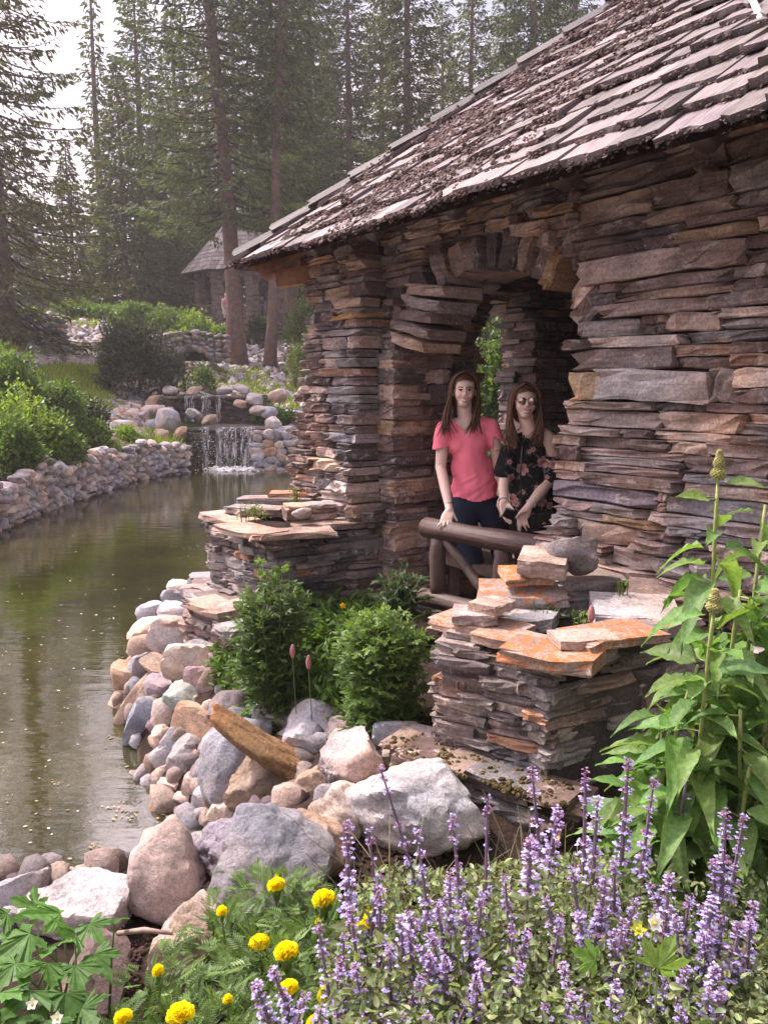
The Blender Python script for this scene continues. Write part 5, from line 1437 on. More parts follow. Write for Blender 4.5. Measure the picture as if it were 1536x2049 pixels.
shrub('leafy_bush', 620, 585, 33, 110, 0, 2600, .14, (.12, .17, .05), 'tall pale leaved bush seen between the pavilion wall and the slim trunk', 'bush', rx=.7)
shrub('leafy_bush', 640, 650, 29, 100, 0, 2200, .11, (.11, .17, .035), 'bright bush just left of the pavilion wall', 'bush', rx=.7)
shrub('leafy_bush', 590, 690, 31, 40, 0, 400, .10, YG, 'yellow green tuft at the foot of the tall pale leaved bush', 'bush')
shrub('leafy_bush', 565, 820, 24.5, 110, 0, 2600, .10, (.085, .15, .035), 'spreading green bush above the wall right of the waterfall', 'bush', rx=.6)
shrub('leafy_bush', 408, 735, 29.5, 50, 0, 700, .10, MG, 'small rounded bush above the upper fall', 'bush')
for k, (px, py, y, w, c, lab) in enumerate([(20, 705, 17.5, 120, MG, 'tall lobed leaf plant at the left edge, highest on the slope'), (45, 790, 15.5, 150, LG, 'large leafy clump at the left edge above the stone wall'), (110, 765, 18.5, 130, MG, 'leafy clump in the middle of the left slope'),
        (25, 845, 14.2, 110, MG, 'low leafy clump at the left edge just behind the wall top'), (100, 830, 16.0, 120, MG, 'dark leafy clump on the left slope above the big wall stone'), (165, 800, 19.5, 100, DG, 'dark clump in the grass on the left slope'), (175, 850, 18.5, 90, MG, 'low clump behind the wall near the waterfall boulder'), (250, 860, 20.6, 60, LG, 'little leafy tuft under the waterfall boulder')]):
    shrub('leafy_bush', px, py, y, w, 0, 2400, .085, np.array(c) * 1.1, lab, 'bush', 'leafy clumps on the left slope', seed=k + 20, U=OV_U, F=OV_F)
shrub('shrub', 985, 690, 13.0, 190, 0, 2600, .10, (.09, .14, .04), 'green bush seen through the pavilion between the two women', rx=.6)
rp = np.random.default_rng(9)
plant_tree(gC, px_at(985, 20), 20, 2.2, .42, 'young dark spruce seen through the pavilion opening', None, hs=.9)
# grass
def grass(name, boxes, n, hgt, col, label, y0=10, seed=1, wid=.012):
    rg = np.random.default_rng(seed); P_ = scatter(n, boxes, None, rg)
    T, Ax, S, C = [], [], [], []
    for (px, py) in P_:
        p = hitH(px, py, y0=y0)
        if p[1] > 55 or p[2] < .45: continue
        T.append((p[0] + rg.normal(0, .05), p[1] + rg.normal(0, .2), 0)); T[-1] = (T[-1][0], T[-1][1], Hs(*T[-1][:2]))
        Ax.append((rg.normal(0, .35), rg.normal(0, .35), 1)); hh = hgt * rg.uniform(.5, 1.4); S.append((wid * p[1] * .09, hh, hh)); C.append(np.array(col) * rg.uniform(.6, 1.4) * np.array([rg.uniform(.8, 1.3), 1, 1]))
    U = np.array([(-1, 0, 0), (1, 0, 0), (.6, .6, .1), (0, 1, .32), (-.6, .6, .1)], float); F = np.array([(0, 1, 2), (0, 2, 4), (4, 2, 3)])
    v, f, c = inst(U, F, basis(np.array(Ax), rg.normal(size=(len(Ax), 3))), np.array(T), np.array(S), np.array(C))
    tag(mk(name, v, f, M_GRASS, None, col=c), label, None, kind='stuff')
grass('hillside_grass', [(90, 225, 740, 830, 4), (0, 200, 750, 900, 4), (340, 540, 745, 795, 1.3), (0, 370, 870, 905, 2), (480, 600, 780, 830, 1.5), (0, 140, 680, 720, 1.), (100, 460, 620, 660, 1.)], 30000, .27, (.22, .29, .05), 'fresh green grass on the banks above the pond', seed=4)
# ================================================================ foreground plants
rp = np.random.default_rng(61)
def fan(pts, c):             # closed outline fan around a centre point
    V = np.vstack([pts, c]); n = len(pts)
    return V, np.array([(k, (k + 1) % n, n) for k in range(n)])
def palmate(rng, lobes=5, spread=140, tooth=2, narrow=.16, deep=.25, curl=.25):
    """lobed leaf, stalk at the origin, points along +Y"""
    pts = []; angs = np.radians(np.linspace(-spread, spread, lobes))
    L = [1.0 - .38 * abs(a_ / angs[-1]) ** 1.4 for a_ in angs]
    for k, (a_, l) in enumerate(zip(angs, L)):
        d = np.array([math.sin(a_), math.cos(a_)]); s = np.array([d[1], -d[0]])
        w = narrow * l * 1.25
        seq = [(.30, -.45), (.52, -1.0), (.60, -.62), (.78, -.72), (.82, -.42), (1.0, 0), (.82, .42), (.78, .72), (.60, .62), (.52, 1.0), (.30, .45)] if tooth else [(.35, -.5), (.6, -1), (1, 0), (.6, 1), (.35, .5)]
        for (r, q) in seq: pts.append(d * l * r + s * w * q)
        if k < lobes - 1:
            am = (a_ + angs[k + 1]) / 2; pts.append(np.array([math.sin(am), math.cos(am)]) * deep)
    pts = np.array(pts); z = -curl * (pts ** 2).sum(1) * .6 + .05 * np.sin(pts[:, 0] * 9)
    V, F = fan(np.column_stack([pts, z]), [[0, .0, .03]])
    return V, F[:-1]
def ovate(n=7, w=.30, fold=.12, droop=.35, wave=.03, tip=1.0):
    """broad leaf with a midrib, folded and drooping"""
    V = []; 
    for k in range(n + 1):
        t = k / n; ww = w * math.sin(math.pi * t ** .72) ** .9 * (1 - .25 * t) if 0 < t < 1 else 0
        z = -droop * t * t
        wv = wave * math.sin(k * 2.6)
        V += [(-ww, t, z + fold * ww / w * .35 + wv), (-ww * .5, t, z + fold * ww / w * .06), (0, t, z - .015), (ww * .5, t, z + fold * ww / w * .06), (ww, t, z + fold * ww / w * .35 - wv)]
    F = []
    for k in range(n):
        for j in range(4):
            a = k * 5 + j; F += [(a, a + 1, a + 6), (a, a + 6, a + 5)]
    return np.array(V, float), np.array(F)
def leaf_objs(parent, me, pos, axes, nrms, sizes, cols, name='leaf'):
    B = basis(np.array(axes), np.array(nrms))
    for p, b, s, c in zip(pos, B, sizes, cols): dup_mesh(name, me[rp.integers(len(me))], parent, frame(p, b[:, 0] * s, b[:, 1] * s, b[:, 2] * s), c)

# ---- three lobed leaf bushes against the slate
PALM = [palmate(rp, 5, 120, 1, .17, .2, .3), palmate(rp, 5, 105, 1, .15, .2, .5), palmate(rp, 3, 60, 1, .17, .2, .2)]
PALM_ME = [mesh_data('lobed_leaf', v, f, M_LEAF) for v, f in PALM]
def lobed_bush(px0, px1, pyt, pyb, y, n, size, col, label, seed, nobj=170):
    rg = np.random.default_rng(seed); s = pxm((px0 + px1) / 2, (pyt + pyb) / 2, y)
    cx = atY((px0 + px1) / 2, pyb, y)[0]; rx = (px1 - px0) / 2 * s; ztop = atY((px0 + px1) / 2, pyt, y)[2]; zb = Hs(cx, y); h = ztop - zb
    t = thing('lobed_leaf_bush', (cx, y, zb), label, 'bush')
    P, Ax, Nn, S, C = [], [], [], [], []
    ns = 16; tops = []
    for k in range(ns):                                  # upright leafy shoots give the lumpy outline
        a = k * 2.4; r = math.sqrt((k + .5) / ns) * .80
        tops.append((cx + math.cos(a) * rx * r, y + math.sin(a) * rx * .8 * r, zb + h * (1.0 - .32 * r * r) * rg.uniform(.86, 1.03)))
    B_ = Acc()
    for tp in tops:
        base = np.array([cx + (tp[0] - cx) * .35, y + (tp[1] - y) * .35, zb]); tp = np.array(tp)
        v, f = tube([base, base * .45 + tp * .55 + [0, 0, .03], tp], [.006, .005, .0025], 5); B_.add(v, f, (.09, .12, .04))
        for _ in range(n // ns):
            u = rg.uniform(.0, 1) ** .75; c = base * (1 - u) + tp * u
            a = rg.uniform(0, 6.28); rr_ = rg.uniform(.2, 1) * (.075 + .055 * (1 - u)) * (1.15 if u < .9 else .5)
            d = np.array([math.cos(a), math.sin(a), 0])
            p = c + d * rr_ + [0, 0, rg.normal(0, .02)]
            P.append(p); Ax.append(d * 1.0 + [rg.normal(0, .3), rg.normal(0, .3), rg.uniform(-.3, .8) + (1.2 if u > .93 else 0)]); Nn.append(np.array([0, 0, 1.0]) + rg.normal(0, .4, 3) - d * .2)
            S.append(size * rg.uniform(.6, 1.25) * (1.0 if u < .9 else .7)); C.append(np.array(col) * rg.uniform(.7, 1.25) * (1 + .35 * max(0, u - .75) / .25) * np.array([1 + .25 * max(0, u - .7), 1, 1]))
    P = np.array(P); order = np.argsort(P[:, 1] - .6 * P[:, 2])     # the outermost towards the viewer first
    P, Ax, Nn, S, C = P[order], np.array(Ax)[order], np.array(Nn)[order], np.array(S)[order], np.array(C)[order]
    sel = rg.permutation(min(len(P), nobj * 3))[:nobj]; rest = np.setdiff1d(np.arange(len(P)), sel)
    leaf_objs(t, PALM_ME, P[sel], Ax[sel], Nn[sel], S[sel], C[sel])
    A_ = Acc()
    for q in range(3):
        ii = rest[q::3]; v, f, c = inst(PALM[q][0], PALM[q][1], basis(Ax[ii], Nn[ii]), P[ii], S[ii], C[ii]); A_.add(v, f, c)
    tag(A_.build('small_leaves', M_LEAF, t), kind='stuff')
    B_.build('stems', M_STEM, t, True)
lobed_bush(452, 640, 1128, 1345, 4.25, 1700, .052, (.095, .155, .048), 'dark green lobed leaf bush before the far slate planter', 1)
lobed_bush(668, 862, 1205, 1470, 3.45, 2300, .047, (.125, .20, .055), 'fuller bright lobed leaf bush in front, between the two planters', 2, 260)
lobed_bush(748, 850, 1128, 1235, 4.55, 420, .055, (.06, .095, .04), 'small dark lobed leaf plant at the foot of the pier beside the log railing', 3, 60)
# ground cover of narrow leaves between them
U, F_ = ovate(4, .20, .1, .3)
P_, Ax, S, C = [], [], [], []
for _ in range(4200):
    px, py = rp.uniform(425, 700), rp.uniform(1290, 1475)
    if rp.random() < .3: px, py = rp.uniform(600, 760), rp.uniform(1230, 1330)
    p = hitH(px, py)
    if not (3.0 < p[1] < 5.2) or (px < 520 and py > 1415) or (px < 470 and py < 1330): continue
    if py > 1395 + (px - 450) * .28: continue
    z = Hs(p[0], p[1]); P_.append((p[0], p[1], z + rp.uniform(.0, .15)))
    Ax.append((rp.normal(0, .7), rp.normal(0, .7), rp.uniform(.2, 1.2))); S.append(rp.uniform(.05, .095)); C.append(np.array([.11, .19, .04]) * rp.uniform(.55, 1.4))
v, f, c = inst(U, F_, basis(np.array(Ax), np.array([[0, 0, 1.0]]) + rp.normal(0, .3, (len(Ax), 3))), np.array(P_), np.array(S), np.array(C))
tag(mk('ground_cover', v, f, M_LEAF, None, col=c), 'low mat of narrow green leaves between the two lobed leaf bushes', None, kind='stuff')
def bistort(px, py, y, lab):
    top = atY(px, py, y); z = Hs(top[0], y); t = thing('pink_flower_spike', (top[0], y, z), lab, 'flower')
    v, f = tube([(top[0] + .02, y, z), (top[0], y, top[2] - .07)], .0025, 5); mk('stem', v, f, M_STEM, t, col=np.tile([.12, .17, .06], (len(v), 1)))
    A_ = Acc()
    for k in range(90):
        a = k * 2.4; u = k / 90; r = .011 * math.sin(math.pi * (u * .85 + .1)); A_.add(ICV * .0045 + (top[0] + math.cos(a) * r, y + math.sin(a) * r, top[2] - .07 + u * .07), ICF, np.array([.62, .33, .36]) * rp.uniform(.8, 1.2))
    A_.build('flower_head', M_PETAL, t)
bistort(585, 1290, 4.0, 'left of two pale pink flower spikes over the ground cover'); bistort(617, 1312, 3.9, 'right of two pale pink flower spikes over the ground cover')
bistort(1183, 1212, 3.1, 'small sprig standing in the soil of the near planter')
# arching blades by the rail
A = Acc()
for k in range(7):
    b0 = atY(905 + k * 4, 1245, 4.3); a = rp.uniform(-.2, .3); pts = [b0 + np.array([-.02 * q * k * .3 - .05 * q, 0, .06 * q - .016 * q * q]) for q in range(6)]
    for i_, p in enumerate(pts[:-1]):
        w0, w1 = .014 * (1 - i_ / 5), .014 * (1 - (i_ + 1) / 5)
        q = pts[i_ + 1]; A.add([p + [0, -w0, w0], p + [0, w0, -w0 * .2], q + [0, w1, -w1 * .2], q + [0, -w1, w1]], np.array([(0, 1, 2), (0, 2, 3)]), (.10, .16, .07))
tag(A.build('strap_leaf_plant', M_LEAF, None), 'tuft of arching strap shaped leaves under the log railing', 'plant')
def flower5(name, c, r, n, col, cc, nrm, label, cat='flower', group=None, stem_to=None, petw=.42):
    t = thing(name, c, label, cat, group); nrm = unitv(np.array(nrm)); a0 = unitv(np.cross(nrm, [0.1, .9, .2])); b0 = np.cross(nrm, a0); V0, F0 = ovate(4, petw, .1, -.15); A_ = Acc()
    for k in range(n):
        a = 6.2832 * k / n; ax = a0 * math.cos(a) + b0 * math.sin(a); B = basis((ax + nrm * .25)[None], nrm[None])[0]; A_.add((V0 * r) @ B.T + c, F0, col)
    A_.build('petals', M_PETAL, t, True); mk('flower_centre', ICV * r * .25 + np.array(c) + nrm * r * .12, ICF, M_PETAL, t, col=np.tile(cc, (len(ICV), 1)))
    if stem_to is not None:
        v, f = tube([np.array(stem_to), np.array(c) - nrm * .004], .002, 5); mk('stem', v, f, M_STEM, t, col=np.tile([.10, .15, .05], (len(v), 1)))
    return t
c_ = atY(686, 1212, 4.6); flower5('yellow_poppy', c_, .022, 5, (.72, .42, .02), (.6, .35, .02), (0, -1, .4), 'single yellow poppy between the two lobed leaf bushes', stem_to=c_ - [0, 0, .3])
# weeds on the planters
def weeds(cx, cy, cz, n, r, hgt, col, lab):
    P_, Ax, S, C = [], [], [], []
    for k in range(n):
        a, q = rp.uniform(0, 6.28), rp.uniform(0, r); u = rp.random()
        P_.append((cx + math.cos(a) * q, cy + math.sin(a) * q, cz + u * hgt)); Ax.append(rp.normal(0, .6, 3) + [0, 0, .7]); S.append(rp.uniform(.012, .03)); C.append(np.array(col) * rp.uniform(.6, 1.4))
    v, f, c = inst(U, F_, basis(np.array(Ax), rp.normal(0, .4, (n, 3)) + [0, 0, 1.0]), np.array(P_), np.array(S), np.array(C))
    A_ = Acc(); A_.add(v, f, c)
    for k in range(9):
        a, q = rp.uniform(0, 6.28), rp.uniform(0, r * .8); v, f = tube([(cx + math.cos(a) * q, cy + math.sin(a) * q, cz - .02), (cx + math.cos(a) * q * 1.1, cy + math.sin(a) * q, cz + hgt * .9)], .002, 4); A_.add(v, f, (.12, .15, .05))
    tag(A_.build('weed', M_LEAF, None), lab, 'weed')
weeds(-.88, 5.30, ZA_ + .04, 170, .12, .10, (.20, .24, .06), 'yellowish weed growing on top of the far planter'); weeds(-.62, 5.55, ZA_ + .12, 60, .07, .10, (.15, .2, .05), 'small weed beside the pier on the far planter')
weeds(.80, 3.12, ZB + .02, 60, .05, .045, (.13, .2, .05), 'small green weed at the rim of the near planter soil'); weeds(.72, 3.28, ZB + .01, 50, .10, .03, (.12, .15, .06), 'tiny seedlings in the near planter soil'); weeds(1.02, 3.32, ZB + .02, 30, .03, .14, (.16, .24, .05), 'single upright seedling beside the broad grey rock on the planter')

# ---- big leaved knotweed at the right
BIG = [ovate(9, .27, .28, .45, .03), ovate(9, .25, .34, .8, .04), ovate(9, .29, .2, .25, .025), ovate(9, .23, .4, 1.0, .05)]
BIG_ME = [mesh_data('broad_leaf', v, f, M_LEAF_BIG, True) for v, f in BIG]
kn = thing('big_leaved_plant', (1.05, 2.3, .68), 'tall plant with big pointed green leaves and knobbly buds at the right edge', 'plant')
rq = np.random.default_rng(88)
stems = [((1.02, 2.30), (1436, 952), 2.32, 1.0), ((.92, 2.18), (1428, 1215), 2.12, .9), ((1.14, 2.42), (1530, 1010), 2.5, .8), ((.74, 2.22), (1395, 1330), 2.14, .7), ((1.16, 2.2), (1545, 1260), 2.2, .8), ((.88, 2.34), (1330, 1420), 2.28, .5), ((1.08, 2.12), (1480, 1420), 2.08, .7), ((.75, 2.30), (1290, 1540), 2.2, .45), ((1.25, 2.36), (1600, 1100), 2.36, .9), ((.98, 2.22), (1480, 1180), 2.26, .8), ((.90, 2.26), (1360, 1500), 2.16, .5), ((1.10, 2.20), (1540, 1380), 2.16, .7), ((.82, 2.20), (1400, 1480), 2.06, .5), ((1.02, 2.12), (1500, 1530), 2.0, .5)]
for si, ((bx, by), (tx_, ty_), yy, _) in enumerate(stems):
    tp = atY(tx_, ty_, yy); b0 = np.array([bx, by, .62]); mid = (b0 + tp) / 2 + np.array([-.03, -.02, .03])
    K = 10; pts = np.array([(1 - t) ** 2 * b0 + 2 * t * (1 - t) * mid + t * t * tp for t in np.linspace(0, 1, K)])
    R = np.linspace(.0095, .0045, K); R[2::3] *= 1.35
    v, f = tube(pts, R, 8); mk('stem', v, f, M_STEM, kn, True, col=np.tile([.23, .27, .08], (len(v), 1)))
    L_ = np.linalg.norm(tp - b0); n = max(4, int(L_ / .050)); pos, ax, nr, sz, cl_ = [], [], [], [], []
    for k in range(n):
        t = (k + .6) / n; 
        p = (1 - t) ** 2 * b0 + 2 * t * (1 - t) * mid + t * t * tp
        for rep in range(2 if t < .86 else 1):
            a = k * 2.3 + rep * 3.14 + si + rq.normal(0, .35)
            out = np.array([math.cos(a), math.sin(a), 0]); size = (.205 * (1 - .45 * t ** 3)) * rq.uniform(.72, 1.15)
            pos.append(p + out * .03); ax.append(out + np.array([0, 0, rq.uniform(-.15, .65) - .25 * (1 - t)])); nr.append(np.array([0, 0, 1.0]) + out * .35 + rq.normal(0, .22, 3)); sz.append(size)
            cl_.append(np.array([.15, .26, .085]) * rq.uniform(.72, 1.3) * np.array([rq.uniform(.9, 1.2), 1, rq.uniform(.8, 1.1)]))
            v, f = tube([p, p + out * .032], .003, 4); mk('leaf_stalk', v, f, M_STEM, kn, col=np.tile([.18, .22, .07], (len(v), 1))) if rq.random() < .3 else None
    leaf_objs(kn, BIG_ME, pos, ax, nr, sz, cl_)
    if si in (0, 1):
        A_ = Acc(); hh = .085 if si == 0 else .06
        for k in range(170):
            a = k * 2.4; u = k / 170; r = .019 * (1 - u) ** .7 * (.6 + .4 * math.sin(u * 8) ** 2) + .003; A_.add(ICV * rq.uniform(.0035, .0055) + (tp[0] + math.cos(a) * r, tp[1] + math.sin(a) * r, tp[2] + u * hh - .01), ICF, np.array([.42, .40, .17]) * rq.uniform(.8, 1.2))
        A_.build('flower_bud', M_PETAL, kn)

# ---- palmate plant bottom left
PAL5 = [palmate(rp, 5, 115, 1, .20, .28, .35), palmate(rp, 5, 105, 1, .22, .25, .6)]
PAL5_ME = [mesh_data('palmate_leaf', v, f, M_LEAF_BIG) for v, f in PAL5]
pl = thing('palmate_leaf_plant', (-.80, 1.72, .7), 'large palmate leaved plant in the bottom left corner', 'plant')
pos, ax, nr, sz, cl_ = [], [], [], [], []
A_ = Acc()
for (px, py, y, s, bright) in [(120, 1830, 1.80, .105, 1.3), (60, 1870, 1.72, .11, 1.0), (150, 1870, 1.70, .10, 1.2), (95, 1930, 1.62, .12, .9), (180, 1850, 1.78, .085, 1.1), (30, 1930, 1.60, .11, .9), (150, 1935, 1.62, .11, .75), (60, 1985, 1.52, .12, .8), (130, 1990, 1.52, .11, .7), (15, 1830, 1.78, .10, 1.0), (0, 1990, 1.5, .12, 1.1), (190, 1910, 1.68, .085, .8), (90, 2045, 1.45, .11, .8), (165, 2020, 1.5, .09, .7), (20, 2040, 1.44, .11, .9), (230, 1840, 1.82, .06, .8), (70, 1815, 1.86, .08, 1.2), (110, 1890, 1.75, .10, 1.1), (40, 1900, 1.8, .10, .7)]:
    p = atY(px, py, y); g = np.array([-.80 + rp.normal(0, .06), 1.76 + rp.normal(0, .05), .66]); d = unitv(p - g)
    pos.append(p); ax.append(np.array([d[0] * 1.2, d[1] * .9 - .35, rp.uniform(-.1, .35)])); nr.append(np.array([d[0] * .3, -.35, 1.0]) + rp.normal(0, .2, 3)); sz.append(s * .86); cl_.append(np.array([.095, .20, .045]) * bright * rp.uniform(.85, 1.15))
    v, f = tube([g, (g + p) / 2 + [0, 0, .03], p], [.0045, .0035, .0022], 5); A_.add(v, f, (.12, .17, .06))
leaf_objs(pl, PAL5_ME, pos, ax, nr, sz, cl_); A_.build('stems', M_STEM, pl, True)
for (px, py, y, lab) in ((65, 2010, 1.46, 'small white cup shaped flower among the palmate leaves'), (115, 2038, 1.42, 'white bud below the small white cup flower at the bottom left')):
    c_ = atY(px, py, y); flower5('white_flower', c_, .014, 5, (.75, .72, .68), (.6, .5, .1), (.1, -.6, .8), lab, stem_to=c_ - [0, 0, .12])

# ---- marigolds
def pompom(rg, full=1.0):
    A_ = Acc(); U_, Fm = np.array([(-.32, 0, 0), (.32, 0, 0), (.5, .8, .05), (.18, 1.0, .14), (-.18, .95, .12), (-.5, .8, .04)], float), np.array([(0, 1, 2), (0, 2, 3), (0, 3, 4), (0, 4, 5)])
    n = 230; Ax_, Nr, T_, S_, C_ = [], [], [], [], []
    for k in range(n):
        u = (k + .5) / n; el = math.radians(88 - 112 * u ** .8 * full); a = k * 2.39996
        d = np.array([math.cos(a) * math.cos(el), math.sin(a) * math.cos(el), math.sin(el)])
        T_.append(d * (.52 + .1 * rg.random()) * np.array([1, 1, .72])); Ax_.append(d * .8 + [math.cos(a) * .5, math.sin(a) * .5, .12]); Nr.append(d + rg.normal(0, .25, 3) + [0, 0, .4]); S_.append(rg.uniform(.28, .40)); C_.append(np.array([.95, .74 + .10 * rg.random(), .02]) * rg.uniform(.85, 1.05))
    v, f, c = inst(U_, Fm, basis(np.array(Ax_), np.array(Nr)), np.array(T_), np.array(S_), np.array(C_)); v = np.vstack([v, ICV * (.62, .62, .45)]); f = np.vstack([[[q[0], q[1], q[2]] for q in f], ICF + len(c)]); c = np.vstack([c, np.tile([.85, .58, .02], (len(ICV), 1))]); return v, f, c
POM = [pompom(np.random.default_rng(k)) for k in range(3)]
POM_ME = [mesh_data('bloom', v, f, M_PETAL, False, c) for v, f, c in POM]
def feather_leaf(rg, n=7):
    A_ = Acc(); 
    for k in range(n):
        t = .25 + .75 * k / (n - 1)
        for sd in ((-1, 1) if k < n - 1 else (0,)):
            ax_ = np.array([sd * .9, .75 if sd else 1, 0]); l = .34 * (1 - .45 * t) + .08
            B = basis(ax_[None], np.array([[0, 0, 1.0]]))[0]; v = np.array([(0, 0, 0), (.13, .45, .02), (0, 1, -.06), (-.13, .45, .02)]) * l
            A_.add(v @ B.T + (0, t * .8, -.25 * t * t), NEEDLE_F)
    A_.add([(-.012, 0, 0), (.012, 0, 0), (0, .85, -.2)], np.array([(0, 1, 2)]))
    return np.vstack(A_.V), np.vstack(A_.F)
FE = feather_leaf(rp)
M_FE = M_LEAF
blooms = [(553, 1772, 19, 'small yellow marigold, the one nearest the rough grey boulder'), (648, 1800, 24, 'full yellow marigold, highest of the big blooms'), (738, 1845, 29, 'big yellow marigold partly hidden by catmint flowers'), (519, 1888, 22, 'yellow marigold, left of the touching pair in the middle'), (573, 1905, 25, 'yellow marigold, right of the touching pair in the middle'),
          (444, 1825, 11, 'half open marigold bud beside the tilted cream slab'), (578, 1977, 20, 'yellow marigold below the touching pair'), (659, 1993, 25, 'yellow marigold low among purple catmint stems'), (361, 2030, 28, 'large yellow marigold nearest the bottom edge'), (247, 2036, 19, 'yellow marigold by the mauve boulder at the bottom edge'),
          (317, 1944, 12, 'half open marigold bud beside the flat pinkish stone'), (456, 2001, 10, 'tiny closed marigold bud between the bottom blooms'), (558, 1755, 8, 'green topped marigold bud behind the small yellow one'), (632, 2048, 20, 'yellow marigold cut by the bottom edge'), (637, 1845, 7, 'pinpoint yellow marigold bud between the big blooms')]
for i_, (px, py, r, lab) in enumerate(blooms):
    z = E - 1.38 + rp.uniform(-.03, .03) - (.05 if py < 1800 else 0); c = atZ(px, py, z); R = r * pxm(px, py, c[1]) * 1.06; g = np.array([c[0] + rp.normal(0, .02), c[1] + rp.normal(0, .02), Hs(c[0], c[1])])
    t = thing('marigold', g, lab, 'marigold', 'yellow marigolds in the flower bed')
    M = frame(c, np.array([1, 0, .15]) * R, np.array([0, .96, -.22]) * R, np.array([-.12, .22, .96]) * R * (1.0 if r > 14 else 1.5))
    dup_mesh('bloom', POM_ME[i_ % 3], t, M, (1, 1, 1) if r > 9 else (.8, .95, .6))
    ca, fa = tube([c - [0, 0, R * 1.6], c - [0, 0, R * .6], c - [0, 0, R * .1]], [R * .25, R * .48, R * .62], 8); mk('calyx', ca, fa, M_STEM, t, True, col=np.tile([.13, .20, .05], (len(ca), 1)))
    v, f = tube([g, (g + c) / 2 + rp.normal(0, .006, 3), c - [0, 0, R * 1.2]], .0028, 5); mk('stem', v, f, M_STEM, t, col=np.tile([.14, .2, .06], (len(v), 1)))
    n = 130; P_ = np.column_stack([rp.normal(c[0], .055, n), rp.normal(c[1], .055, n), g[2] + (c[2] - g[2] - R) * rp.uniform(.05, 1.02, n)]); ax_ = np.column_stack([P_[:, 0] - c[0], P_[:, 1] - c[1], rp.uniform(-.02, .08, n)]) + rp.normal(0, .02, (n, 3))
    v, f, cc = inst(FE[0], FE[1], basis(ax_, rp.normal(0, .35, (n, 3)) + [0, 0, 1.0]), P_, rp.uniform(.04, .075, n), np.array([.125, .20, .055]) * rp.uniform(.55, 1.45, (n, 1)))
    mk('feathery_foliage', v, f, M_FE, t, col=cc)

# ---- catmint: leaf mass and flowering stems
CL_U = np.array([(0, 0, 0), (.25, .20, .06), (.29, .45, .10), (.17, .78, .05), (0, 1.12, -.12), (-.17, .78, .05), (-.29, .45, .10), (-.25, .20, .06), (0, .5, -.06)], float)
CL_F = np.array([(k, k + 1, 8) for k in range(7)] + [(7, 0, 8)])
def in_bed(px, py):          # outline of the catmint bed in the photo
    top = np.interp(px, [470, 560, 640, 700, 760, 900, 1050, 1250, 1400, 1560], [2049, 1990, 1960, 1800, 1730, 1745, 1720, 1700, 1690, 1700]); return py > top
P_, Ax, Nn_, S, C = [], [], [], [], []
n_ = 0
while n_ < 21000:
    px, py = rp.uniform(460, 1620), rp.uniform(1690, 2250)
    if not in_bed(px, py): continue
    z0_ = Hs(0, 1.8); hz = rp.uniform(.05, .30) if rp.random() < .8 else rp.uniform(.28, .38)
    hz *= .55 if px < 640 else 1.0
    p = atZ(px, py, z0_ + hz)
    if p[1] < .55 or p[1] > 2.35: continue
    P_.append(p); Ax.append((rp.normal(0, .8), rp.normal(0, .8), rp.uniform(-.2, .9))); Nn_.append(rp.normal(0, .75, 3) + [0, -.15, 1.0]); S.append(rp.uniform(.009, .028)); C.append(np.array([.235, .285, .145]) * rp.uniform(.4, 1.4) * np.array([rp.uniform(.9, 1.15), 1, rp.uniform(.8, 1.1)])); n_ += 1
v, f, c = inst(CL_U, CL_F, basis(np.array(Ax), np.array(Nn_)), np.array(P_), np.array(S), np.array(C))
tag(mk('catmint_foliage', v, f, M_LEAF, None, col=c), 'dense grey green catmint foliage filling the bottom right of the bed', None, kind='stuff')
A = Acc()
for _ in range(420):
    while True:
        px, py = rp.uniform(560, 1560), rp.uniform(1720, 2160)
        if in_bed(px, py - 20): break
    b0 = atZ(px, py, .72); h_ = rp.uniform(.10, .27); ln_ = rp.normal(0, .10, 2)
    v, f = tube([b0, b0 + [ln_[0] * .4, ln_[1] * .4, h_ * .5], b0 + [ln_[0], ln_[1], h_]], [.0022, .0018, .001], 4, cap=False); A.add(v, f, np.array([.22, .20, .12]) * rp.uniform(.6, 1.3))
tag(A.build('catmint_twigs', M_STEM, None), 'thin bare stems tangled through the catmint leaves', None, kind='stuff')
def floret_geo(rg):
    A_ = Acc(); U_ = np.array([(0, 0, 0), (.3, .5, .05), (.18, 1, -.1), (-.18, 1, -.1), (-.3, .5, .05)], float); Fm = np.array([(0, 1, 2), (0, 2, 3), (0, 3, 4)])
    for (ax_, l, nn_) in (((0, 1, -.25), 1.0, (0, .3, 1)), ((.6, .8, -.1), .75, (.2, .2, 1)), ((-.6, .8, -.1), .75, (-.2, .2, 1)), ((0, .7, .6), .7, (0, -.7, .7))):
        B = basis(np.array([ax_], float), np.array([nn_], float))[0]; A_.add((U_ * l) @ B.T + (0, .35, 0), Fm, np.array([.52, .45, .86]) * rg.uniform(.85, 1.25))
    ct, cf = tube([(0, -.15, -.1), (0, .45, .0)], [.10, .17], 4, cap=False); A_.add(ct, cf, (.27, .19, .38))
    return np.vstack(A_.V), np.vstack(A_.F), np.vstack(A_.C)[:, :3]
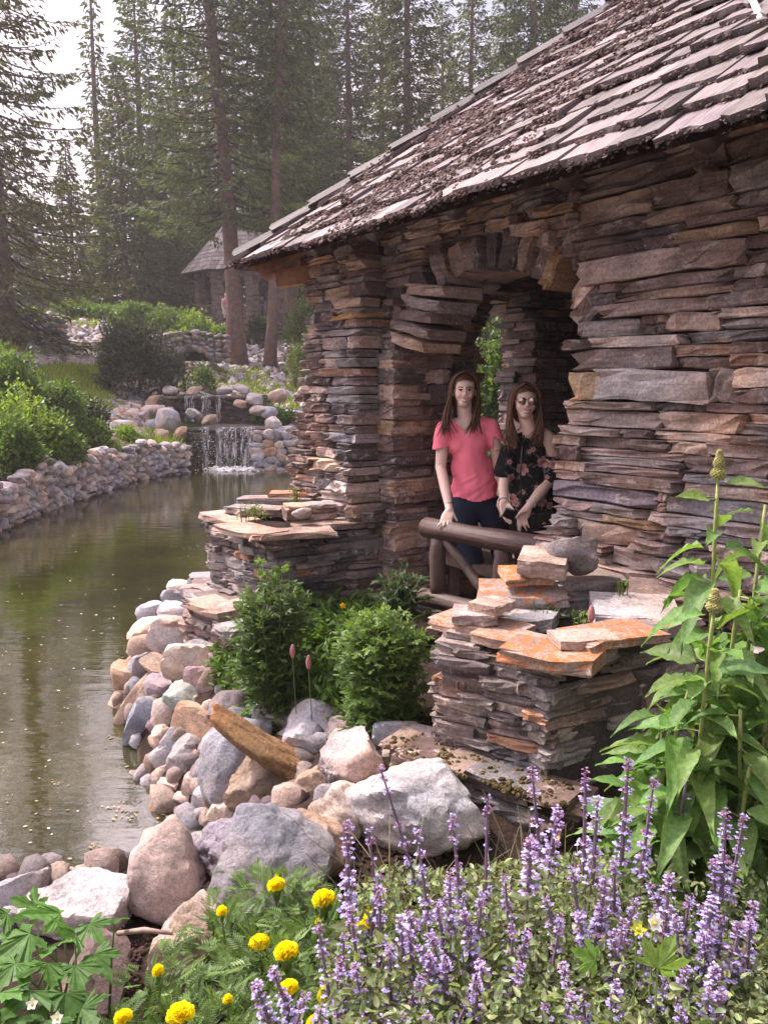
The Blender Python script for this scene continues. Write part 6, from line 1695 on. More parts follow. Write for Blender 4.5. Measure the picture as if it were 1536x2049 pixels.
def spike_geo(seed, L=.20, nwh=7):
    rg = np.random.default_rng(seed); fl = floret_geo(rg); A_ = Acc(); Ls = Acc(); rv_, rf_ = tube([(0, 0, -.01), (0, 0, L * .5), (0, 0, L)], [.0042, .0036, .002], 5); A_.add(rv_, rf_, (.26, .18, .30))
    for k in range(nwh):
        u = k / (nwh - 1); z = L * (1 - (1 - u) ** 1.25) ; dens = int(rg.uniform(9, 19) * (1 - .25 * u)) if (rg.random() > .22 or u > .7) else 2
        rad = .014 * (1 - .55 * u) + .002
        for j in range(dens):
            a = j * 2.4 + rg.normal(0, .3); d = np.array([math.cos(a), math.sin(a), rg.uniform(-.1, .5) + .5 * u]); B = basis(d[None], np.array([[0, 0, 1.0]]))[0]
            s = rg.uniform(.007, .011) * (1 - .35 * u); open_ = rg.random() < .82 - .35 * u
            cc = fl[2] * rg.uniform(.8, 1.3) * ((1, 1, 1) if open_ else (.95, .62, .62)) * (1 if open_ else .8)
            A_.add((fl[0] * s * (1, 1 if open_ else .7, 1)) @ B.T + np.array([math.cos(a) * rad * .45, math.sin(a) * rad * .45, z + rg.normal(0, .004)]), fl[1], cc)
        for sd in (-1, 1):                                   # a pair of small leaves under each whorl
            a = k * 1.57; d = np.array([math.cos(a) * sd, math.sin(a) * sd, .2]); B = basis(d[None], np.array([[0, 0, 1.0]]))[0]
            Ls.add((CL_U * rg.uniform(.012, .024) * (1.1 - u)) @ B.T + (0, 0, z - .004), CL_F, np.array([.17, .20, .11]) * rg.uniform(.7, 1.2))
    sv, sf = tube([(0, 0, -.28), (.004, .002, -.1), (0, 0, L)], [.0023, .0019, .0012], 5)
    for zz in (-.05, -.1, -.16):
        for sd in (-1, 1):
            a = zz * 31; d = np.array([math.cos(a) * sd, math.sin(a) * sd, .25]); B = basis(d[None], np.array([[0, 0, 1.0]]))[0]; Ls.add((CL_U * rg.uniform(.02, .034)) @ B.T + (0, 0, zz), CL_F, np.array([.16, .19, .10]) * rg.uniform(.7, 1.2))
    return (mesh_data('flower_spike', np.vstack(A_.V), np.vstack(A_.F), M_PETAL, False, np.vstack(A_.C)[:, :3]), mesh_data('stem', sv, sf, M_STEM, True, np.tile([.17, .11, .12], (len(sv), 1))), mesh_data('leaves', np.vstack(Ls.V), np.vstack(Ls.F), M_LEAF, False, np.vstack(Ls.C)[:, :3]))
SPK = [spike_geo(500 + k, .20 + .02 * (k % 3), 7 + k % 3) for k in range(7)]
SPS = [spike_geo(600 + k, .10, 5) for k in range(5)]
# tips of the stems read in the photo: (px, py of the tip, height of the spike in px, lean)
tips = [(762, 1540, 330, -.28, 'tallest catmint stem, leaning left across the largest white boulder'), (735, 1640, 250, -.1, 'dense catmint spike before the small cream boulder'), (695, 1665, 170, 0, 'thin catmint spike at the left rim of the clump'), (835, 1665, 210, -.12, 'catmint spike below the largest white boulder'),
        (905, 1640, 190, -.1, 'catmint spike right under the largest white boulder'), (975, 1575, 260, 0, 'tall catmint spike between the white boulder and the planter ledge'), (1062, 1522, 200, -.12, 'catmint spike standing against the planter ledge'), (1170, 1562, 180, -.02, 'broad catmint spike before the planter corner'),
        (1118, 1610, 130, .1, 'short catmint spike left of the broad one'), (1255, 1540, 190, 0, 'catmint spike just left of the big pointed leaves'), (1305, 1580, 170, .08, 'catmint spike under the lowest pointed leaves'), (1383, 1512, 330, .14, 'tall leaning catmint spike over the big pointed leaves'),
        (1490, 1620, 180, .1, 'catmint spike near the right edge'), (1450, 1640, 150, 0, 'smaller catmint spike near the right edge'), (1195, 1600, 170, 0, 'catmint spike touching the broad one'), (1025, 1820, 250, 0, 'fat catmint spike low in the middle of the bed'), (925, 1815, 110, -.2, 'nodding catmint spike left of the fat low one'),
        (760, 1760, 260, .0, 'catmint spike beside the partly hidden marigold'), (700, 1800, 240, -.1, 'catmint spike between two marigolds'), (640, 1870, 170, -.15, 'catmint spike right of the touching marigolds'), (545, 1940, 110, -.3, 'leftmost catmint spike, close to the marigolds'), (510, 1960, 80, -.3, 'short catmint spike at the far left of the clump'),
        (900, 1760, 100, 0, 'small catmint spike in the middle left'), (800, 1840, 220, -.08, 'catmint spike lower left of the middle'), (1060, 1690, 90, 0, 'small catmint spike behind the fat one'), (1340, 1740, 120, .05, 'catmint spike with few flowers at middle right'), (1210, 1760, 130, .05, 'catmint spike with loose whorls at middle right'),
        (1425, 1800, 90, .1, 'pale catmint spike at lower right'), (1480, 1850, 100, .15, 'bluish catmint spike at the lower right edge'), (1250, 1830, 170, .1, 'pale catmint spike above the star shaped leaf'), (860, 1900, 110, 0, 'catmint spike near the bottom left of the bed'), (680, 1930, 130, -.05, 'catmint spike over the lowest marigolds')]
GC = 'flowering catmint stems'
def cat_stem(px, py, hpx, lean, lab, zt=None, small=False):
    if zt is None: zt = E - 1.0 - .22 * np.clip((py - 1560) / 350, 0, 1.4)
    p = atZ(px, py, zt); L_ = hpx * pxm(px, py, p[1]) / .93
    g = (SPS if small else SPK)[rp.integers(5 if small else 7)]; base = .10 if small else .22
    sc = max(.5, min(1.6, L_ / base)); 
    ax_ = unitv(np.array([-lean * -1.0 if False else lean, rp.normal(0, .05), 1.0])); o = p - ax_ * base * sc
    t = thing('catmint_stem', (o[0], o[1], o[2] - .2), lab, 'catmint stem', GC)
    X = unitv(np.cross([0, 1.0, 0], ax_)); Y = np.cross(ax_, X); a = rp.uniform(0, 6.28); X, Y = X * math.cos(a) + Y * math.sin(a), -X * math.sin(a) + Y * math.cos(a)
    wd = 1.15 if small else rp.uniform(1.05, 1.5)
    M = frame(o, X * wd, Y * wd, ax_ * sc)
    for nm, me_ in zip(('flower_spike', 'stem', 'leaves'), g): dup_mesh(nm, me_, t, M, (1, 1, 1))
for tpl in tips: cat_stem(*tpl[:4], tpl[4])
used_ = set(); k = 0; tries = 0
while k < 58 and tries < 6000:
    tries += 1
    px, py = rp.uniform(600, 1530), rp.uniform(1690, 2040)
    if not in_bed(px, py - 20): continue
    q = min(range(len(tips)), key=lambda i: (tips[i][0] - px) ** 2 + (tips[i][1] + 60 - py) ** 2)
    dx, dy = px - tips[q][0], py - tips[q][1] - 60
    dist_ = 'close' if math.hypot(dx, dy) < 90 else 'farther'
    side_ = ('right of' if dx > 0 else 'left of') if abs(dx) > abs(dy) else ('below' if dy > 0 else 'above')
    lab_ = tips[q][4].replace('catmint spike', 'spike').replace('catmint stem', 'stem')
    lab_ = ' '.join(f"short catmint sprig {dist_} {side_} the {lab_}".replace('close ', 'just ').replace('farther ', 'well ').split()[:16])
    if lab_ in used_: continue
    used_.add(lab_); k += 1
    cat_stem(px, py, rp.uniform(50, 135), rp.normal(0, .22), lab_, zt=E - 1.15 - .12 * (py - 1690) / 350, small=True)
# star leaf, white and yellow flowers inside the catmint
sl = thing('star_leaf_plant', atZ(1315, 1930, 1.0), 'light green five pointed leaf sticking out of the catmint', 'plant')
p0 = atY(1315, 1935, 1.42)
leaf_objs(sl, PAL5_ME, [p0, atY(1190, 1920, 1.40)], [(0.2, -.2, .6), (-.6, -.1, .4)], [(0, -.9, .6), (.1, -.8, .7)], [.075, .05], [(.22, .33, .09), (.17, .3, .06)])
v, f = tube([p0, p0 - [0, 0, .25]], .0022, 5); mk('stem', v, f, M_STEM, sl, col=np.tile([.2, .26, .09], (len(v), 1)))
c_ = atY(1308, 1848, 1.55); flower5('white_flower', c_, .020, 5, (.80, .76, .74), (.7, .6, .2), (.2, -.8, .6), 'white five petalled flower in the catmint above the five pointed leaf', stem_to=c_ - [0, 0, .2])
for (px, py, lab) in ((1070, 1757, 'tiny yellow flowers at the back of the catmint'), (1112, 1677, 'single tiny yellow flower against the planter foot')):
    c_ = atY(px, py, 1.95); flower5('yellow_flower', c_, .010, 5, (.75, .55, .05), (.6, .4, .02), (0, -.6, .8), lab, stem_to=c_ - [0, 0, .2])
c_ = atY(1275, 1860, 1.5); flower5('yellow_flower', c_, .020, 6, (.55, .55, .08), (.5, .5, .05), (0, -.6, .8), 'greenish yellow starry flower left of the white one', stem_to=c_ - [0, 0, .2], petw=.25)
# mulch crumbs and twigs on the soil
A = Acc()
for _ in range(2600):
    px, py = rp.uniform(150, 900), rp.uniform(1700, 2120)
    p = hitH(px, py, y0=.7)
    if p[1] > 2.6 or float(sdf(p[:1], p[1:2])[0]) < .5: continue
    A.add((ICV * rp.uniform(.003, .011)) * (rp.uniform(.6, 2), 1, .6) @ rnd_rot(rp, 1)[0].T + (p[0], p[1], Hs(p[0], p[1]) + .004), ICF, np.array([.10, .062, .048]) * rp.uniform(.5, 1.6))
tag(A.build('mulch', M_GROUND, None), 'loose brown bark crumbs on the bed', None, kind='stuff')
a_ = atZ(235, 1868, .93); b_ = atZ(345, 1868, .95); v, f = tube([a_, (a_ + b_) / 2 + [0, 0, .01], b_], [.006, .007, .004], 6)
tag(mk('twig', v, f, M_TIMBER, None, True, col=np.tile([.32, .22, .18], (len(v), 1))), 'dry twig lying on the stones left of the tilted cream slab', 'twig')
# ================================================================ people
rh = np.random.default_rng(71)
M_SKIN = plain_mat('skin', rough=.5, spec=.35, nscale=90, vary=.05, bump=.08)
M_CLOTH = plain_mat('cloth', rough=.85, spec=.15, nscale=260, vary=.10, bump=.25)
M_HAIR = plain_mat('hair', rough=.55, spec=.22, nscale=90, vary=.35, bump=.3)
M_GLOSS = plain_mat('glossy_dark', rough=.25, spec=.5, nscale=30, vary=.05, bump=.02)
M_LENS = plain_mat('mirror_lens', rough=.12, spec=.8, nscale=8, vary=.2, bump=.0, metallic=.85)
M_METAL = plain_mat('thin_metal', rough=.3, spec=.6, metallic=.9)
SK = (.80, .57, .47)
def limb(A, pts, rad, n=14, flat=None):
    """tapered round limb; flat=(axis vector, ratio) squashes the section"""
    pts = np.array(pts, float); rad = np.array(rad, float)
    K = 5 * (len(pts) - 1) + 1; t = np.linspace(0, len(pts) - 1, K)
    P = np.array([np.interp(t, np.arange(len(pts)), pts[:, q]) for q in range(3)]).T; R = np.interp(t, np.arange(len(pts)), rad)
    v, f = tube(P, R, n); A.append((v, f))
    for p, r in zip(pts, rad): A.append((ICO[3][0] * r + p, ICO[3][1]))
def ell(A, c, r, rot=None):
    v = ICO[3][0] * np.array(r)
    if rot is not None: v = v @ np.array(Matrix.Rotation(rot[0], 3, rot[1])).T
    A.append((v + np.array(c), ICO[3][1]))
def remesh(name, parts, voxel, mat, parent, col, smooth=6, cut=None, disp=None, colfn=None):
    V, F, n = [], [], 0
    for v, f in parts: V.append(v); F.append(f + n); n += len(v)
    me = mesh_data(name, np.vstack(V), np.vstack(F), mat)
    o = bpy.data.objects.new('tmp', me); COL.objects.link(o)
    m = o.modifiers.new('r', 'REMESH'); m.mode = 'VOXEL'; m.voxel_size = voxel; m.use_smooth_shade = True
    s = o.modifiers.new('s', 'SMOOTH'); s.factor = .6; s.iterations = smooth
    dg = bpy.context.evaluated_depsgraph_get(); ev = o.evaluated_get(dg); m2 = ev.to_mesh()
    co = np.empty(len(m2.vertices) * 3); m2.vertices.foreach_get('co', co); co = co.reshape(-1, 3)
    no = np.empty(len(m2.vertices) * 3); m2.vertices.foreach_get('normal', no); no = no.reshape(-1, 3)
    lt = np.empty(len(m2.polygons), int); m2.polygons.foreach_get('loop_total', lt)
    vi = np.empty(len(m2.loops), int); m2.loops.foreach_get('vertex_index', vi)
    if (lt == 4).all(): Q = vi.reshape(-1, 4)
    else:
        st = np.concatenate([[0], np.cumsum(lt)[:-1]]); Q = np.array([list(vi[a:a + l]) + ([vi[a]] if l == 3 else []) for a, l in zip(st, lt)])[:, :4]
    ev.to_mesh_clear(); bpy.data.objects.remove(o)
    if cut is not None:
        c = co[Q].mean(1); Q = Q[~cut(c, no[Q].mean(1))]
        used = np.unique(Q); mp = -np.ones(len(co), int); mp[used] = np.arange(len(used)); co, no, Q = co[used], no[used], mp[Q]
    if disp is not None: co = co + no * disp(co)[:, None]
    C = np.tile(col, (len(co), 1)).astype(float) if colfn is None else colfn(co, no, np.tile(col, (len(co), 1)).astype(float))
    T = np.vstack([Q[:, [0, 1, 2]], Q[:, [0, 2, 3]]]); T = T[(T[:, 0] != T[:, 1]) & (T[:, 1] != T[:, 2]) & (T[:, 0] != T[:, 2])]
    return mk(name, co, T, mat, parent, True, C)
def strands(name, parent, paths, r, col, var=.3):
    A = Acc()
    for P in paths:
        P = np.array(P, float); K = 12; t = np.linspace(0, len(P) - 1, K)
        # smooth the control polygon
        Q = np.array([np.interp(t, np.arange(len(P)), P[:, q]) for q in range(3)]).T
        for _ in range(3): Q[1:-1] = (Q[:-2] + 2 * Q[1:-1] + Q[2:]) / 4
        rr_ = r * rh.uniform(.6, 1.3) * np.concatenate([np.linspace(.7, 1, 4), np.ones(5), np.linspace(.85, .15, 3)])
        v, f = tube(Q, rr_, 5, cap=False); A.add(v, f, np.array(col) * rh.uniform(1 - var, 1 + var))
    return A.build(name, M_HAIR, parent, True)
def fingers(A, wrist, knuck_c, side, fwd, tips, rad=.0085, thumb=None):
    pass
def hand(A, wrist, knk, tips, thumb, across, rad=.0080, palm_t=.013):
    """palm between wrist and knuckles; four unequal bent fingers; thumb from the side of the palm"""
    wrist, knk, across = np.array(wrist, float), np.array(knk, float), unitv(np.array(across, float))
    L_ = knk - wrist
    for k in range(4):
        o = across * (k - 1.5) * .0185
        limb(A, [wrist + o * .55, wrist + L_ * .55 + o * .95, knk + o], [.013, .0125, .0105], 8)
        tp = np.array(tips[k]); kn = knk + o; mid = kn + (tp[1] if tp.ndim > 1 else (tp + kn) / 2 - kn)
        if tp.ndim > 1: limb(A, [kn, tp[0], tp[1]], [rad * 1.08, rad, rad * .8], 8)
        else: limb(A, [kn, (kn + tp) / 2, tp], [rad * 1.08, rad, rad * .8], 8)
    limb(A, [wrist + L_ * .25 + across * .022, thumb[0], thumb[1]], [.0125, .0100, .0078], 8)

# ---------------------------------------------------------------- woman in the pink shirt
Y1 = 5.0
def w1(px, py, dy=0.0): return atY(px, py, Y1 + dy)
g1 = thing('person', (w1(945, 1000)[0], Y1, .86), 'young woman with long brown hair in a bright pink V-neck T-shirt at the rail', 'person')
B = []
hc = w1(928, 779)
ell(B, hc + [0, .012, .006], (.070, .088, .096)); ell(B, hc + [-.002, -.030, -.030], (.056, .056, .062)); ell(B, hc + [-.005, -.040, -.082], (.034, .042, .030))
ell(B, hc + [-.002, -.088, -.028], (.0115, .018, .012)); ell(B, hc + [-.001, -.084, -.010], (.0075, .010, .022))
for sx in (-1, 1): ell(B, hc + [sx * .032 - .003, -.056, -.036], (.022, .024, .020)); ell(B, hc + [sx * .071, .004, -.018], (.010, .018, .026))
limb(B, [hc + [0, .01, -.06], w1(929, 828, .02), w1(933, 852, .03)], [.048, .046, .058])
limb(B, [w1(900, 852, .03), w1(933, 850, .03), w1(972, 849, .03)], [.042, .055, .042])
ell(B, w1(936, 885, .04), (.128, .078, .12)); ell(B, w1(943, 945, .04), (.110, .076, .12)); ell(B, w1(950, 1000, .05), (.135, .092, .09))
limb(B, [w1(889, 857, .02), w1(884, 895, .02), w1(881, 935, -.01), w1(890, 975, -.14), w1(899, 1020, -.29)], [.043, .040, .034, .033, .0235])
limb(B, [w1(981, 856, .02), w1(990, 890, .03), w1(996, 930, .02), w1(1003, 962, -.02), w1(1006, 995, -.10)], [.043, .039, .034, .031, .023])
yh = -.335
wr, kn = w1(899, 1021, -.29), w1(893, 1038, yh)
hand(B, wr, kn, [[w1(881, 1047, yh - .02), w1(875, 1053, yh - .015)], [w1(888, 1050, yh - .03), w1(884, 1060, yh - .025)], [w1(896, 1050, yh - .03), w1(894, 1061, yh - .03)], [w1(903, 1048, yh - .02), w1(905, 1056, yh - .02)]], (w1(908, 1032, yh + .02), w1(914, 1042, yh + .01)), (1, .1, .05))
hand(B, w1(1006, 995, -.10), w1(1004, 1012, -.13), [[w1(1000 + 4 * k, 1024, -.15), w1(1000 + 4 * k, 1034, -.14)] for k in range(4)], (w1(1018, 1006, -.14), w1(1020, 1016, -.16)), (1, .2, 0))
body1 = remesh('body', B, .0062, M_SKIN, g1, SK, smooth=4, colfn=lambda co, no, C: C * (1 + .0 * co[:, :1]) * np.where((np.linalg.norm((co - (hc + np.array([.03, -.07, -.036]))) / [.02, .03, .018], axis=1) < 1)[:, None] | (np.linalg.norm((co - (hc + np.array([-.036, -.07, -.036]))) / [.02, .03, .018], axis=1) < 1)[:, None], [1.06, .88, .86], 1.0))
def face(hc, parent, glasses=False):
    yf = -.094
    if not glasses:
        for sx in (-1, 1):
            e = hc + [sx * .0275 - .003, -.083, -.004]
            mk('eye', ICO[2][0] * (.0140, .006, .0056) + e, ICO[2][1], M_GLOSS, parent, True, col=np.tile([.55, .50, .47], (len(ICO[2][0]), 1)))
            mk('iris', ICO[2][0] * (.0062, .004, .0058) + e + [0, -.0046, 0], ICO[2][1], M_GLOSS, parent, True, col=np.tile([.03, .018, .012], (len(ICO[2][0]), 1)))
            v, f = tube([e + [-.014, -.003, .003], e + [0, -.0065, .0065], e + [.014, -.003, .003]], .0018, 5); mk('eyelid', v, f, M_HAIR, parent, True, col=np.tile([.04, .025, .02], (len(v), 1)))
            v, f = tube([e + [-.016, -.002, .015], e + [sx * .004, -.008, .019], e + [.016, -.002, .015]], .0027, 5); mk('eyebrow', v, f, M_HAIR, parent, True, col=np.tile([.07, .042, .03], (len(v), 1)))
    m = hc + [-.003, -.086, -.060]
    a_ = [m + [-.027, .013, .012], m + [-.014, .000, .002], m + [0, -.004, -.001], m + [.014, .000, .002], m + [.027, .013, .012]]
    v, f = tube(a_, [.0015, .0032, .0036, .0032, .0015], 6); mk('upper_lip', v, f, M_SKIN, parent, True, col=np.tile([.50, .20, .18], (len(v), 1)))
    v, f = tube([p + [0, .0008, -.0070 * (1 - abs(k - 2) / 2.2)] for k, p in enumerate(a_)], [.0015, .0046, .0052, .0046, .0015], 6); mk('teeth', v, f, M_GLOSS, parent, True, col=np.tile([.92, .88, .84], (len(v), 1)))
    v, f = tube([p + [0, .001, -.0150 * (1 - abs(k - 2) / 2.2)] for k, p in enumerate(a_)], [.0015, .0036, .0045, .0036, .0015], 6); mk('lower_lip', v, f, M_SKIN, parent, True, col=np.tile([.52, .22, .20], (len(v), 1)))
face(hc, g1)
# T-shirt
T = []
limb(T, [w1(893, 854, .02), w1(933, 850, .03), w1(980, 851, .02)], [.050, .064, .050])
ell(T, w1(936, 884, .035), (.142, .092, .12)); ell(T, w1(918, 890, .004), (.064, .062, .070)); ell(T, w1(954, 890, .004), (.064, .062, .070)); limb(T, [w1(936, 870, .035), w1(940, 915, .035), w1(945, 950, .038)], [.095, .108, .118])
ell(T, w1(943, 935, .035), (.132, .090, .12)); ell(T, w1(948, 975, .045), (.150, .103, .13)); limb(T, [w1(948, 960, .045), w1(951, 1020, .045)], [.13, .148])
limb(T, [w1(888, 858, .02), w1(880, 905, .01)], [.056, .056]); limb(T, [w1(982, 856, .02), w1(993, 888, .02)], [.056, .054])
hem = w1(950, 997)[2]; sl_l = w1(880, 896)[2]; sl_r = w1(993, 875)[2]; nk = w1(929, 868)
def cut1(c, n):
    d = (c[:, 2] < hem + .010 * np.sin(c[:, 0] * 30)) | ((c[:, 0] < w1(898, 900)[0]) & (c[:, 2] < sl_l + (c[:, 0] - w1(880, 900)[0]) * .2)) | ((c[:, 0] > w1(984, 900)[0] + .0) & (c[:, 2] < sl_r - (c[:, 0] - w1(990, 880)[0]) * .5) & (c[:, 2] > w1(0, 900)[2]) )
    d |= (c[:, 1] < Y1 + .06) & (c[:, 2] > nk[2] + np.abs(c[:, 0] - nk[0]) * 1.25)
    d |= (np.linalg.norm(c[:, :2] - w1(931, 850, .035)[:2], axis=1) < .060) & (c[:, 2] > w1(0, 858)[2])
    return d
def wr1(co): return np.array([.0075 * mn.noise(Vector((p[0] * 16, p[1] * 9, p[2] * 9 + p[0] * 8))) + .006 * mn.noise(Vector((p[0] * 9, p[1] * 9, p[2] * 34 - p[0] * 20))) * max(0, min(1, (w1(0, 930)[2] - p[2]) * 12)) for p in co])
remesh('t_shirt', T, .0068, M_CLOTH, g1, (1.0, .24, .33), smooth=18, cut=cut1, disp=wr1)
J = []
ell(J, w1(951, 1008, .05), (.150, .108, .085))
limb(J, [w1(926, 1015, .05), w1(930, 1065, .03), w1(948, 1122, -.02)], [.095, .082, .064]); limb(J, [w1(948, 1122, -.02), w1(955, 1128, .25), w1(958, 1130, .48)], [.064, .055, .045])
limb(J, [w1(977, 1015, .05), w1(996, 1070, .06), w1(1006, 1125, .08), w1(1004, 1200, .16)], [.095, .080, .062, .05])
remesh('jeans', J, .008, M_CLOTH, g1, (.022, .030, .058), smooth=4)
for p_, q_ in ((w1(958, 1130, .48), w1(958, 1140, .62)), (w1(1004, 1200, .16), w1(1004, 1222, .05))):
    A_ = []; limb(A_, [p_, (p_ + q_) / 2, q_], [.042, .042, .034]); remesh('shoe', A_, .008, M_CLOTH, g1, (.05, .045, .045), smooth=2)
v, f = tube([w1(899, 1005, -.255) + [math.cos(a) * .027, math.sin(a) * .024, .0 + .004 * math.cos(a)] for a in np.linspace(0, 6.283, 16)], .0028, 5); mk('wristband', v, f, M_GLOSS, g1, True, col=np.tile([.02, .02, .025], (len(v), 1)))
# hair
H1 = []
top = hc + [.004, -.012, .104]
ends = {-1: (887, 868), 1: (938, 872)}
for k in range(230):
    sx = -1 if k % 2 else 1; u = rh.uniform(0, 1); back = rh.uniform(0, 1)
    st = hc + [.004 + sx * .012 * (1 - u), -.060 + .13 * u, .088 + .016 * (1 - u) + .004]
    ang = -.50 + 1.35 * u
    side = hc + [sx * (.082 + .016 * rh.random()) * math.cos(ang * .75), math.sin(ang) * .085 + .012, .030 + rh.normal(0, .008)]
    jaw = hc + [sx * (.078 + .02 * rh.random()), -.030 + .08 * u, -.075]
    if sx < 0: sh = w1(892 + rh.normal(0, 5), 838, -.055 + .09 * u + rh.normal(0, .01)); en = w1(890 + rh.normal(0, 8), 866 + rh.normal(0, 6) , -.075 + .10 * u)
    else: sh = w1(954 + rh.normal(0, 5), 832, -.045 + .08 * u + rh.normal(0, .01)); en = w1(944 + rh.normal(0, 8), 866 + rh.normal(0, 6), -.07 + .09 * u)
    H1.append([st, (st + side) / 2 + [sx * .022, 0, .020], side, jaw, sh, en])
strands('hair', g1, H1, .0052, (.105, .050, .030), .45)
A_ = []; ell(A_, hc + [.0, .014, .016], (.080, .094, .100)); ell(A_, hc + [0, .055, -.045], (.076, .06, .10))
remesh('hair_cap', A_, .007, M_HAIR, g1, (.085, .042, .026), smooth=3, cut=lambda c, n: (c[:, 1] < Y1 - .045) & (c[:, 2] < hc[2] + .058 - .25 * np.abs(c[:, 0] - hc[0])) | (c[:, 1] < Y1 - .03) & (c[:, 2] < hc[2] + .0))

# ---------------------------------------------------------------- woman in the floral top
Y2 = 4.86
def w2(px, py, dy=0.0): return atY(px, py, Y2 + dy)
g2 = thing('person', (w2(1060, 1000)[0], Y2, .86), 'young woman in aviator sunglasses and a black floral cold shoulder top, holding a phone', 'person')
B = []; hd = w2(1050, 801)
ell(B, hd + [0, .012, .006], (.070, .088, .094)); ell(B, hd + [-.002, -.028, -.030], (.058, .058, .062)); ell(B, hd + [-.003, -.038, -.080], (.036, .042, .030))
ell(B, hd + [-.002, -.088, -.026], (.0115, .018, .012)); ell(B, hd + [-.001, -.084, -.010], (.0075, .010, .020))
for sx in (-1, 1): ell(B, hd + [sx * .033, -.052, -.038], (.022, .024, .020))
limb(B, [hd + [0, .01, -.06], w2(1054, 848, .01), w2(1058, 866, .02)], [.047, .045, .055])
limb(B, [w2(1024, 876, .03), w2(1058, 868, .03), w2(1090, 872, .02)], [.042, .052, .046])
ell(B, w2(1058, 905, .03), (.112, .080, .11)); ell(B, w2(1063, 965, .04), (.112, .08, .12)); ell(B, w2(1070, 1030, .05), (.14, .1, .1))
limb(B, [w2(1094, 878, .01), w2(1103, 915, .0), w2(1103, 952, -.02), w2(1080, 985, -.10), w2(1056, 1015, -.17)], [.050, .046, .038, .036, .025])
limb(B, [w2(1024, 882, .02), w2(1014, 915, -.01), w2(1009, 950, -.04), w2(1006, 978, -.10), w2(1008, 1003, -.15)], [.043, .040, .034, .031, .024])
hand(B, w2(1056, 1015, -.17), w2(1044, 1036, -.20), [[w2(1036, 1048, -.215), w2(1036, 1060, -.20)], [w2(1041, 1052, -.22), w2(1040, 1064, -.205)], [w2(1048, 1052, -.22), w2(1053, 1062, -.215)], [w2(1054, 1046, -.215), w2(1058, 1056, -.22)]], (w2(1040, 1026, -.215), w2(1032, 1036, -.225)), (1, .2, -.25))
hand(B, w2(1008, 1003, -.15), w2(1012, 1022, -.18), [[w2(1004, 1030, -.20), w2(1010, 1040, -.215)], [w2(1008, 1036, -.20), w2(1014, 1045, -.215)], [w2(1014, 1038, -.20), w2(1019, 1048, -.215)], [w2(1019, 1036, -.2), w2(1023, 1046, -.21)]], (w2(1020, 1012, -.19), w2(1027, 1021, -.215)), (1, .1, -.1))
remesh('body', B, .0062, M_SKIN, g2, SK, smooth=4)
face(hd, g2, True)
# sunglasses
gl = None
for sx in (-1, 1):
    c0 = hd + [sx * .031, -.093 + .004, -.002]; n = 16
    a_ = np.arange(n) / n * 6.2832
    ring_ = np.column_stack([.0245 * np.cos(a_) * (1 + .0 * a_), np.where(True, .006 * np.cos(a_) ** 2, 0), .0205 * np.sin(a_) - .004 * (np.cos(a_) * sx < 0) * (np.sin(a_) < 0)])
    V = np.vstack([ring_ + c0, ring_ * .6 + c0 + [0, -.0035, 0], [c0 + [0, -.0045, 0]]]); F = [(k, (k + 1) % n, n + (k + 1) % n) for k in range(n)] + [(k, n + (k + 1) % n, n + k) for k in range(n)] + [(n + k, n + (k + 1) % n, 2 * n) for k in range(n)]
    colz = np.interp(V[:, 2] - c0[2], [-.02, .02], [0, 1])[:, None]; mk('sunglass_lens', V, np.array(F), M_LENS, g2, True, col=np.array([.30, .19, .13]) * (1 - colz) + np.array([.62, .56, .52]) * colz)
    v, f = tube(np.vstack([ring_, ring_[:1]]) + c0 + [0, -.001, 0], .0016, 5); mk('sunglass_frame', v, f, M_METAL, g2, True, col=np.tile([.35, .22, .12], (len(v), 1)))
    v, f = tube([c0 + [sx * .024, 0, .008], hd + [sx * .076, .01, .006]], .0016, 5); mk('sunglass_arm', v, f, M_METAL, g2, True, col=np.tile([.3, .2, .12], (len(v), 1)))
v, f = tube([hd + [-.010, -.097, .010], hd + [.010, -.097, .010]], .0016, 5); mk('sunglass_bridge', v, f, M_METAL, g2, True, col=np.tile([.35, .22, .12], (len(v), 1)))
# floral top
T = []
limb(T, [w2(1040, 878, .02), w2(1058, 872, .02), w2(1078, 878, .02)], [.050, .055, .050])
ell(T, w2(1058, 910, .025), (.118, .092, .12)); ell(T, w2(1046, 912, -.005), (.06, .058, .062)); ell(T, w2(1076, 912, -.005), (.06, .058, .062))
ell(T, w2(1060, 960, .03), (.135, .098, .14)); limb(T, [w2(1060, 965, .03), w2(1070, 1035, .04)], [.132, .155])
limb(T, [w2(1100, 918, .0), w2(1104, 952, -.02)], [.060, .078]); limb(T, [w2(1090, 895, .01), w2(1100, 925, .0)], [.030, .058])
limb(T, [w2(1016, 905, -.0), w2(1009, 945, -.03)], [.052, .066])
hem2 = w2(0, 1052)[2]
def cut2(c, n):
    d = c[:, 2] < hem2
    d |= (c[:, 0] > w2(1088, 900)[0]) & (c[:, 2] > w2(0, 912)[2]) | (c[:, 0] > w2(1086, 950)[0]) & (c[:, 2] < w2(0, 962)[2] + (c[:, 0] - w2(1100, 950)[0]) * .15) & (c[:, 2] > w2(0, 980)[2])
    d |= (c[:, 0] < w2(1014, 950)[0]) & (c[:, 2] < w2(0, 952)[2]) & (c[:, 2] > w2(0, 985)[2])
    d |= (c[:, 2] > w2(0, 876)[2] + 0 * c[:, 0]) & (np.abs(c[:, 0] - w2(1058, 870)[0]) < .045)
    return d
fl_ = [(1088, 926, 15), (1106, 930, 12), (1047, 940, 15), (1023, 957, 12), (1028, 1000, 12), (1034, 1010, 9), (1082, 1003, 14), (1100, 1012, 10), (1068, 900, 7), (1020, 925, 7), (1060, 905, 6), (1094, 955, 6), (1072, 975, 7), (1045, 985, 7)]
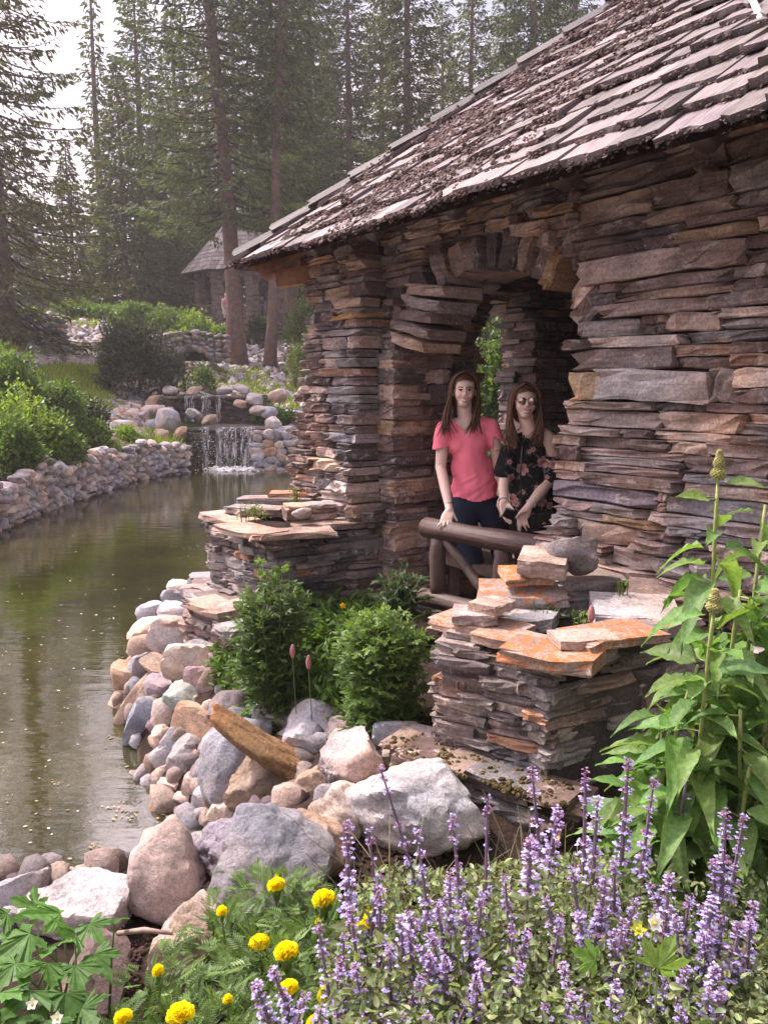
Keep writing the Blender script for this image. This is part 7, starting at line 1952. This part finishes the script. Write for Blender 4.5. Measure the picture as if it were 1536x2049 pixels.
def floral(co, no, C):
    for (fx, fy, r) in fl_:
        r = r * .78
        c0 = w2(fx, fy, -.09); dx, dz = co[:, 0] - c0[0], co[:, 2] - c0[2]; rad = np.hypot(dx, dz); th = np.arctan2(dz, dx) + fx
        R = r * .0031; edge = R * (.62 + .38 * np.abs(np.cos(2.5 * th)) ** .6); m = (rad < edge) & (no[:, 1] < .25)
        C[m] = np.array([.50, .27, .26]) * (.55 + .6 * np.clip(rad[m] / R, 0, 1))[:, None]; C[m & (rad < R * .2)] = (.25, .10, .08)
        for q in range(5):                                  # grey green leaf sprays
            a = fx * 1.7 + q * 1.26; lx, lz = c0[0] + math.cos(a) * R * 1.45, c0[2] + math.sin(a) * R * 1.45
            u = (co[:, 0] - lx) * math.cos(a) + (co[:, 2] - lz) * math.sin(a); w = -(co[:, 0] - lx) * math.sin(a) + (co[:, 2] - lz) * math.cos(a)
            m2 = ((u / (R * .55)) ** 2 + (w / (R * .2)) ** 2 < 1) & (no[:, 1] < .25) & ~m; C[m2] = (.10, .095, .085)
    return C
def wr2(co): return np.array([.006 * mn.noise(Vector((p[0] * 22, p[1] * 12, p[2] * 5))) for p in co])
remesh('floral_top', T, .0045, M_CLOTH, g2, (.012, .011, .013), smooth=6, cut=cut2, disp=wr2, colfn=floral)
J = []; ell(J, w2(1070, 1048, .05), (.155, .11, .08))
limb(J, [w2(1045, 1050, .05), w2(1050, 1120, .04), w2(1050, 1225, .12)], [.09, .065, .05]); limb(J, [w2(1092, 1050, .05), w2(1096, 1120, .04), w2(1094, 1225, .12)], [.09, .065, .05])
remesh('trousers', J, .009, M_CLOTH, g2, (.012, .013, .02), smooth=4)
for p_ in (w2(1050, 1228, .08), w2(1094, 1228, .08)):
    A_ = []; limb(A_, [p_, p_ + [0, -.14, -.01]], [.042, .034]); remesh('shoe', A_, .008, M_CLOTH, g2, (.03, .028, .028), smooth=2)
for (px, py, dy, r, cl, rad_) in ((1007, 999, -.142, .028, (.75, .70, .68), .0055), (1062, 1008, -.158, .030, (.72, .68, .66), .0045)):
    c0 = w2(px, py, dy); ax_ = unitv(w2(1008, 1003, -.15) - w2(1006, 978, -.10)) if px < 1030 else unitv(w2(1056, 1015, -.17) - w2(1080, 985, -.10))
    u_ = unitv(np.cross(ax_, [0, 1, .2])); v_ = np.cross(ax_, u_)
    v, f = tube([c0 + u_ * r * math.cos(a) + v_ * r * math.sin(a) for a in np.linspace(0, 6.283, 18)], rad_, 6); mk('bracelet', v, f, M_GLOSS, g2, True, col=np.tile(cl, (len(v), 1)))
H2 = []
for k in range(260):
    sx = -1 if k % 2 else 1; u = rh.uniform(0, 1)
    st = hd + [.0 + sx * .010 * (1 - u), -.058 + .13 * u, .088 + .014 * (1 - u)]
    ang = -.52 + 1.35 * u
    side = hd + [sx * (.084 + .018 * rh.random()) * math.cos(ang * .75), math.sin(ang) * .085 + .012, .022 + rh.normal(0, .008)]
    jaw = hd + [sx * (.084 + .022 * rh.random()), -.028 + .08 * u, -.075]
    if sx < 0: sh = w2(1020 + rh.normal(0, 5), 858, -.05 + .08 * u); en = w2(1022 + rh.normal(0, 9), 892 + rh.normal(0, 7), -.08 + .09 * u)
    else: sh = w2(1082 + rh.normal(0, 5), 855, -.05 + .08 * u); en = w2(1070 + rh.normal(0, 9), 888 + rh.normal(0, 7), -.09 + .09 * u)
    H2.append([st, (st + side) / 2 + [sx * .022, 0, .018], side, jaw, sh, en])
strands('hair', g2, H2, .0054, (.150, .075, .045), .5)
A_ = []; ell(A_, hd + [.0, .014, .016], (.081, .094, .098)); ell(A_, hd + [0, .055, -.045], (.078, .06, .10))
remesh('hair_cap', A_, .007, M_HAIR, g2, (.085, .048, .034), smooth=3, cut=lambda c, n: (c[:, 1] < Y2 - .045) & (c[:, 2] < hd[2] + .056 - .25 * np.abs(c[:, 0] - hd[0])) | (c[:, 1] < Y2 - .03) & (c[:, 2] < hd[2] + .0))
# phone and bag
ph = thing('phone', w2(1014, 1034, -.215), 'dark phone held low in the hand of the woman in the floral top', 'phone')
c0 = w2(1014, 1036, -.205); R3 = np.array(Matrix.Rotation(.35, 3, 'Y')) @ np.array(Matrix.Rotation(.5, 3, 'X'))
bmx = bmesh.new(); bmesh.ops.create_cube(bmx, size=1.0)
for v_ in bmx.verts: v_.co = Vector((v_.co.x * .068, v_.co.y * .009, v_.co.z * .135))
bmesh.ops.bevel(bmx, geom=bmx.edges[:], offset=.0035, segments=2, affect='EDGES')
V = np.array([v_.co[:] for v_ in bmx.verts]); F = [[v_.index for v_ in f_.verts] for f_ in bmx.faces]; bmx.free()
mk('case', V @ R3.T + c0, F, M_GLOSS, ph, True, col=np.tile([.03, .028, .03], (len(V), 1)))
mk('screen', (BOXV * (.060, .0006, .120)) @ R3.T + c0 + R3 @ np.array([0, -.0052, 0]), BOXT, M_GLOSS, ph, col=np.tile([.01, .01, .012], (8, 1)))
bg = thing('handbag', w2(1086, 1050, -.12), 'black handbag with a small gold clasp at the hip of the floral top woman', 'handbag')
A_ = []
bc_ = w2(1084, 1050, -.115)
for dx in np.linspace(-.125, .125, 8):
    for dz in np.linspace(-.060, .060, 5): A_.append((ICO[2][0] * (.030, .034, .030) + bc_ + [dx, -.01 * math.cos(dx * 10), dz + dx * -.10], ICO[2][1]))
remesh('bag_body', A_, .008, M_GLOSS, bg, (.014, .012, .013), smooth=3)
A_ = []
for dx in np.linspace(-.128, .128, 8):
    for dz in np.linspace(.0, .066, 4): A_.append((ICO[2][0] * (.030, .012, .022) + bc_ + [dx, -.036 - .01 * math.cos(dx * 10), dz + dx * -.10], ICO[2][1]))
remesh('bag_flap', A_, .006, M_GLOSS, bg, (.020, .017, .018), smooth=3)
mk('clasp', ICO[2][0] * (.013, .004, .006) + bc_ + [0, -.062, .018], ICO[2][1], M_METAL, bg, True, col=np.tile([.55, .38, .16], (len(ICO[2][0]), 1)))
mk('clasp', ICO[2][0] * (.005, .005, .011) + bc_ + [0, -.062, .018], ICO[2][1], M_METAL, bg, True, col=np.tile([.55, .38, .16], (len(ICO[2][0]), 1)))
v, f = tube([w2(1048, 872, -.03), w2(1044, 900, -.105), w2(1041, 950, -.115), w2(1042, 1000, -.12), w2(1052, 1032, -.12)], .005, 6); mk('bag_strap', v, f, M_GLOSS, bg, True, col=np.tile([.012, .011, .012], (len(v), 1)))

# ---------------------------------------------------------------- two people at the far pavilion
def far_person(px, pyt, y, hgt, top_c, leg_c, label, sit=False):
    c = atY(px, pyt, y); x, z = c[0], c[2]
    t = thing('person', (x, y, z - hgt), label, 'person'); k = hgt / 1.65
    A_ = []; ell(A_, (x, y, z - .11 * k), (.075 * k, .09 * k, .11 * k)); limb(A_, [(x, y, z - .2 * k), (x, y, z - .32 * k)], [.05, .07])
    for sx in (-1, 1):
        limb(A_, [(x + sx * .17, y, z - .34 * k), (x + sx * .21, y - .02, z - .62 * k), (x + sx * .18, y - .12, z - .84 * k)], [.05, .04, .03])
        limb(A_, [(x + sx * .08, y, z - .85 * k), (x + sx * .09, y, z - 1.25 * k), (x + sx * .09, y, z - 1.6 * k), (x + sx * .09, y - .14, z - 1.63 * k)], [.08, .06, .045, .04])
    remesh('body', A_, .022, M_SKIN, t, SK, smooth=2)
    A_ = []; ell(A_, (x, y, z - .48 * k), (.19, .13, .24 * k)); ell(A_, (x, y, z - .76 * k), (.17, .13, .16 * k)); remesh('shirt', A_, .025, M_CLOTH, t, top_c, smooth=2)
    A_ = []; 
    for sx in (-1, 1): limb(A_, [(x + sx * .08, y, z - .84 * k), (x + sx * .09, y, z - 1.08 * k)], [.11, .10])
    remesh('shorts', A_, .025, M_CLOTH, t, leg_c, smooth=2)
    mk('hair', ICO[2][0] * (.085, .10, .11) + (x, y + .03, z - .09), ICO[2][1], M_HAIR, t, True, col=np.tile([.06, .04, .03], (len(ICO[2][0]), 1)))
far_person(452, 586, 43.0, 1.62, (.50, .24, .24), (.70, .62, .60), 'distant person in a pink shirt and white shorts half hidden by the pale trunk')
far_person(524, 592, 47.4, 1.60, (.22, .14, .15), (.1, .1, .12), 'distant person in a dull red shirt inside the far pavilion behind its railing')

# ================================================================ hazy air
hz = bpy.data.materials.new('air'); hz.use_nodes = True; hz.node_tree.nodes.clear()
ho = hz.node_tree.nodes.new('ShaderNodeOutputMaterial'); hv = hz.node_tree.nodes.new('ShaderNodeVolumePrincipled')
hv.inputs['Color'].default_value = (.96, .90, .92, 1); hv.inputs['Density'].default_value = .0012; hv.inputs['Anisotropy'].default_value = .25
hz.node_tree.links.new(hv.outputs[0], ho.inputs['Volume'])
haze = mk('haze', BOXV * (330, 330, 46) + (0, 0, 46 / 2 - 2.0), BOXT, hz)
tag(haze, 'thin pinkish summer haze in the air', kind='stuff')
